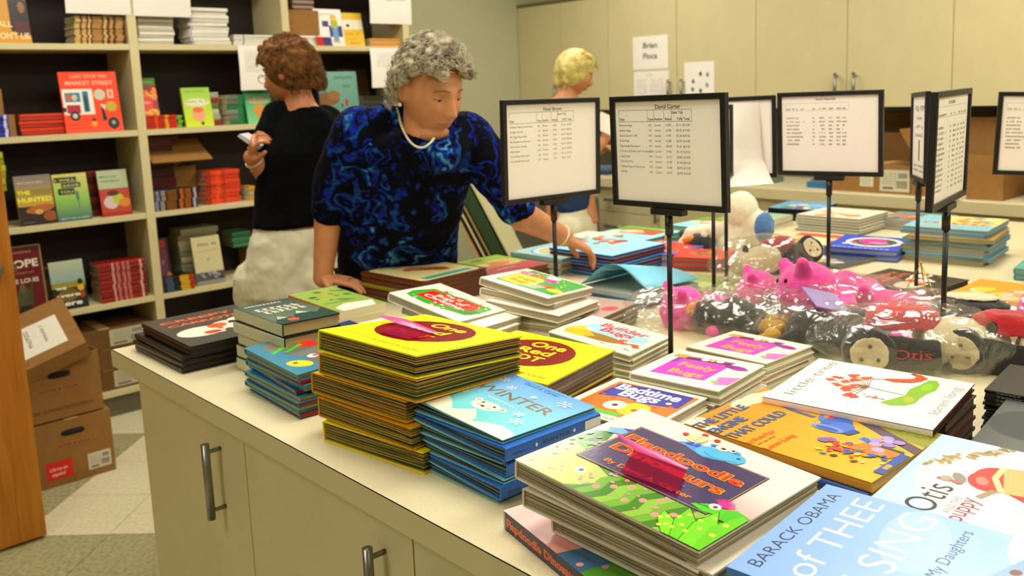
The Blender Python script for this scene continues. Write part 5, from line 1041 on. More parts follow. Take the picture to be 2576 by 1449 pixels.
# cartons
def carton(label, a, b, yaw=0, loc=None, labels=(), holes=(), flaps=None, text=None, open_top=False, group=None, mat=None):
    """cardboard box in local coordinates centred on its base"""
    t = empty('carton', loc, label, 'box', group, rz=radians(yaw)); w, d, h = a; th = .004; mt = mat or card_m
    body = MB()
    if open_top:
        for q in (((-w / 2, -d / 2, 0), (w / 2, d / 2, th)), ((-w / 2, -d / 2, th), (-w / 2 + th, d / 2, h)), ((w / 2 - th, -d / 2, th), (w / 2, d / 2, h)), ((-w / 2 + th, -d / 2, th), (w / 2 - th, -d / 2 + th, h)), ((-w / 2 + th, d / 2 - th, th), (w / 2 - th, d / 2, h))): body.box(*q)
    else: body.box((-w / 2, -d / 2, 0), (w / 2, d / 2, h))
    body.build('box_body', mt, t)
    if not open_top: MB().box((-w / 2 - .0006, -.025, h), (w / 2 + .0006, .025, h + .0006), '#c8a868').build('packing_tape', matte_m, t)
    for (y0, z0, y1, z1, col, kind) in labels:          # on the +x face
        o = MB().box((w / 2, y0, z0), (w / 2 + .0008, y1, z1), col).build('sticker', matte_m, t)
        ar = Art(y1 - y0, z1 - z0)
        if kind == 'red': ar.text('Libros en', .14, .5, (z1 - z0) * .2, '#f4d8cc', wid=.66); ar.text('español', .2, .2, (z1 - z0) * .2, '#f4d8cc', wid=.5)
        elif kind == 'bar':
            for q in range(5): ar.scrawl(.08, .8 - q * .12, (z1 - z0) * .05, '#6c6858', .5, 14)
            for q in range(14): ar.rect(.56 + q * .027, .15, .57 + q * .027 + (q % 3) * .004, .5, '#4c483c')
            ar.rect(.1, .1, .46, .2, '#5c584c'); ar.rect(.62, .62, .92, .86, '#8c887c')
        elif kind == 'lines':
            for q in range(4): ar.scrawl(.15, .7 - q * .18, (z1 - z0) * .07, '#4c4838', .7, 12)
        elif kind == 'blue': ar.text('LETTER & LEGAL', .04, .3, (z1 - z0) * .45, '#2c2c60', wid=.9)
        if ar.mb.v:
            p = ar.mb.build('sticker_print', matte_m, o); p.matrix_local = Matrix(((0, 0, 1, w / 2 + .0008), (1, 0, 0, y0), (0, 1, 0, z0), (0, 0, 0, 1)))
    for (yc, zc, ww) in holes:
        MB().loft([((w / 2 - .001, yc, zc), (0, ww / 2, 0), (0, 0, .013)), ((w / 2 + .0008, yc, zc), (0, ww / 2, 0), (0, 0, .013))], n=20, power=3.5).build('hand_hole', slot_m, t)
    for f in (flaps or ()):
        side, ang, ln = f; m_ = MB().box((0, -d / 2 + .003, -th / 2), (ln, d / 2 - .003, th / 2)) if side in '+-' else MB().box((0, -w / 2 + .003, -th / 2), (ln, w / 2 - .003, th / 2))
        o = m_.build('flap', mt, t)
        z_rot = {'+': 0, '-': 180, 'n': 90, 's': -90}[side]; pos = {'+': (w / 2, 0, h), '-': (-w / 2, 0, h), 'n': (0, d / 2, h), 's': (0, -d / 2, h)}[side]
        o.matrix_local = Matrix.Translation(pos) @ Matrix.Rotation(radians(z_rot), 4, 'Z') @ Matrix.Rotation(radians(-ang), 4, 'Y')
    return t
sm = lambda y0, z0, y1, z1: (y0, z0, y1, z1)
# boxes on the floor beside the door: front faces turned to the room
FX = -3.955
carton('lower brown file carton on the floor beside the door, red sticker', (.39, .30, .27), None, 0, (FX - .195, .995, .001), labels=((-.115, .03, -.015, .105, '#d02018', 'red'), (.045, .03, .135, .10, '#d8d0b8', 'bar'), (-.07, .155, .07, .175, '#a0681c', 'blue')), holes=((.0, .215, .09),))
MB_lid = MB().box((-.2, -.155, .20), (.2, .155, .276))
up = carton('upper brown file carton stacked by the door, lid ajar', (.385, .295, .255), None, 1.5, (FX - .20, .975, .279), labels=((-.1, .115, .07, .137, '#a0681c', 'blue'),), holes=((-.01, .185, .085),), open_top=True)
for q in range(2): 
    a_ = Art(.22, .05)
a_ = Art(.24, .02); a_.scrawl(0, .1, .012, '#6c4818', 1, 26); p = a_.mb.build('printed_lines', matte_m, up); p.matrix_local = Matrix(((0, 0, 1, .194), (1, 0, 0, -.12), (0, 1, 0, .035), (0, 0, 0, 1)))
b_ = MB().box((-.12, -.1, .01), (.14, .12, .24), '#c8d0d8').build('paper_stack', matte_m); b_.location = (FX - .2, .975, .279); tag(b_, 'stack of pale blue papers inside the upper file carton', 'papers')
lid = empty('lid', (FX - .17, .93, .60)); lid.parent = up; lid.matrix_parent_inverse = up_inv = (Matrix.Translation((FX - .20, .975, .279)) @ Matrix.Rotation(radians(1.5), 4, 'Z')).inverted(); lid.rotation_euler = (radians(20), radians(18), radians(-4))
lb = MB(); lb.box((-.21, -.165, 0), (.21, .165, .004))
for q in (((-.21, -.165, -.06), (-.206, .165, 0)), ((.206, -.165, -.06), (.21, .165, 0)), ((-.206, -.165, -.06), (.206, -.161, 0)), ((-.206, .161, -.06), (.206, .165, 0))): lb.box(*q)
lb.build('lid_shell', card_m, lid); s_ = MB().box((-.09, -.14, .004), (.14, .11, .0048), '#ece6d4').build('sticker', matte_m, lid)
a_ = Art(.23, .25); a_.scrawl(.15, .7, .012, '#5c5848', .6, 10); a_.scrawl(.15, .45, .016, '#6c6858', .6, 8); a_.scrawl(.3, .2, .016, '#6c6858', .4, 4); p = a_.mb.build('sticker_print', matte_m, s_); p.location = (-.09, -.14, .0048)
# cartons on the shelves
for q in range(3):
    z = ST[0] + q * .105
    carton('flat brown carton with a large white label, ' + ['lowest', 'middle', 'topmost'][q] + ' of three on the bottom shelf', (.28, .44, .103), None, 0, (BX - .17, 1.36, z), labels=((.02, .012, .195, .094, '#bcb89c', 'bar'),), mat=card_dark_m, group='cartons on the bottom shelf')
carton('tan carton standing at the left of the second shelf, lower of two', (.25, .24, .10), None, 0, (BX - .15, .96, ST[3]), mat=card_m)
carton('tan carton standing at the left of the second shelf, upper of two', (.25, .20, .115), None, 0, (BX - .15, .94, ST[3] + .1015), mat=card_m)
carton('tan carton at the left of the third shelf beside the yellow-titled novel', (.24, .13, .165), None, 0, (BX - .145, .905, ST[2]), mat=card_m)
oc = carton('open brown carton with its front flap hanging over dark paperbacks', (.20, .26, .21), None, 0, (BX - .24, 1.80, ST[2]), mat=card_m, open_top=True)
fl_ = MB().box((0, -.16, -.002), (.22, .15, .002)).build('flap', card_m, oc); fl_.matrix_local = Matrix.Translation((.02, .03, .345)) @ Matrix.Rotation(radians(28), 4, 'Y')
MB().box((-.1, -.13, .21), (-.096, .13, .36)).build('flap', card_m, oc)
carton('brown carton at the right of the fourth shelf, middle bay', (.2, .15, .155), None, 0, (BX - .22, 2.28, ST[1]), mat=card_m)
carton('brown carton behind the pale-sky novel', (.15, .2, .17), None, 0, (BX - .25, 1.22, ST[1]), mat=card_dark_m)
carton('brown carton in the top right bay', (.24, .2, .198), None, 0, (BX - .17, 2.575, ST[4]), mat=card_m)
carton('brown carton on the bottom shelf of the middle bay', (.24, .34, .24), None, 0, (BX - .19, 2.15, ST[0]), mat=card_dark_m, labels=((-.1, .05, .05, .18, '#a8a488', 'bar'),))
# cartons on the back counter: printed faces to the camera side (-y), so turned -90
CT = .981
carton('long brown carton on the back counter with a large shipping label', (.30, .42, .135), None, -90, (-2.13, 4.40, CT), labels=((.055, .012, .205, .118, '#c8c4a8', 'bar'), (-.05, .03, .02, .09, '#d0ccb4', 'lines')))
carton('brown carton behind the long one on the back counter', (.22, .44, .28), None, -90, (-2.10, 4.67, CT), flaps=(('-', 100, .1),), mat=card_dark_m)
carton('large brown carton on the back counter at the right with open flaps', (.33, .42, .205), None, -90, (-1.70, 4.40, CT), labels=((-.19, .04, -.10, .09, '#a8701c', 'lines'), (-.19, .12, -.12, .16, '#a8701c', 'lines')), open_top=True, flaps=(('n', 58, .13), ('-', 88, .155), ('s', 60, .13)))
carton('brown carton at the far right of the back counter', (.28, .5, .23), None, -90, (-1.0, 4.45, CT))
pc = MB().box((-.03, -.04, 0), (.05, .05, .045), '#e8e0d0').build('paper_roll', matte_m); pc.location = (-1.70, 4.205, CT); tag(pc, 'small white packet on the back counter before the large carton', 'packet')
for k, (u, v, col, nm) in enumerate(((2080, 455, '#2c6c98', 'blue'), (1515, 437, '#28405c', 'dark blue'), (1900, 455, '#7c8478', 'grey'), (1520, 410, '#8c7c4c', 'tan'))):
    p = ony(u, v, 4.35); b = MB().box((-.09, -.1, 0), (.09, .1, .03), col); b.box((-.07, -.09, .03), (.08, .08, .048), '#6c7c8c')
    o = b.build('folder', matte_m); o.location = (p.x, 4.40, CT); tag(o, nm + ' folder lying on the back counter ' + ['between the middle signs', 'behind the first sign', 'behind the drooping sheet', 'behind the blond woman'][k] if k != 3 else 'tan folder on the back counter beside the dark blue one', 'folder')
    if k == 3: o.location.x -= .22
# papers on the wall cabinet doors
def door_paper(label, quad, kind):
    P = [ony(u, v, 4.470) for u, v in quad]; x0, x1 = (P[0].x + P[3].x) / 2, (P[1].x + P[2].x) / 2; z1, z0 = (P[0].z + P[1].z) / 2, (P[2].z + P[3].z) / 2; w_, h_ = x1 - x0, z1 - z0
    o = MB().box((0, -.0008, 0), (w_, 0, h_)).build('paper_sheet', paper_m); o.location = (x0, 4.4715, z0); tag(o, label, 'paper', 'papers taped to the wall cabinets')
    a = Art(w_, h_)
    if kind == 'name': a.text('Brian', .3, .64, .034, '#4c4c40', wid=.4, bold=.04); a.text('Floca', .3, .32, .034, '#4c4c40', wid=.4, bold=.04)
    elif kind == 'table':
        a.scrawl(.35, .9, .006, '#8c8878', .2, 8)
        for q in range(11): a.scrawl(.08, .78 - q * .06, .007, '#b0ac98', .3, 14); a.scrawl(.48, .78 - q * .06, .007, '#a8a490', .42, 10)
    else:
        for (u, v) in ((.55, .7), (.78, .68), (.3, .52), (.76, .42), (.28, .32), (.55, .28)): a.ell(u, v, .05, .055, random.Random(int(u * 99)).choice(['#3c443c', '#8c8c80', '#6c7068'])); a.ell(u + .02, v - .03, .03, .03, '#7c7c70')
    p = a.mb.build('printed_marks', matte_m, o, kind='stuff'); p.matrix_local = Matrix(((1, 0, 0, 0), (0, 0, -1, -.0009), (0, 1, 0, 0), (0, 0, 0, 1)))
door_paper('white name sheet taped to a wall cabinet door', ((1591, 93), (1679, 87), (1681, 172), (1593, 176)), 'name')
door_paper('white price table taped right below the name sheet', ((1594, 180), (1682, 177), (1684, 285), (1596, 288)), 'table')
door_paper('white sheet with small dark pictures on a wall cabinet door', ((1721, 157), (1796, 154), (1797, 255), (1722, 258)), 'pics')
# poster boards leaning in the gap beyond the woman in blue
_er = Vector((.691, .723, 0)).normalized(); _ea = Vector((-.723, .691, 0)).normalized()
_t = (Vector((0, 0, 1)) * cos(radians(25)) - _er * sin(radians(25))).normalized(); _n = _ea.cross(_t) * -1
for k, (off, th_, col, nm) in enumerate(((-46, .012, '#b8a070', 'tan'), (-30, .006, '#d8d0a8', 'cream'), (-16, .008, '#a08850', 'brown'), (6, .045, '#2c4420', 'dark green'), (28, .006, '#c0bc90', 'pale grey'))):
    o = MB().box((-.28, -th_ / 2, 0), (.28, th_ / 2, 1.30), col).build('poster_board', matte_m)
    p = at(1226 + off, 550, 3.75); p = p - _t * ((p.z - .03) / _t.z); mm = Matrix.Identity(4)
    for q in range(3): mm[q][0] = _ea[q]; mm[q][1] = _n[q]; mm[q][2] = _t[q]; mm[q][3] = p[q]
    o.matrix_world = mm; tag(o, nm + ' poster board leaning in the gap beyond the woman in blue', 'board', 'leaning poster boards')
cb = carton('dark grey storage box on the floor beyond the woman in blue', (.5, .4, .9), None, 45, (-3.9, 3.78, .001), mat=backsplash_m)
# ================================================================ SIGN STANDS
def price_table(a, heading, rows, author, w_u=.70, tcol='#3c3830'):
    W, H = a.w, a.h; a.text(heading, .40, .925, .0085, tcol, bold=.03, center=False)
    x0, x1 = .035, .04 + w_u; cx_ = [x0, x0 + .41 * w_u + .0, x0 + .50 * w_u, x0 + .64 * w_u, x0 + .74 * w_u, x0 + .88 * w_u, x1]
    a.frame(x0, .80, x1, .915, .0007, '#5c5848')
    for c_ in cx_[1:-1]: a.line([(c_, .80), (c_, .915)], .0006, '#5c5848')
    for t_, c_, v in (('Title', cx_[0] + .004, .812), ('Type', cx_[1] + .003, .812), ('Author', cx_[2] + .003, .812), ('Retail', cx_[3] + .012, .812), ('Sales Tax', cx_[4] + .004, .875), ('7.0%', cx_[4] + .05, .812), ('Total', cx_[5] + .012, .812)): a.text(t_, c_, v, .0052, tcol, bold=.02)
    for k, (ti, re, tx, to) in enumerate(rows):
        v = .755 - k * .052
        for t_, c_ in ((ti, cx_[0] + .004), ('HC', cx_[1] + .012), (author, cx_[2] + .006), (re, cx_[3] + .018), (tx, cx_[4] + .045), (to, cx_[5] + .008)): a.text(t_, c_, v, .0044, '#6c6858', bold=0)
    return a
R1 = [('Children Make Terrible Pets', '17.06', '$1.19', '$18.25'), ('Creepy Carrots', '17.06', '$1.19', '$18.25'), ('Mr. Tiger Goes Wild', '17.06', '$1.19', '$18.25'), ('My Teacher Is a Monster!', '16.82', '$1.18', '$18.00'), ('The Curious Garden', '17.06', '$1.19', '$18.25'), ('Wild Robot', '17.06', '$1.19', '$18.25'), ('You Will Be My Friend!', '16.12', '$1.13', '$17.25'), ('You Will Be My Friend!', '7.24', '$0.51', '$7.75')]
R2 = [('Bedtime Bugs', '15.89', '$1.11', '$17.00'), ('Builder Bugs', '13.08', '$0.92', '$14.00'), ("David Carter's 100", '17.99', '$1.26', '$19.25'), ('Feely Bugs', '13.08', '$0.92', '$14.00'), ('Flapdoodle Dinosaurs', '20.09', '$1.41', '$21.50'), ("If You're A Robot and You Know It", '17.06', '$1.19', '$18.25'), ('Jingle Bugs', '12.15', '$0.85', '$13.00'), ('One Red Dot', '22.90', '$1.60', '$24.50'), ('Twelve Bugs of Christmas', '13.08', '$0.92', '$14.00'), ('Winter', '14.95', '$1.05', '$16.00')]
def scr_table(a, rows, w_u=.66, head=True):
    if head: a.scrawl(.38, .93, .006, '#2c2820', .2, 12)
    a.frame(.04, .81, .04 + w_u, .91, .0006, '#8c8878')
    for k in range(rows + 1):
        v = .75 - k * .05 if k else .82
        for u, wd, n in ((.05, .2, 12), (.33, .03, 2), (.40, .08, 5), (.50, .05, 4), (.58, .05, 4), (.64, .05, 4)): a.scrawl(u * w_u / .66, v, .0045, '#8c887a' if k else '#5c584c', wd * w_u / .66 * (.6 + .4 * random.Random(k).random()), n)
    return a
def sign(label, P, yaw, tx, ty, w_, h_, art, base=True, pole_dx=0.0, back=None):
    Z0 = .9502; t = empty('sign_stand', (P[0], P[1], Z0), label, 'sign', 'black-framed price signs on the island')
    M = Rot(yaw, tx, ty).to_4x4(); M.translation = Vector((0, 0, P[2] - Z0)); b = .0125; th = .007
    fr = MB(); o_ = [(-w_ / 2, 0), (w_ / 2, 0), (w_ / 2, h_), (-w_ / 2, h_)]; i_ = [(-w_ / 2 + b, b), (w_ / 2 - b, b), (w_ / 2 - b, h_ - b), (-w_ / 2 + b, h_ - b)]
    vs = [(x, -th, z) for x, z in o_] + [(x, -th, z) for x, z in i_] + [(x, th, z) for x, z in o_] + [(x, th, z) for x, z in i_]; fs = []
    for k in range(4):
        l = (k + 1) % 4; fs += [(k, l, l + 4, k + 4), (k + 8, k + 12, l + 12, l + 8), (k, k + 8, l + 8, l), (k + 4, l + 4, l + 12, k + 12)]
    f = fr.add(vs, fs).build('frame', black_m, t, bevel=.0015); f.matrix_local = M
    p = MB().box((-w_ / 2 + b * .6, -.0012, b * .6), (w_ / 2 - b * .6, .0012, h_ - b * .6)).build('paper_insert', paper_m, t); p.matrix_local = M
    for side, ar in ((0, art), (1, back)):
        if not ar: continue
        a = ar(Art(w_ - 2 * b, h_ - 2 * b)); me = a.mb.build('printed_table', matte_m, p)
        me.matrix_local = Matrix(((1, 0, 0, -w_ / 2 + b), (0, 0, -1, -.0012), (0, 1, 0, b), (0, 0, 0, 1))) if side == 0 else Matrix(((-1, 0, 0, w_ / 2 - b), (0, 0, 1, .0012), (0, 1, 0, b), (0, 0, 0, 1)))
    c = MB().box((-.04, -.011, -.013), (.04, .011, .0)).build('clamp', black_m, t, bevel=.001); c.matrix_local = M
    zt = P[2] - Z0
    s = MB().loft([((0, 0, zt - .055), (.0085, 0, 0), (0, .0085, 0)), ((0, 0, zt - .01), (.0085, 0, 0), (0, .0085, 0))], n=14).build('pole_sleeve', black_m, t)
    MB().loft([((0, 0, .006), (.0055, 0, 0), (0, .0055, 0)), ((0, 0, zt - .03), (.0055, 0, 0), (0, .0055, 0))], n=14).build('pole', black_m, t)
    MB().box((-.032, -.032, 0), (.032, .032, .006)).build('base_plate', black_m, t, bevel=.002)
    return t
sign('leftmost black-framed sign with a short faint price table', (-1.643, 1.580, 1.271), 87.7, .9, .6, .328, .255, lambda a: price_table(a, 'Peter Brown', R1, 'Brown', tcol='#6c685c'))
sign('large near black-framed sign with a legible price table, pole before pink toys', (-1.151, 1.434, 1.299), .5, .6, -.6, .294, .232, lambda a: price_table(a, 'David Carter', R2, 'Carter'), back=None)
sign('empty black-framed sign half hidden behind the near one, white sheet drooping', (-1.534, 2.178, 1.274), 30, 0, -.9, .290, .235, None)
sign('black-framed sign in the middle right with a faint price table', (-1.26, 2.279, 1.285), 9.9, 1.6, -.4, .293, .233, lambda a: scr_table(a.text('Aaron Reynolds', .36, .945, .006, '#3c3830', bold=.03), 8, head=False))
sign('narrow-looking black-framed sign turned almost edge-on, left of its neighbour', (-1.084, 2.451, 1.262), -57, 0, -2, .235, .245, lambda a: (a.scrawl(.1, .82, .014, '#3c3830', .8, 9), a.scrawl(.3, .70, .01, '#6c6858', .4, 4), a.scrawl(.25, .60, .01, '#6c6858', .5, 5), a.scrawl(.2, .5, .01, '#6c6858', .6, 6), a.rect(.46, .2, .54, .46, '#4c2c20'), a.scrawl(.1, .12, .006, '#6c6858', .8, 16), a.scrawl(.1, .06, .006, '#6c6858', .8, 16), a)[-1])
sign('black-framed sign seen steeply from the side with a long price list', (-.755, 1.84, 1.291), 99.8, 1.3, -.4, .295, .230, lambda a: (scr_table(a, 13, .9), a)[-1])
sign('rightmost black-framed sign, cut by the edge of the photograph', (-.85, 2.76, 1.259), 28, .7, 2, .290, .235, lambda a: scr_table(a, 9))
# stand whose frame is hidden behind the near sign: only its pole shows
sign('black-framed sign hidden behind the near one, only its pole showing', (-1.465, 2.02, 1.29), 95, 0, 0, .20, .20, None)
# white sheet drooping from the empty frame
dn = (Vector((0, 0, 0)))
Pc = Vector((-1.534, 2.178, 1.274)); ux = Vector((cos(radians(30)), sin(radians(30)), 0)); uy = Vector((ux.y, -ux.x, 0))
prof = [(0.0, .228), (.006, .19), (.010, .14), (.012, .09), (.014, .055), (.035, .03), (.070, .015), (.105, .0), (.135, -.012)]
vs = []; fs = []
for i, (o_, z) in enumerate(prof):
    for s_ in (-1, 1):
        off = .04 * max(0, i - 4) / 4; sl = .0
        q = Pc + ux * (s_ * (.118 if i < 5 else .118 + .006 * (i - 4)) - .025 * (s_ > 0) * (1 - i / 8) ) + uy * (o_ + .016 * (i / 8) * s_) + Vector((0, 0, z + (.012 * s_ * (i > 4))))
        vs += [tuple(q), tuple(q + uy * .0008 + Vector((0, 0, .0004)))]
for i in range(len(prof) - 1):
    a = i * 4; b = a + 4; fs += [(a + 1, b + 1, b + 3, a + 3), (a, a + 2, b + 2, b), (a, b, b + 1, a + 1), (a + 2, a + 3, b + 3, b + 2)]
o = MB().add(vs, fs, '#ffffff', True).build('paper_sheet', paper_m); tag(o, 'white paper sheet drooping out of the empty black sign frame', 'paper')

# ================================================================ PLUSH TOYS AND FILM BAGS
def bag(label, c, r, rot=0, seed=1, pinch=.0, amp=.009, group='clear film bags over plush toys', z0=.9515):
    """crumpled clear film bag around a toy"""
    mb = MB(); mb.ball((0, 0, 0), 1.0, n=56, m_=30); R_ = Matrix.Rotation(radians(rot), 3, 'Z'); vs = []
    for v in mb.v:
        v = Vector(v); q = Vector((math.copysign(abs(v.x) ** .75, v.x) * r[0], math.copysign(abs(v.y) ** .75, v.y) * r[1], v.z * r[2]))
        n1 = noise.noise(q * 13 + Vector((seed * 7, 0, 0))); n2 = 1 - abs(noise.noise(q * 22 + Vector((0, seed * 5, 0)))) * 2.2
        q += v.normalized() * (n1 * amp * 1.3 + (n2 - .5) * amp * .9)
        k = abs(q.x) / r[0]
        if k > .7: q.z *= max(.18, 1 - (k - .7) * 2.2); q.x *= 1 + (k - .7) * .35
        q = R_ @ q + Vector(c); q.z = max(q.z, z0 + .0005); vs.append(tuple(q))
    mb.v = vs; o = mb.build('film_bag', clear_m); tag(o, label, 'plastic bag', group); return o
def plush(name, label, mb, cat='plush toy', vox=.005, sm_=3):
    o = mb.build('body', plush_m, None); return o
def colour_blob(mb, name, col, parent, vox=.004, sm_=4, mat=None):
    """one soft stuffed piece: remeshed union in one colour"""
    # the remesh modifier drops vertex colours, so each soft colour has its own fabric
    o = mb.build(name, mat or fabric(col), parent, remesh=vox, smooth_it=sm_)
    md = o.modifiers.new('soft_dents', 'DISPLACE'); md.texture = dent_tex; md.strength = .007; md.mid_level = .5; md.texture_coords = 'LOCAL'
    return o
dent_tex = bpy.data.textures.new('soft_dents', 'CLOUDS'); dent_tex.noise_scale = .03
def fabric(col):
    return material('plush_' + col.strip('#'), col, rough=.95, sheen=.35, noise_amt=.14, noise_scale=70, bump=.35, bump_scale=240)
ZW = .951
def pig(label, c, yaw, s=1.0, tilt=0, face=True):
    """generic pink stuffed animal lying down"""
    t = empty('plush_toy', (c[0], c[1], ZW), label, 'plush toy', 'pink plush toys'); R_ = Matrix.Rotation(radians(yaw), 3, 'Z') @ Matrix.Rotation(radians(tilt), 3, 'X')
    P = lambda x, y, z: R_ @ Vector((x * s, y * s, z * s)) + Vector((0, 0, c[2] - ZW))
    mb = MB(); mb.ball(P(0, 0, .0), .062 * s, n=18); mb.ball(P(.075, 0, -.01), .05 * s); mb.ball(P(.12, .01, -.016), .04 * s)
    for a, b in (((.05, .05, -.01), (.02, .11, -.03)), ((.05, -.05, -.01), (.03, -.11, -.03)), ((.13, .03, -.02), (.19, .06, -.03)), ((.13, -.03, -.02), (.19, -.05, -.03))): mb.cap(P(*a), P(*b), .022 * s, .019 * s)
    for sy in (-1, 1): mb.cap(P(-.02, .034 * sy, .038), P(-.026, .05 * sy, .058), .02 * s, .013 * s)
    colour_blob(mb, 'body', '#f04ca4', t)
    if face:
        MB().ball(P(-.056, 0, -.004), (.014 * s, .022 * s, .017 * s)).build('snout', fabric('#f070b4'), t)
        for sy in (-1, 1): MB().ball(P(-.050, .022 * sy, .026), .0045 * s).build('eye', slot_m, t)
        MB().tube([P(-.055, -.03 + q * .01, -.022 - .008 * sin(pi * q / 6)) for q in range(7)], .0016, n=5).build('stitched_smile', slot_m, t)
    return t
pig('pink plush toy with smiling head in the centre bag', (-1.12, 1.93, 1.035), 52, 1.25, -12)
pig('pink plush toy crumpled beside the near sign pole', (-1.36, 1.75, .988), 60, 1.0, 0, False)
pig('pink plush toy lying flat behind the centre one', (-1.34, 2.05, .985), 40, .95, 0, False)
pig('pink plush toy at the right edge behind the black wheel', (-.68, 2.25, .99), 30, 1.1, 0, False)
pig('pink plush toy under the centre bag, limbs forward', (-1.0, 2.0, .992), 45, 1.15, 0, False)
bag('crumpled clear bag around the centre pink plush toys', (-1.05, 1.97, .998), (.21, .125, .080), 42, 2)
bag('crumpled clear bag around the pink toy beside the near sign pole', (-1.37, 1.75, .985), (.16, .10, .055), 50, 3)
bag('crumpled clear bag around the flat pink toy', (-1.33, 2.05, .98), (.14, .09, .05), 40, 4)
bag('crumpled clear bag at the right edge around a pink toy', (-.66, 2.25, .985), (.15, .09, .06), 20, 9)
bag('empty puffed clear bag behind the centre pink toys', (-1.23, 2.17, .985), (.12, .09, .06), 10, 10)
# black plush birds with yellow feet and orange beaks
def bird(label, c, yaw, s=1.0):
    t = empty('plush_toy', (c[0], c[1], ZW), label, 'plush toy', 'black plush toys with yellow feet'); R_ = Matrix.Rotation(radians(yaw), 3, 'Z')
    P = lambda x, y, z: R_ @ Vector((x * s, y * s, z * s)) + Vector((0, 0, c[2] - ZW))
    mb = MB(); mb.ball(P(0, 0, 0), (.055 * s, .05 * s, .045 * s)); mb.ball(P(.07, 0, .0), .036 * s); mb.cap(P(-.02, .04, 0), P(-.06, .07, -.015), .02 * s, .01 * s); mb.cap(P(-.02, -.04, 0), P(-.06, -.07, -.015), .02 * s, .01 * s)
    colour_blob(mb, 'body', '#22231f', t)
    MB().cap(P(.09, .0, .01), P(.135, 0, .0), .022 * s, .01 * s).build('beak', fabric('#e88c18'), t)
    for sy in (-1, 1):
        f = MB().ball(P(-.075, .03 * sy, -.01), .019 * s).cap(P(-.075, .03 * sy, -.01), P(-.10, .045 * sy, -.015), .012 * s, .009 * s); colour_blob(f, 'foot', '#e0a818', t, .003)
    return t
bird('black plush toy with yellow feet nearest the magenta board books', (-1.21, 1.76, .995), 200, 1.05)
bird('black plush toy with an orange beak beside the tractor toy', (-1.01, 1.76, .995), 20, 1.1)
bird('black plush toy with yellow feet farther back', (-1.20, 1.92, .985), 120, .8)
bag('crumpled clear bag around the black plush toys, left', (-1.21, 1.78, .99), (.14, .10, .062), 35, 5)
bag('crumpled clear bag around the black plush toy, right', (-1.01, 1.77, .995), (.14, .085, .065), 30, 6)
cardp = MB().box((-.04, -.06, 0), (.04, .06, .003), '#9c8cc0').build('picture_card', gloss_m); cardp.location = (-1.0, 1.80, 1.058); cardp.rotation_euler = (.15, .25, .85); tag(cardp, 'small lilac picture card lying on the black plush toy', 'card')
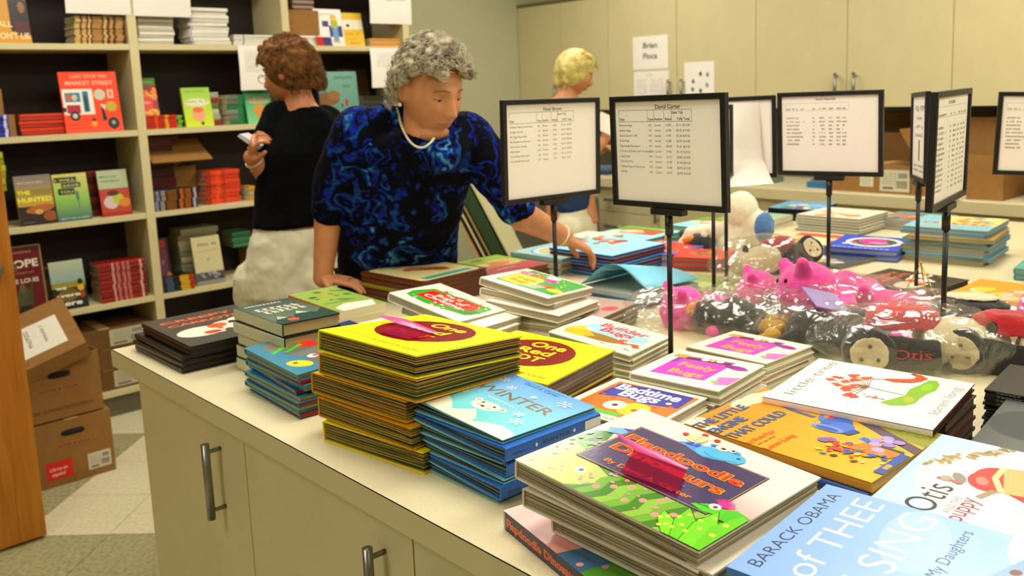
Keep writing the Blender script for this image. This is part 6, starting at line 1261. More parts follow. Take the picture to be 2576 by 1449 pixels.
# soft vehicle with cream front, black fenders and red seat
def soft_car(label, c, yaw, s=1.0, roll=0, word=True, group='plush vehicles'):
    t = empty('plush_toy', (c[0], c[1], ZW), label, 'plush toy', group); R_ = Matrix.Rotation(radians(yaw), 3, 'Z') @ Matrix.Rotation(radians(roll), 3, 'X')
    P = lambda x, y, z: R_ @ Vector((x * s, y * s, z * s)) + Vector((0, 0, c[2] - ZW)); A = R_
    mb = MB(); mb.loft([(P(.0, 0, .0), A @ Vector((0, .05 * s, 0)), A @ Vector((0, 0, .045 * s))), (P(.06, 0, .0), A @ Vector((0, .055 * s, 0)), A @ Vector((0, 0, .05 * s))), (P(.14, 0, -.005), A @ Vector((0, .05 * s, 0)), A @ Vector((0, 0, .045 * s))), (P(.165, 0, -.005), A @ Vector((0, .035 * s, 0)), A @ Vector((0, 0, .03 * s)))], n=22)
    colour_blob(mb, 'hood', '#dccfa4', t)
    f = MB().loft([(P(-.10, -.062, .0), A @ Vector((.03 * s, 0, 0)), A @ Vector((0, 0, .035 * s))), (P(-.10, .062, .0), A @ Vector((.03 * s, 0, 0)), A @ Vector((0, 0, .035 * s)))], n=22)
    f.loft([(P(-.11, -.062, -.01), A @ Vector((.0, 0, .045 * s)), A @ Vector((0, .012 * s, 0))), (P(.03, -.062, -.012), A @ Vector((0, 0, .03 * s)), A @ Vector((0, .012 * s, 0)))], n=16)
    colour_blob(f, 'fender', '#1c1d1b', t)
    colour_blob(MB().loft([(P(-.03, 0, .03), A @ Vector((.075 * s, 0, 0)), A @ Vector((0, .05 * s, 0))), (P(-.03, 0, .06), A @ Vector((.07 * s, 0, 0)), A @ Vector((0, .045 * s, 0))), (P(-.03, 0, .072), A @ Vector((.04 * s, 0, 0)), A @ Vector((0, .03 * s, 0)))], n=22), 'seat', '#c8242c', t)
    for sy in (-1, 1):
        w_ = MB().loft([(P(-.105, sy * .05, -.005), A @ Vector((.05 * s, 0, 0)), A @ Vector((0, 0, .05 * s))), (P(-.105, sy * .085, -.005), A @ Vector((.05 * s, 0, 0)), A @ Vector((0, 0, .05 * s)))], n=26)
        wo = colour_blob(w_, 'wheel', '#1e1f1d', t)
        h = MB().loft([(P(-.105, sy * .085, -.005), A @ Vector((.037 * s, 0, 0)), A @ Vector((0, 0, .037 * s))), (P(-.105, sy * .0905, -.005), A @ Vector((.035 * s, 0, 0)), A @ Vector((0, 0, .035 * s)))], n=26); colour_blob(h, 'hub', '#d8c8a0', wo, .003)
        for q in range(3):
            a = radians(90 + q * 120); MB().ball(P(-.105 + .018 * cos(a), sy * .0915, -.005 + .018 * sin(a)), .004 * s).build('hub_stitch', fabric('#5c584c'), wo)
    for sy in (-1, 1):
        MB().ball(P(.128, sy * .034, .036), (.012 * s, .008 * s, .014 * s)).build('lamp', slot_m, t)
    for q in range(5): MB().cap(P(.160, -.024 + q * .012, -.018), P(.160, -.024 + q * .012, .012), .0018, .0018, n=6).build('grille_stitch', slot_m, t)
    if word:
        a = Art(.07 * s, .03 * s); a.text('Otis', 0, .2, .019 * s, '#c83428', wid=1.0, bold=0)
        o = a.mb.build('stitched_name', matte_m, t)
        X = A @ Vector((1, 0, 0)); Z = A @ Vector((0, 0, 1)); N_ = A @ Vector((0, -1, 0)); p0 = P(-.06, -.0765, -.022)
        o.matrix_local = Matrix(((X.x, Z.x, N_.x, p0.x), (X.y, Z.y, N_.y, p0.y), (X.z, Z.z, N_.z, p0.z), (0, 0, 0, 1)))
        lb_ = MB().box((0, 0, 0), (.03 * s, .02 * s, .0006), '#a89c78').build('care_label', matte_m, t); p1 = P(.05, -.066, -.035)
        lb_.matrix_local = Matrix(((X.x, Z.x, N_.x, p1.x), (X.y, Z.y, N_.y, p1.y), (X.z, Z.z, N_.z, p1.z), (0, 0, 0, 1)))
    return t
soft_car('plush vehicle with cream hood, red seat and stitched red name', (-.79, 1.80, 1.004), 36, 1.05)
bag('clear bag stretched over the plush vehicle with the stitched name', (-.80, 1.79, 1.006), (.195, .115, .078), 36, 7, amp=.008)
soft_car('grey plush vehicle standing on end in a bag behind the second pole', (-1.45, 2.30, 1.025), 250, .85, 30, False)
bag('clear bag around the grey plush vehicle beside the second pole', (-1.47, 2.27, 1.01), (.15, .11, .085), 60, 8)
# loose parts of the vehicles at the right
wh = empty('plush_toy', (-.78, 2.10, ZW), 'red-lined plush vehicle with a big black wheel on top, at the right', 'plush toy', 'plush vehicles')
colour_blob(MB().loft([((-.02, .0, .045), (.075, .03, 0), (-.02, .05, 0)), ((-.02, .0, .075), (.08, .03, 0), (-.02, .055, 0)), ((-.02, 0, .088), (.05, .02, 0), (-.012, .03, 0))], n=24), 'wheel', '#151514', wh)
colour_blob(MB().loft([((-.02, 0, .088), (.058, .02, 0), (-.015, .035, 0)), ((-.02, 0, .0945), (.054, .02, 0), (-.014, .032, 0))], n=24), 'hub', '#d8c8a0', wh)
colour_blob(MB().loft([((-.115, -.03, .02), (.035, .0, .02), (0, .05, 0)), ((-.06, -.02, .035), (.05, 0, .02), (0, .05, 0)), ((-.03, -.01, .04), (.02, 0, .01), (0, .03, 0))], n=20), 'seat', '#c0201c', wh)
colour_blob(MB().ball((-.13, -.03, .028), (.055, .045, .028)), 'hood', '#c8b98c', wh)
bag('clear bag around the red-lined plush vehicle', (-.90, 2.06, .99), (.13, .09, .055), 30, 12)
sc2 = soft_car('cream plush vehicle with dark lamps facing the right edge', (-.62, 1.90, 1.0), 12, .95, 0, False)
cl = MB(); n_ = 14; vs = []; fs = []
for i in range(n_ + 1):
    for j in range(9):
        x, y = i / n_ * .30, j / 8 * .16; vs.append((x, y, .012 + .018 * max(0, noise.noise(Vector((x * 14, y * 14, 3)))) + .0005 * j))
for i in range(n_):
    for j in range(8): a = i * 9 + j; fs.append((a, a + 9, a + 10, a + 1))
o = cl.add(vs, fs, '#ffffff', True).build('black_cloth', black_cloth_m); md = o.modifiers.new('thick', 'SOLIDIFY'); md.thickness = .003; md.offset = 1; o.location = (-.66, 1.98, .956); o.rotation_euler = (0, 0, radians(15)); tag(o, 'rumpled black cloth lying beneath the plush vehicles at the right', 'cloth')
o = MB().box((-.10, -.12, 0), (.10, .12, .001)).build('paper_sheet', paper_m); o.location = (-.50, 2.12, .9515); o.rotation_euler = (0, 0, .6); tag(o, 'white paper sheet lying flat at the right edge of the island', 'paper')
# white long-nosed plush with a blue patch, and a black-orange one in front
wd = empty('plush_toy', (-1.79, 2.63, ZW), 'large cream plush animal with a round head and blue patch', 'plush toy')
mb = MB(); mb.ball((.0, .0, .155), (.062, .062, .07)); mb.ball((.045, .02, .09), (.06, .06, .07)); mb.cap((.0, 0, .10), (-.02, -.02, .03), .045, .06); mb.cap((-.02, -.02, .09), (-.15, -.09, .07), .035, .028); mb.cap((-.15, -.09, .07), (-.175, -.11, .03), .022, .02)
colour_blob(mb, 'body', '#ece2c4', wd, .005)
colour_blob(MB().ball((.085, .015, .10), (.028, .05, .055)), 'ear', '#4878b0', wd)
MB().ball((-.03, -.055, .185), .006).build('eye', slot_m, wd)
bk = empty('plush_toy', (-1.93, 2.55, ZW), 'small black plush bird with orange band and yellow feet', 'plush toy')
colour_blob(MB().ball((.03, -.01, .04), (.05, .045, .038)).ball((-.05, .03, .06), (.045, .03, .02)), 'body', '#232a2c', bk)
for a_, b_, nm, cc in (((.015, -.04, .06), (-.035, -.03, .045), 'band', '#e88c14'), ((-.11, .0, .07), (-.115, -.02, .035), 'foot', '#d89c10'), ((-.02, .04, .075), (-.06, .02, .062), 'foot', '#dca818')):
    colour_blob(MB().cap(a_, b_, .013, .012), nm, cc, bk, .003)
colour_blob(MB().cap((.055, -.02, .075), (.065, -.01, .10), .012, .004), 'tuft', '#e8e0cc', bk, .003)
# gold wire stand behind the signs
gw = MB().tube([(-.05, 0, 0), (.0, 0, .10), (.05, 0, 0)], .0018, n=6).tube([(0, .04, 0), (0, 0, .10)], .0018, n=6).ball((0, 0, .102), .004).build('wire_easel', gold_m); gw.location = (-.98, 2.24, .975); tag(gw, 'small gold wire display easel between the two edge-on signs', 'easel')
# ================================================================ PEOPLE
def head_mesh(mb, c, F, U, s=1.0, jaw=.40, nose=1.0, age=0.0):
    """sculpted head; c = centre of the skull, F = facing direction, U = up. Adds the head to mb and returns a sampler for face patches"""
    F = Vector(F).normalized(); U = Vector(U); U = (U - F * U.dot(F)).normalized(); Rt = F.cross(U).normalized(); c = Vector(c); n, m_ = 96, 72; pts = []
    def g(x, x0, sx): return math.exp(-((x - x0) / sx) ** 2)
    def shape(x, y, z):
        X, Y, Z = x * .074, y * .096, z * .118
        if z < 0: X *= 1 - jaw * (-z) ** 1.5; 
        if z < 0 and y < 0: Y *= 1 - .45 * (-z) ** 1.2
        if z < 0 and y > 0: Y *= 1 - .10 * (-z) ** 2
        if z > .3: X *= 1 - .05 * (z - .3)
        if y > 0:
            fx, fz = X / .074, z; k = min(1, y * 2.5); ax = abs(fx); d = 0
            d -= .012 * g(fz, -.05, .6) * (ax ** 2) * .6
            d += nose * (.0235 * g(fx, 0, .15) * g(fz, -.26, .12) + .013 * g(fx, 0, .13) * g(fz, -.08, .17) + .006 * g(ax, .17, .09) * g(fz, -.29, .07))
            d -= .0105 * g(ax, .40, .19) * g(fz, .06, .11); d += .0055 * g(ax, .40, .28) * g(fz, .24, .09); d += .004 * g(ax, 0, .2) * g(fz, .2, .12)
            d += .006 * g(ax, .52, .2) * g(fz, -.22, .18)
            d += .0075 * g(ax, 0, .26) * g(fz, -.485, .05) + .0075 * g(ax, 0, .22) * g(fz, -.585, .05) - .004 * g(ax, 0, .3) * g(fz, -.535, .02) + .004 * g(ax, 0, .35) * g(fz, -.53, .15)
            d -= .004 * g(ax, 0, .3) * g(fz, -.68, .05); d += .010 * g(ax, 0, .3) * g(fz, -.84, .13)
            d -= (.0025 + .003 * age) * g(ax, .34 + (-.3 - fz) * .35, .05) * (1 if -.6 < fz < -.25 else 0); d += (.002 + .003 * age) * g(ax, .45, .12) * g(fz, -.55, .14)
            Y += d * k
        return X, Y, Z
    start = len(mb.v); vs = []; fs = []
    for j in range(1, m_):
        t = pi * j / m_
        for i in range(n):
            a = 2 * pi * i / n; q = shape(sin(t) * cos(a), sin(t) * sin(a), cos(t)); pts.append(q); vs.append(c + (Rt * q[0] + F * q[1] + U * q[2]) * s)
    for j in range(m_ - 2):
        for i in range(n): fs.append((j * n + i, (j + 1) * n + i, (j + 1) * n + (i + 1) % n, j * n + (i + 1) % n))
    t0 = len(vs)
    for z in (1, -1): q = shape(0, 0, z); vs.append(c + U * q[2] * s); pts.append(q)
    for i in range(n): fs.append((t0, i, (i + 1) % n)); fs.append((t0 + 1, (m_ - 2) * n + (i + 1) % n, (m_ - 2) * n + i))
    mb.add(vs, fs, smooth=True)
    A = np.array(pts)
    def surf(x, z, lift=.001):      # x, z in head units (metres before scale), returns world point on the face
        f = A[:, 1] > 0; B = A[f]; k = np.argsort((B[:, 0] - x) ** 2 + (B[:, 2] - z) ** 2)[:4]; w_ = 1 / (1e-7 + (B[k, 0] - x) ** 2 + (B[k, 2] - z) ** 2); y = float((B[k, 1] * w_).sum() / w_.sum())
        return c + (Rt * x + F * (y + lift) + U * z) * s
    loc = lambda x, y, z: c + (Rt * x + F * y + U * z) * s
    # ears
    for sx in (-1, 1):
        mb.loft([(loc(sx * .068, -.008, .004), F * .013 * s, U * .026 * s), (loc(sx * .080, -.016, .004), F * .019 * s, U * .032 * s), (loc(sx * .084, -.02, .005), F * .015 * s, U * .027 * s)], n=16)
    return surf, loc, Rt, F, U
def face_parts(body, surf, loc, Rt, F, U, s, lids=.6, brow_mat=None, lip=True, iris='#3c5868', skin=None):
    for sx in (-1, 1):
        e = surf(sx * .0305, .007, -.0085)
        eb = MB().ball(e, .0118 * s, '#e8e0d4', n=20, m_=12).build('eye', eye_m, body)
        d = (F * .9 - U * .35 + Rt * .15 * 0).normalized()
        MB().ball(e + d * .0088 * s, .0052 * s, iris).build('iris', eye_m, eb); MB().ball(e + d * .0122 * s, .0026 * s, '#0c0a0a').build('pupil', eye_m, eb)
        # upper lid: part of a slightly larger ball, and the lash line
        lid = MB(); vs = []; fs = []; nn, mm = 16, 8
        for j in range(mm + 1):
            for i in range(nn + 1):
                th = -pi / 2 + pi * i / nn; ph = radians(100) - (radians(100) + radians(-8 + (lids - .5) * 60)) * j / mm
                v = Rt * sin(th) * cos(ph * .0) * 1 + 0 * F
                dirv = (Rt * sin(th) + (F * cos(ph) + U * sin(ph)) * cos(th)); vs.append(e + dirv * .0132 * s)
        for j in range(mm):
            for i in range(nn): a = j * (nn + 1) + i; fs.append((a, a + 1, a + nn + 2, a + nn + 1))
        lid.add(vs, fs, smooth=True); lo = lid.build('eyelid', skin, body)
        ph = radians(100) - (radians(100) + radians(-8 + (lids - .5) * 60))
        MB().tube([e + (Rt * sin(t_) + (F * cos(ph) + U * sin(ph)) * cos(t_)) * .0136 * s for t_ in [-1.3 + 2.6 * q / 10 for q in range(11)]], .0009 * s, n=5).build('lashes', slot_m, body)
        bw = MB().tube([surf(sx * (.012 + .036 * q / 8), .0275 + .006 * sin(pi * (q + 1) / 10) - .004 * (q / 8) ** 2, .0015) for q in range(9)], [.0014 * s, .0022 * s, .0026 * s, .0028 * s, .0026 * s, .0022 * s, .0018 * s, .0013 * s, .0007 * s], n=6); bw.build('eyebrow', brow_mat or brow_m, body)
    if lip:
        for zz, th, nm in ((-.0585, .0022, 'upper_lip'), (-.0670, .0028, 'lower_lip')):
            xs = [-.024 + .048 * q / 10 for q in range(11)]
            MB().tube([surf(x, zz + (.0012 if nm == 'upper_lip' else -.0) * (1 - abs(x) / .024) - .002 * (1 - (x / .024) ** 2) * (nm == 'lower_lip') + (x / .024) ** 2 * (-.004 if nm == 'upper_lip' else .0045), -.0008) for x in xs], [th * s * max(.15, 1 - (x / .025) ** 2) ** .6 for x in xs], n=8).build(nm, lip_m, body)
        MB().tube([surf(x, -.0625, .0004) for x in [-.024 + .048 * q / 8 for q in range(9)]], .0009 * s, n=5).build('mouth_line', material('mouth_shadow', '#5c2418', .6), body)
def hand(mb, wrist, direction, palm_n, s=1.0, curl=.3, spread=.25, thumb_side=1, point=None):
    """palm and five fingers; direction = towards the fingers, palm_n = out of the palm, thumb_side +1 / -1 along palm_n x direction"""
    w_ = Vector(wrist); d = Vector(direction).normalized(); pn = Vector(palm_n); pn = (pn - d * pn.dot(d)).normalized(); sd = pn.cross(d).normalized() * thumb_side
    k = w_ + d * .085 * s
    mb.loft([(w_ - d * .01, sd * .027 * s, pn * .019 * s), (w_ + d * .02 * s, sd * .032 * s, pn * .017 * s), (w_ + d * .055 * s, sd * .040 * s, pn * .015 * s), (k, sd * .041 * s, pn * .0125 * s), (k + d * .006 * s, sd * .036 * s, pn * .009 * s)], n=18)
    for i, (off, L_) in enumerate(((.030, .070), (.0105, .078), (-.010, .072), (-.029, .058))):
        base = k + sd * off * s - d * .006 * s; fd = (d + sd * off * spread * 12 * s).normalized(); c_ = curl * (1 + .12 * i); p = base; r = (.0088 - .0006 * i) * s; segs = (.46, .30, .24); a = c_ * .5
        for q, sg in enumerate(segs):
            dirv = fd * cos(a) + pn * sin(a); nx = p + dirv * L_ * sg * s; mb.cap(p, nx, r, r * .92, n=10, k=3); p = nx; r *= .92; a += c_ * (1.1 if q == 0 else .8)
    b = w_ + d * .022 * s + sd * .030 * s; t1 = b + (d * .6 + sd * .62 + pn * .3).normalized() * .036 * s; t2 = t1 + (d * .86 + sd * .2 + pn * .42).normalized() * .030 * s; t3 = t2 + (d * .92 + pn * .42).normalized() * .023 * s
    mb.cap(w_ + d * .012 * s + sd * .016 * s, b, .016 * s, .0135 * s, n=10).cap(b, t1, .0135 * s, .0108 * s, n=10).cap(t1, t2, .0108 * s, .0095 * s, n=10).cap(t2, t3, .0095 * s, .008 * s, n=10)
def strands(mb, roots, length, width, curl, rnd, droop, n=5, freq=1.0):
    """short locks of hair: tapered tubes from (point, normal) roots"""
    for p, nrm in roots:
        p, nrm = Vector(p), Vector(nrm).normalized(); t = nrm.orthogonal().normalized(); b = nrm.cross(t); a0 = rnd.uniform(0, 6.28); L_ = length * rnd.uniform(.6, 1.3); pts = []
        fl = droop(p, nrm) if callable(droop) else Vector(droop)
        for q in range(n):
            f = q / (n - 1); ang = a0 + f * curl; c_ = (t * cos(ang) + b * sin(ang)) * L_ * (.5 if curl else .1) * f ** .7
            pts.append(p + nrm * L_ * .5 * f * (1 if curl else .4) + c_ + fl * L_ * f)
        mb.tube(pts, [width * (1 - .75 * q / (n - 1)) for q in range(n)], n=4)
ER = Vector((.691, .723, 0)).normalized(); EA = Vector((-.723, .691, 0)).normalized(); UZ = Vector((0, 0, 1))
def ring(u, v, hw, D, dep, dz=0): return (at(u, v, D) + UZ * dz, ER * (hw * D / F_PX), EA * dep)
fold_tex = bpy.data.textures.new('cloth_folds', 'CLOUDS'); fold_tex.noise_scale = .075; fold_tex.noise_depth = 2
def cloth(mb, name, mat, parent, vox=.008, sm_=5, disp=.010):
    o = mb.build(name, mat, parent, remesh=vox, smooth_it=sm_)
    if disp:
        md = o.modifiers.new('folds', 'DISPLACE'); md.texture = fold_tex; md.strength = disp; md.mid_level = .5; md.texture_coords = 'LOCAL'
    return o
def hair_roots(loc, rnd, n, line, k=1.0):
    out = []
    while len(out) < n:
        v = Vector((rnd.gauss(0, 1), rnd.gauss(0, 1), rnd.gauss(0, 1))).normalized()
        if line(v.x, v.y, v.z):
            p = loc(v.x * .076 * k, v.y * .099 * k, v.z * .121 * k); q = loc(v.x * .076 * k * 1.2, v.y * .099 * k * 1.2, v.z * .121 * k * 1.2); out.append((p, q - p))
    return out
def person_root(p, label):
    t = empty('person', (p.x, p.y, 0), label, 'person'); return t
def under(t, o): o.parent = t; o.matrix_parent_inverse = Matrix.Translation(-Vector(t.location)); return o
def legs(mb, hips, foot_l, foot_r, r=.085, lean=(0, 0)):
    for h, f in zip(hips, (foot_l, foot_r)):
        h, f = Vector(h), Vector(f); k = h.lerp(f, .5) + Vector((0, 0, 0)); mb.cap(h, k, r, r * .66, n=16).cap(k, f + UZ * .08, r * .62, r * .45, n=16)
def shoes(t, feet, direction, col='#2a2622'):
    for f in feet:
        f = Vector(f); d = Vector(direction).normalized(); s_ = d.cross(UZ)
        o = MB().loft([(f - d * .07 + UZ * .035, s_ * .03, UZ * .033), (f + UZ * .04, s_ * .042, UZ * .038), (f + d * .08 + UZ * .03, s_ * .047, UZ * .028), (f + d * .15 + UZ * .02, s_ * .038, UZ * .018), (f + d * .175 + UZ * .018, s_ * .018, UZ * .012)], col, n=18, power=2.4).build('shoe', matte_m, None); under(t, o)

# ---- grey-haired woman in the blue rose print top, leaning over the worktop
root = person_root(Vector((-2.56, 1.62, 0)), 'woman with curly grey hair in a blue rose-print top reaching across the books')
pit = radians(19); yw = radians(44)
F_ = (ER * sin(yw) - EA * cos(yw)) * cos(pit) - UZ * sin(pit)
body = MB(); s1 = 1.03; hc = at(1084, 231, 2.45)
surf, loc, Rt, Fh, Uh = head_mesh(body, hc, F_, UZ + F_ * .05 - ER * .04, s1, jaw=.26, age=1.6)
body.loft([(loc(0, -.03, -.03), Rt * .052, Fh * .055), (hc - UZ * .125 - Fh * .045, Rt * .058, Fh * .058), (at(1052, 345, 2.56), ER * .068, EA * .068), (at(1045, 400, 2.62), ER * .10, EA * .08)], n=20)
body.ball(loc(0, .03, -.105), (.046, .046, .024))        # soft double chin
body.loft([ring(1045, 400, 120, 2.62, .085), ring(1020, 480, 130, 2.7, .11), ring(1000, 600, 125, 2.84, .12), ring(1000, 700, 125, 3.0, .12)], n=22)
Rs, Re, Rw = at(885, 375, 2.60), at(826, 540, 2.68), at(812, 700, 2.72)
body.cap(Rs, Re, .055, .043, n=16).cap(Re, Rw, .0415, .029, n=16)
Ls, Le, Lw = at(1195, 385, 2.62), at(1318, 545, 2.70), at(1420, 597, 2.80)
body.cap(Ls, Le, .055, .047, n=16); body.cap(Le, Lw, .046, .030, n=16)
hand(body, Lw, (at(1500, 640, 2.84) - Lw), -UZ - ER * .1 + EA * .0, 1.0, curl=.42, spread=.2, thumb_side=-1)
hand(body, Rw, (ER * .9 - EA * .15 - UZ * .10), -UZ, .95, curl=.25, spread=.25, thumb_side=1)
hipc = at(1000, 740, 3.12); hl, hr = hipc + ER * .09, hipc - ER * .09; fl_, fr_ = Vector((-2.62, 1.78, 0)), Vector((-2.74, 1.58, 0))
hl.z = hr.z = .86; legs(body, (hl, hr), fl_, fr_)
o = body.build('body', skin_m, None, remesh=.0034, smooth_it=1); under(root, o)
face_parts(o, surf, loc, Rt, Fh, Uh, s1, lids=.80, skin=skin_m)
top = MB()
top.loft([ring(1050, 322, 62, 2.53, .065), ring(1056, 340, 120, 2.54, .085), ring(1050, 372, 158, 2.56, .10), ring(1034, 430, 160, 2.64, .125), ring(1016, 500, 158, 2.70, .14), ring(1005, 570, 150, 2.76, .145), ring(1002, 640, 150, 2.86, .14), ring(1000, 705, 148, 2.97, .135), ring(998, 760, 148, 3.06, .135)], n=30)
top.cap(at(1000, 300, 2.55), at(905, 335, 2.58), .05, .07, n=18).cap(at(905, 340, 2.58), at(846, 450, 2.63), .085, .066, n=18).cap(at(846, 450, 2.63), at(828, 528, 2.67), .066, .054, n=18)
top.cap(at(1110, 330, 2.55), at(1172, 350, 2.60), .06, .075, n=18).cap(at(1172, 350, 2.60), at(1238, 430, 2.64), .082, .070, n=18).cap(at(1238, 430, 2.64), at(1300, 520, 2.69), .070, .060, n=18)
top.cap(at(1020, 345, 2.53), at(1112, 392, 2.475), .055, .050, n=16).cap(at(1112, 392, 2.475), at(1150, 350, 2.56), .05, .06, n=16)
top.cap(at(1000, 290, 2.57), at(1066, 372, 2.51), .055, .052, n=16).cap(at(1000, 290, 2.57), at(1120, 330, 2.60), .05, .05, n=16)
under(root, cloth(top, 'blouse', floral_m, None, .008, 6, .014))
col_ = MB(); cc_ = []
for q in range(29):
    a = 2 * pi * q / 28; cc_.append(at(1040 + 60 * cos(a), 318 + 42 * sin(a), 2.50 - .055 * sin(a)))
for q in range(22):
    pass
pn = MB(); neck_pts = [(996, 262, 2.53), (1003, 285, 2.49), (1008, 310, 2.46), (1018, 335, 2.44), (1032, 357, 2.42), (1050, 370, 2.41), (1068, 370, 2.40), (1082, 360, 2.40), (1091, 349, 2.41)]
NP = [at(*q) for q in neck_pts]
def cr(P, t):
    n = len(P) - 1; f = t * n; i = min(int(f), n - 1); f -= i; p0, p1, p2, p3 = P[max(i - 1, 0)], P[i], P[i + 1], P[min(i + 2, n)]
    return .5 * ((2 * p1) + (p2 - p0) * f + (2 * p0 - 5 * p1 + 4 * p2 - p3) * f * f + (3 * p1 - p0 - 3 * p2 + p3) * f ** 3)
for q in range(44): pn.ball(cr(NP, q / 43), .0036, n=8, m_=6)
under(root, pn.build('necklace', pearl_m, None, kind='stuff'))
under(root, MB().ball(loc(.086, -.012, -.034), .0055).build('earring', pearl_m))
wt_ = MB(); a = (Lw - Le).normalized(); u_ = a.orthogonal().normalized(); v_ = a.cross(u_); pc_ = Le.lerp(Lw, .93)
wt_.tube([pc_ + (u_ * cos(2 * pi * q / 18) + v_ * sin(2 * pi * q / 18)) * .0325 for q in range(19)], .0035, n=6); under(root, wt_.build('bracelet', pearl_m))
rnd = random.Random(3)
def line1(x, y, z):
    if y > .30: return z > .66 - .32 * abs(x) + .06 * sin(11 * x)
    if abs(x) > .6 and -.30 < y < .12 and -.35 < z < .16: return False
    if y > -.05: return z > .16 + (y + .05) * 1.1
    return z > (-.30 if abs(x) > .35 else -.45)
hb = MB(); hb.ball(loc(0, -.034, .034), (.080, .086, .098), n=24, m_=16, axes=Matrix((Rt, Fh, Uh)).transposed())
for p, nrm in hair_roots(loc, rnd, 560, line1, 1.03): hb.ball(p + nrm * rnd.uniform(.0, 1.15) * (1 + .25 * max(0, (p - loc(0, 0, 0)).dot(Uh) / .12)), rnd.uniform(.008, .0145), n=8, m_=6)
hair = cloth(hb, 'hair', hair_grey_m, None, .004, 1, .0); under(root, hair)
hs = MB(); strands(hs, [(p + nrm * .9, nrm) for p, nrm in hair_roots(loc, rnd, 1500, line1, 1.04)], .034, .0021, 4.5, rnd, (0, 0, -.15), n=6)
ho = hs.build('loose_curls', hair_grey_m, hair, kind='stuff')
# cut the cap of hair away from the face: the base ball sits behind the hairline
pants = MB(); pants.loft([(hipc + UZ * .02, ER * .17, EA * .13), (hipc - UZ * .1, ER * .18, EA * .14), (hipc - UZ * .2, ER * .17, EA * .13)], n=22)
for h, f in ((hl, fl_), (hr, fr_)): pants.cap(h, h.lerp(f, .5), .105, .085, n=16).cap(h.lerp(f, .5), f + UZ * .10, .085, .07, n=16)
under(root, cloth(pants, 'trousers', jean_m, None, .01, 4, .01)); shoes(root, (fl_, fr_), ER * .7 - EA)

# ---- short-haired brunette seen from behind at the bookcase
root = person_root(Vector((-3.15, 1.62, 0)), 'person with short brown hair in a black T-shirt and khaki trousers, seen from behind')
D = 3.28; hc = at(728, 186, D); F_ = (-ER * .93 + EA * .28) - UZ * .14
body = MB(); surf, loc, Rt, Fh, Uh = head_mesh(body, hc, F_, UZ + F_ * .12, .98, jaw=.34)
body.loft([(loc(0, -.02, -.02), Rt * .05, Fh * .055), (at(756, 262, D), ER * .058, EA * .055), (at(768, 300, D), ER * .09, EA * .07)], n=18)
body.loft([ring(760, 300, 70, D, .07), ring(748, 380, 88, D, .10), ring(735, 500, 78, D, .10), ring(722, 600, 85, D, .12)], n=20)
E_, W2 = at(676, 445, D - .02), at(634, 396, D - .1)
body.cap(at(690, 330, D), E_, .055, .046, n=16).cap(E_, W2, .044, .030, n=16)
hand(body, W2, (at(640, 352, D - .16) - W2), ER + EA * .3, .95, curl=.75, spread=.1, thumb_side=1)
W3 = at(664, 400, D - .02 + .2); E3 = at(730, 440, D + .22)
body.cap(at(815, 340, D + .1), E3, .05, .042, n=14).cap(E3, W3, .042, .030, n=14); hand(body, W3, (at(648, 362, D + .02) - W3), -ER, .9, curl=.7, spread=.1, thumb_side=-1)
hp = at(715, 690, D); hl, hr = hp + ER * .085, hp - ER * .085; hl.z = hr.z = .86; f1, f2 = Vector((hl.x, hl.y, 0)), Vector((hr.x, hr.y, 0)); legs(body, (hl, hr), f1, f2)
o = body.build('body', skin2_m, None, remesh=.0042, smooth_it=1); under(root, o); face_parts(o, surf, loc, Rt, Fh, Uh, .98, lids=.3, skin=skin2_m)
ts = MB(); ts.loft([ring(770, 268, 34, D, .055), ring(764, 284, 68, D, .075), ring(760, 310, 92, D, .09), ring(752, 380, 102, D, .12), ring(742, 460, 98, D, .125), ring(732, 530, 92, D, .13), ring(724, 566, 90, D, .14)], n=28)
ts.cap(at(705, 300, D), at(688, 345, D - .01), .070, .072, n=18).cap(at(688, 345, D - .01), at(682, 398, D - .02), .070, .062, n=18).cap(at(818, 310, D + .06), at(800, 390, D + .15), .07, .06, n=16)
under(root, cloth(ts, 't_shirt', black_cloth_m, None, .008, 6, .014))
kp = MB(); kp.loft([ring(724, 560, 80, D, .12), ring(720, 600, 90, D, .145), ring(714, 660, 92, D, .15), ring(708, 740, 92, D, .14)], n=24)
for h, f in ((hl, f1), (hr, f2)): kp.cap(h + UZ * .02, h.lerp(f, .5), .105, .088, n=16).cap(h.lerp(f, .5), f + UZ * .08, .088, .072, n=16)
under(root, cloth(kp, 'trousers', khaki_m, None, .008, 4, .022)); shoes(root, (f1, f2), -ER + EA * .4)
def line2(x, y, z):
    if y > .45: return z > .40
    if y > -.02: return z > .02 + (y + .02) * .8
    return z > -.42 and not (abs(x) > .62 and y > -.3 and z < .15)
rnd = random.Random(5); hb = MB()
hb.ball(loc(0, -.018, .024), (.086, .104, .108), n=24, m_=16, axes=Matrix((Rt, Fh, Uh)).transposed())
for p, nrm in hair_roots(loc, rnd, 170, line2, 1.06): hb.ball(p + nrm * rnd.uniform(.1, .9), rnd.uniform(.011, .018), n=8, m_=6)
hair = cloth(hb, 'hair', hair_brown_m, None, .005, 6, .0); under(root, hair)
hs = MB(); strands(hs, [(p + nrm * 1.0, nrm) for p, nrm in hair_roots(loc, rnd, 1300, line2, 1.05)], .022, .0022, .35, rnd, lambda p, n_: (-UZ * .8 - Fh * .25), n=5); hs.build('loose_locks', hair_brown_m, hair, kind='stuff')
gl = MB(); e = loc(.030, .100, .0)
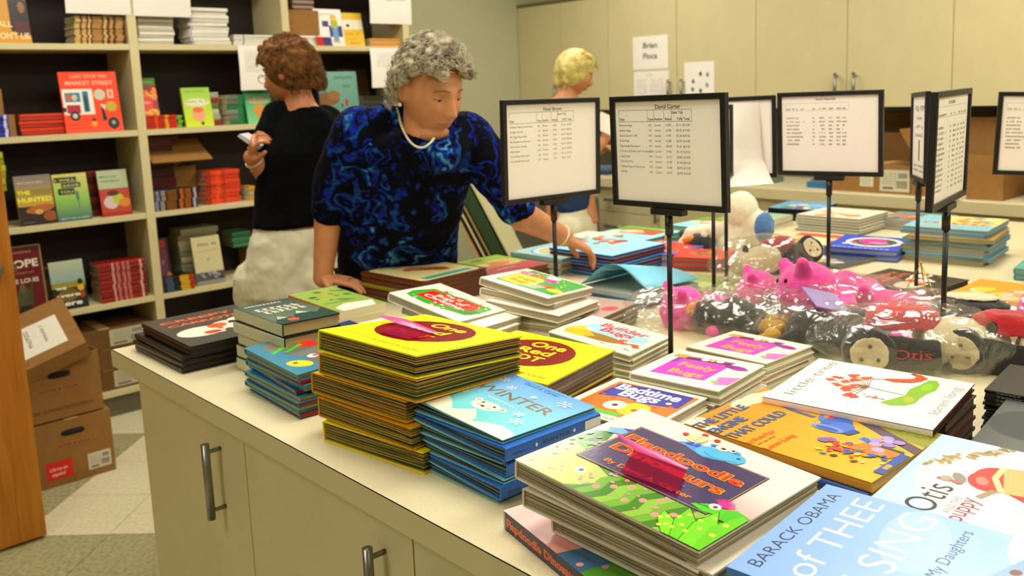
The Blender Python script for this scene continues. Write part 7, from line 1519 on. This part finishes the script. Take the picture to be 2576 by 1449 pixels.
for sx in (-1, 1):
    c_ = loc(sx * .031, .101, -.002); gl.tube([c_ + (Rt * cos(2 * pi * q / 20) * .023 + Uh * sin(2 * pi * q / 20) * .016) for q in range(21)], .0013, n=5)
    gl.tube([loc(sx * .054, .098, .002), loc(sx * .074, .05, .006), loc(sx * .078, -.005, .006), loc(sx * .078, -.022, -.006)], .0013, n=5)
gl.tube([loc(-.008, .108, .0), loc(.008, .108, .0)], .0013, n=5); g_ = gl.build('glasses', steel_m); under(root, g_)
a = (W2 - E_).normalized(); u_ = a.orthogonal().normalized(); v_ = a.cross(u_); pc_ = E_.lerp(W2, .86)
b_ = MB().tube([pc_ + (u_ * cos(2 * pi * q / 18) + v_ * sin(2 * pi * q / 18)) * .034 for q in range(19)], .003, n=6).ball(pc_ - UZ * .036 - ER * .012, .006).build('bracelet', pearl_m); under(root, b_)
p0, p1 = at(600, 340, D - .18), at(650, 372, D - .12)
pa = MB(); dv = (p1 - p0); nv = dv.cross(EA).normalized(); pa.add([p0 - nv * .006, p1 - nv * .010, p1 + nv * .010, p0 + nv * .006, p0 - nv * .006 + EA * .09, p1 - nv * .010 + EA * .09, p1 + nv * .010 + EA * .09, p0 + nv * .006 + EA * .09], [(0, 1, 2, 3), (7, 6, 5, 4), (0, 4, 5, 1), (1, 5, 6, 2), (2, 6, 7, 3), (3, 7, 4, 0)], '#dcdce4')
tag(pa.build('notepad', matte_m), 'small white notepad held by the brown-haired person', 'notepad')

# ---- blond woman farther back at the counter
root = person_root(Vector((-3.35, 3.45, 0)), 'woman with short blond hair in a blue shirt standing at the far counter')
D = 4.55; hc = at(1446, 187, D); F_ = ER * .93 - EA * .25 - UZ * .30; body = MB(); surf, loc, Rt, Fh, Uh = head_mesh(body, hc, F_, UZ + ER * .10, .90, jaw=.36)
body.loft([(loc(0, -.03, -.03), Rt * .045, Fh * .05), (at(1424, 236, D), ER * .05, EA * .05), (at(1420, 262, D), ER * .09, EA * .06)], n=18)
body.loft([ring(1420, 262, 50, D, .06), ring(1420, 330, 66, D, .09), ring(1430, 450, 58, D, .09), ring(1440, 560, 66, D, .11)], n=20)
Eb, Wb = at(1478, 392, D - .1), at(1520, 352, D - .02)
body.cap(at(1450, 300, D - .1), Eb, .05, .040, n=14).cap(Eb, Wb, .038, .027, n=14); hand(body, Wb, (at(1540, 330, D) - Wb), -UZ + EA * .3, .9, curl=.4, spread=.2, thumb_side=-1)
E4, W4 = at(1470, 400, D + .15), at(1515, 372, D + .12); body.cap(at(1400, 300, D + .12), E4, .048, .04, n=14).cap(E4, W4, .038, .027, n=14); hand(body, W4, ER, -UZ, .9, curl=.4, spread=.2)
hp = at(1442, 560, D); hl, hr = hp + ER * .02 + EA * .08, hp - ER * .02 - EA * .08; hl.z = hr.z = .84; f1, f2 = Vector((hl.x, hl.y, 0)), Vector((hr.x, hr.y, 0)); legs(body, (hl, hr), f1, f2, .08)
o = body.build('body', skin_m, None, remesh=.0045, smooth_it=1); under(root, o); face_parts(o, surf, loc, Rt, Fh, Uh, .90, lids=.3, skin=skin_m, brow_mat=material('blond_brow', '#8c6c30', .8))
sh = MB(); sh.loft([ring(1420, 262, 22, D, .05), ring(1420, 272, 50, D, .08), ring(1420, 320, 62, D, .11), ring(1425, 400, 58, D, .12), ring(1434, 470, 56, D, .12), ring(1436, 520, 54, D, .12), ring(1436, 540, 40, D, .10)], n=24)
sh.cap(at(1440, 290, D - .1), at(1462, 350, D - .12), .062, .055, n=14).cap(at(1400, 290, D + .1), at(1440, 360, D + .14), .06, .055, n=14); under(root, cloth(sh, 'shirt', blue_cloth_m, None, .01, 4, .012))
kp = MB(); kp.loft([ring(1440, 520, 52, D, .11), ring(1442, 570, 60, D, .13), ring(1444, 640, 60, D, .13)], n=22)
for h, f in ((hl, f1), (hr, f2)): kp.cap(h, h.lerp(f, .5), .09, .075, n=14).cap(h.lerp(f, .5), f + UZ * .08, .075, .065, n=14)
under(root, cloth(kp, 'trousers', khaki_m, None, .01, 4, .014)); shoes(root, (f1, f2), ER)
def line3(x, y, z):
    if abs(x) > .6 and -.3 < y < .15 and -.35 < z < .16: return False
    if y > .4: return z > .50
    if y > -.05: return z > .12 + (y + .05) * .7
    return z > -.60
rnd = random.Random(8); hb = MB(); hb.ball(loc(0, -.016, .026), (.082, .10, .106), n=24, m_=16, axes=Matrix((Rt, Fh, Uh)).transposed())
for p, nrm in hair_roots(loc, rnd, 130, line3, 1.0): hb.ball(p + nrm * rnd.uniform(.1, .7), rnd.uniform(.012, .018), n=8, m_=6)
hair = cloth(hb, 'hair', hair_blonde_m, None, .0055, 8, 0); under(root, hair)
hs = MB(); strands(hs, [(p + nrm * .8, nrm) for p, nrm in hair_roots(loc, rnd, 700, line3, .98)], .024, .0026, .3, rnd, lambda p, n_: (-UZ * .5 + Fh * .5), n=5); hs.build('loose_locks', hair_blonde_m, hair, kind='stuff')
under(root, MB().tube([loc(.078 + .004 * cos(2 * pi * q / 14), -.016 + .010 * sin(2 * pi * q / 14), -.040 + .012 * cos(2 * pi * q / 14)) for q in range(15)], .0015, n=5).build('earring', steel_m))
p0 = at(1524, 312, D - .05); pa = MB().box((-.05, -.002, -.045), (.05, .002, .05), '#ece6d4').build('notepad', matte_m); pa.location = p0; pa.rotation_euler = (radians(-25), radians(25), radians(35)); tag(pa, 'white paper held by the blond woman at the far counter', 'paper')
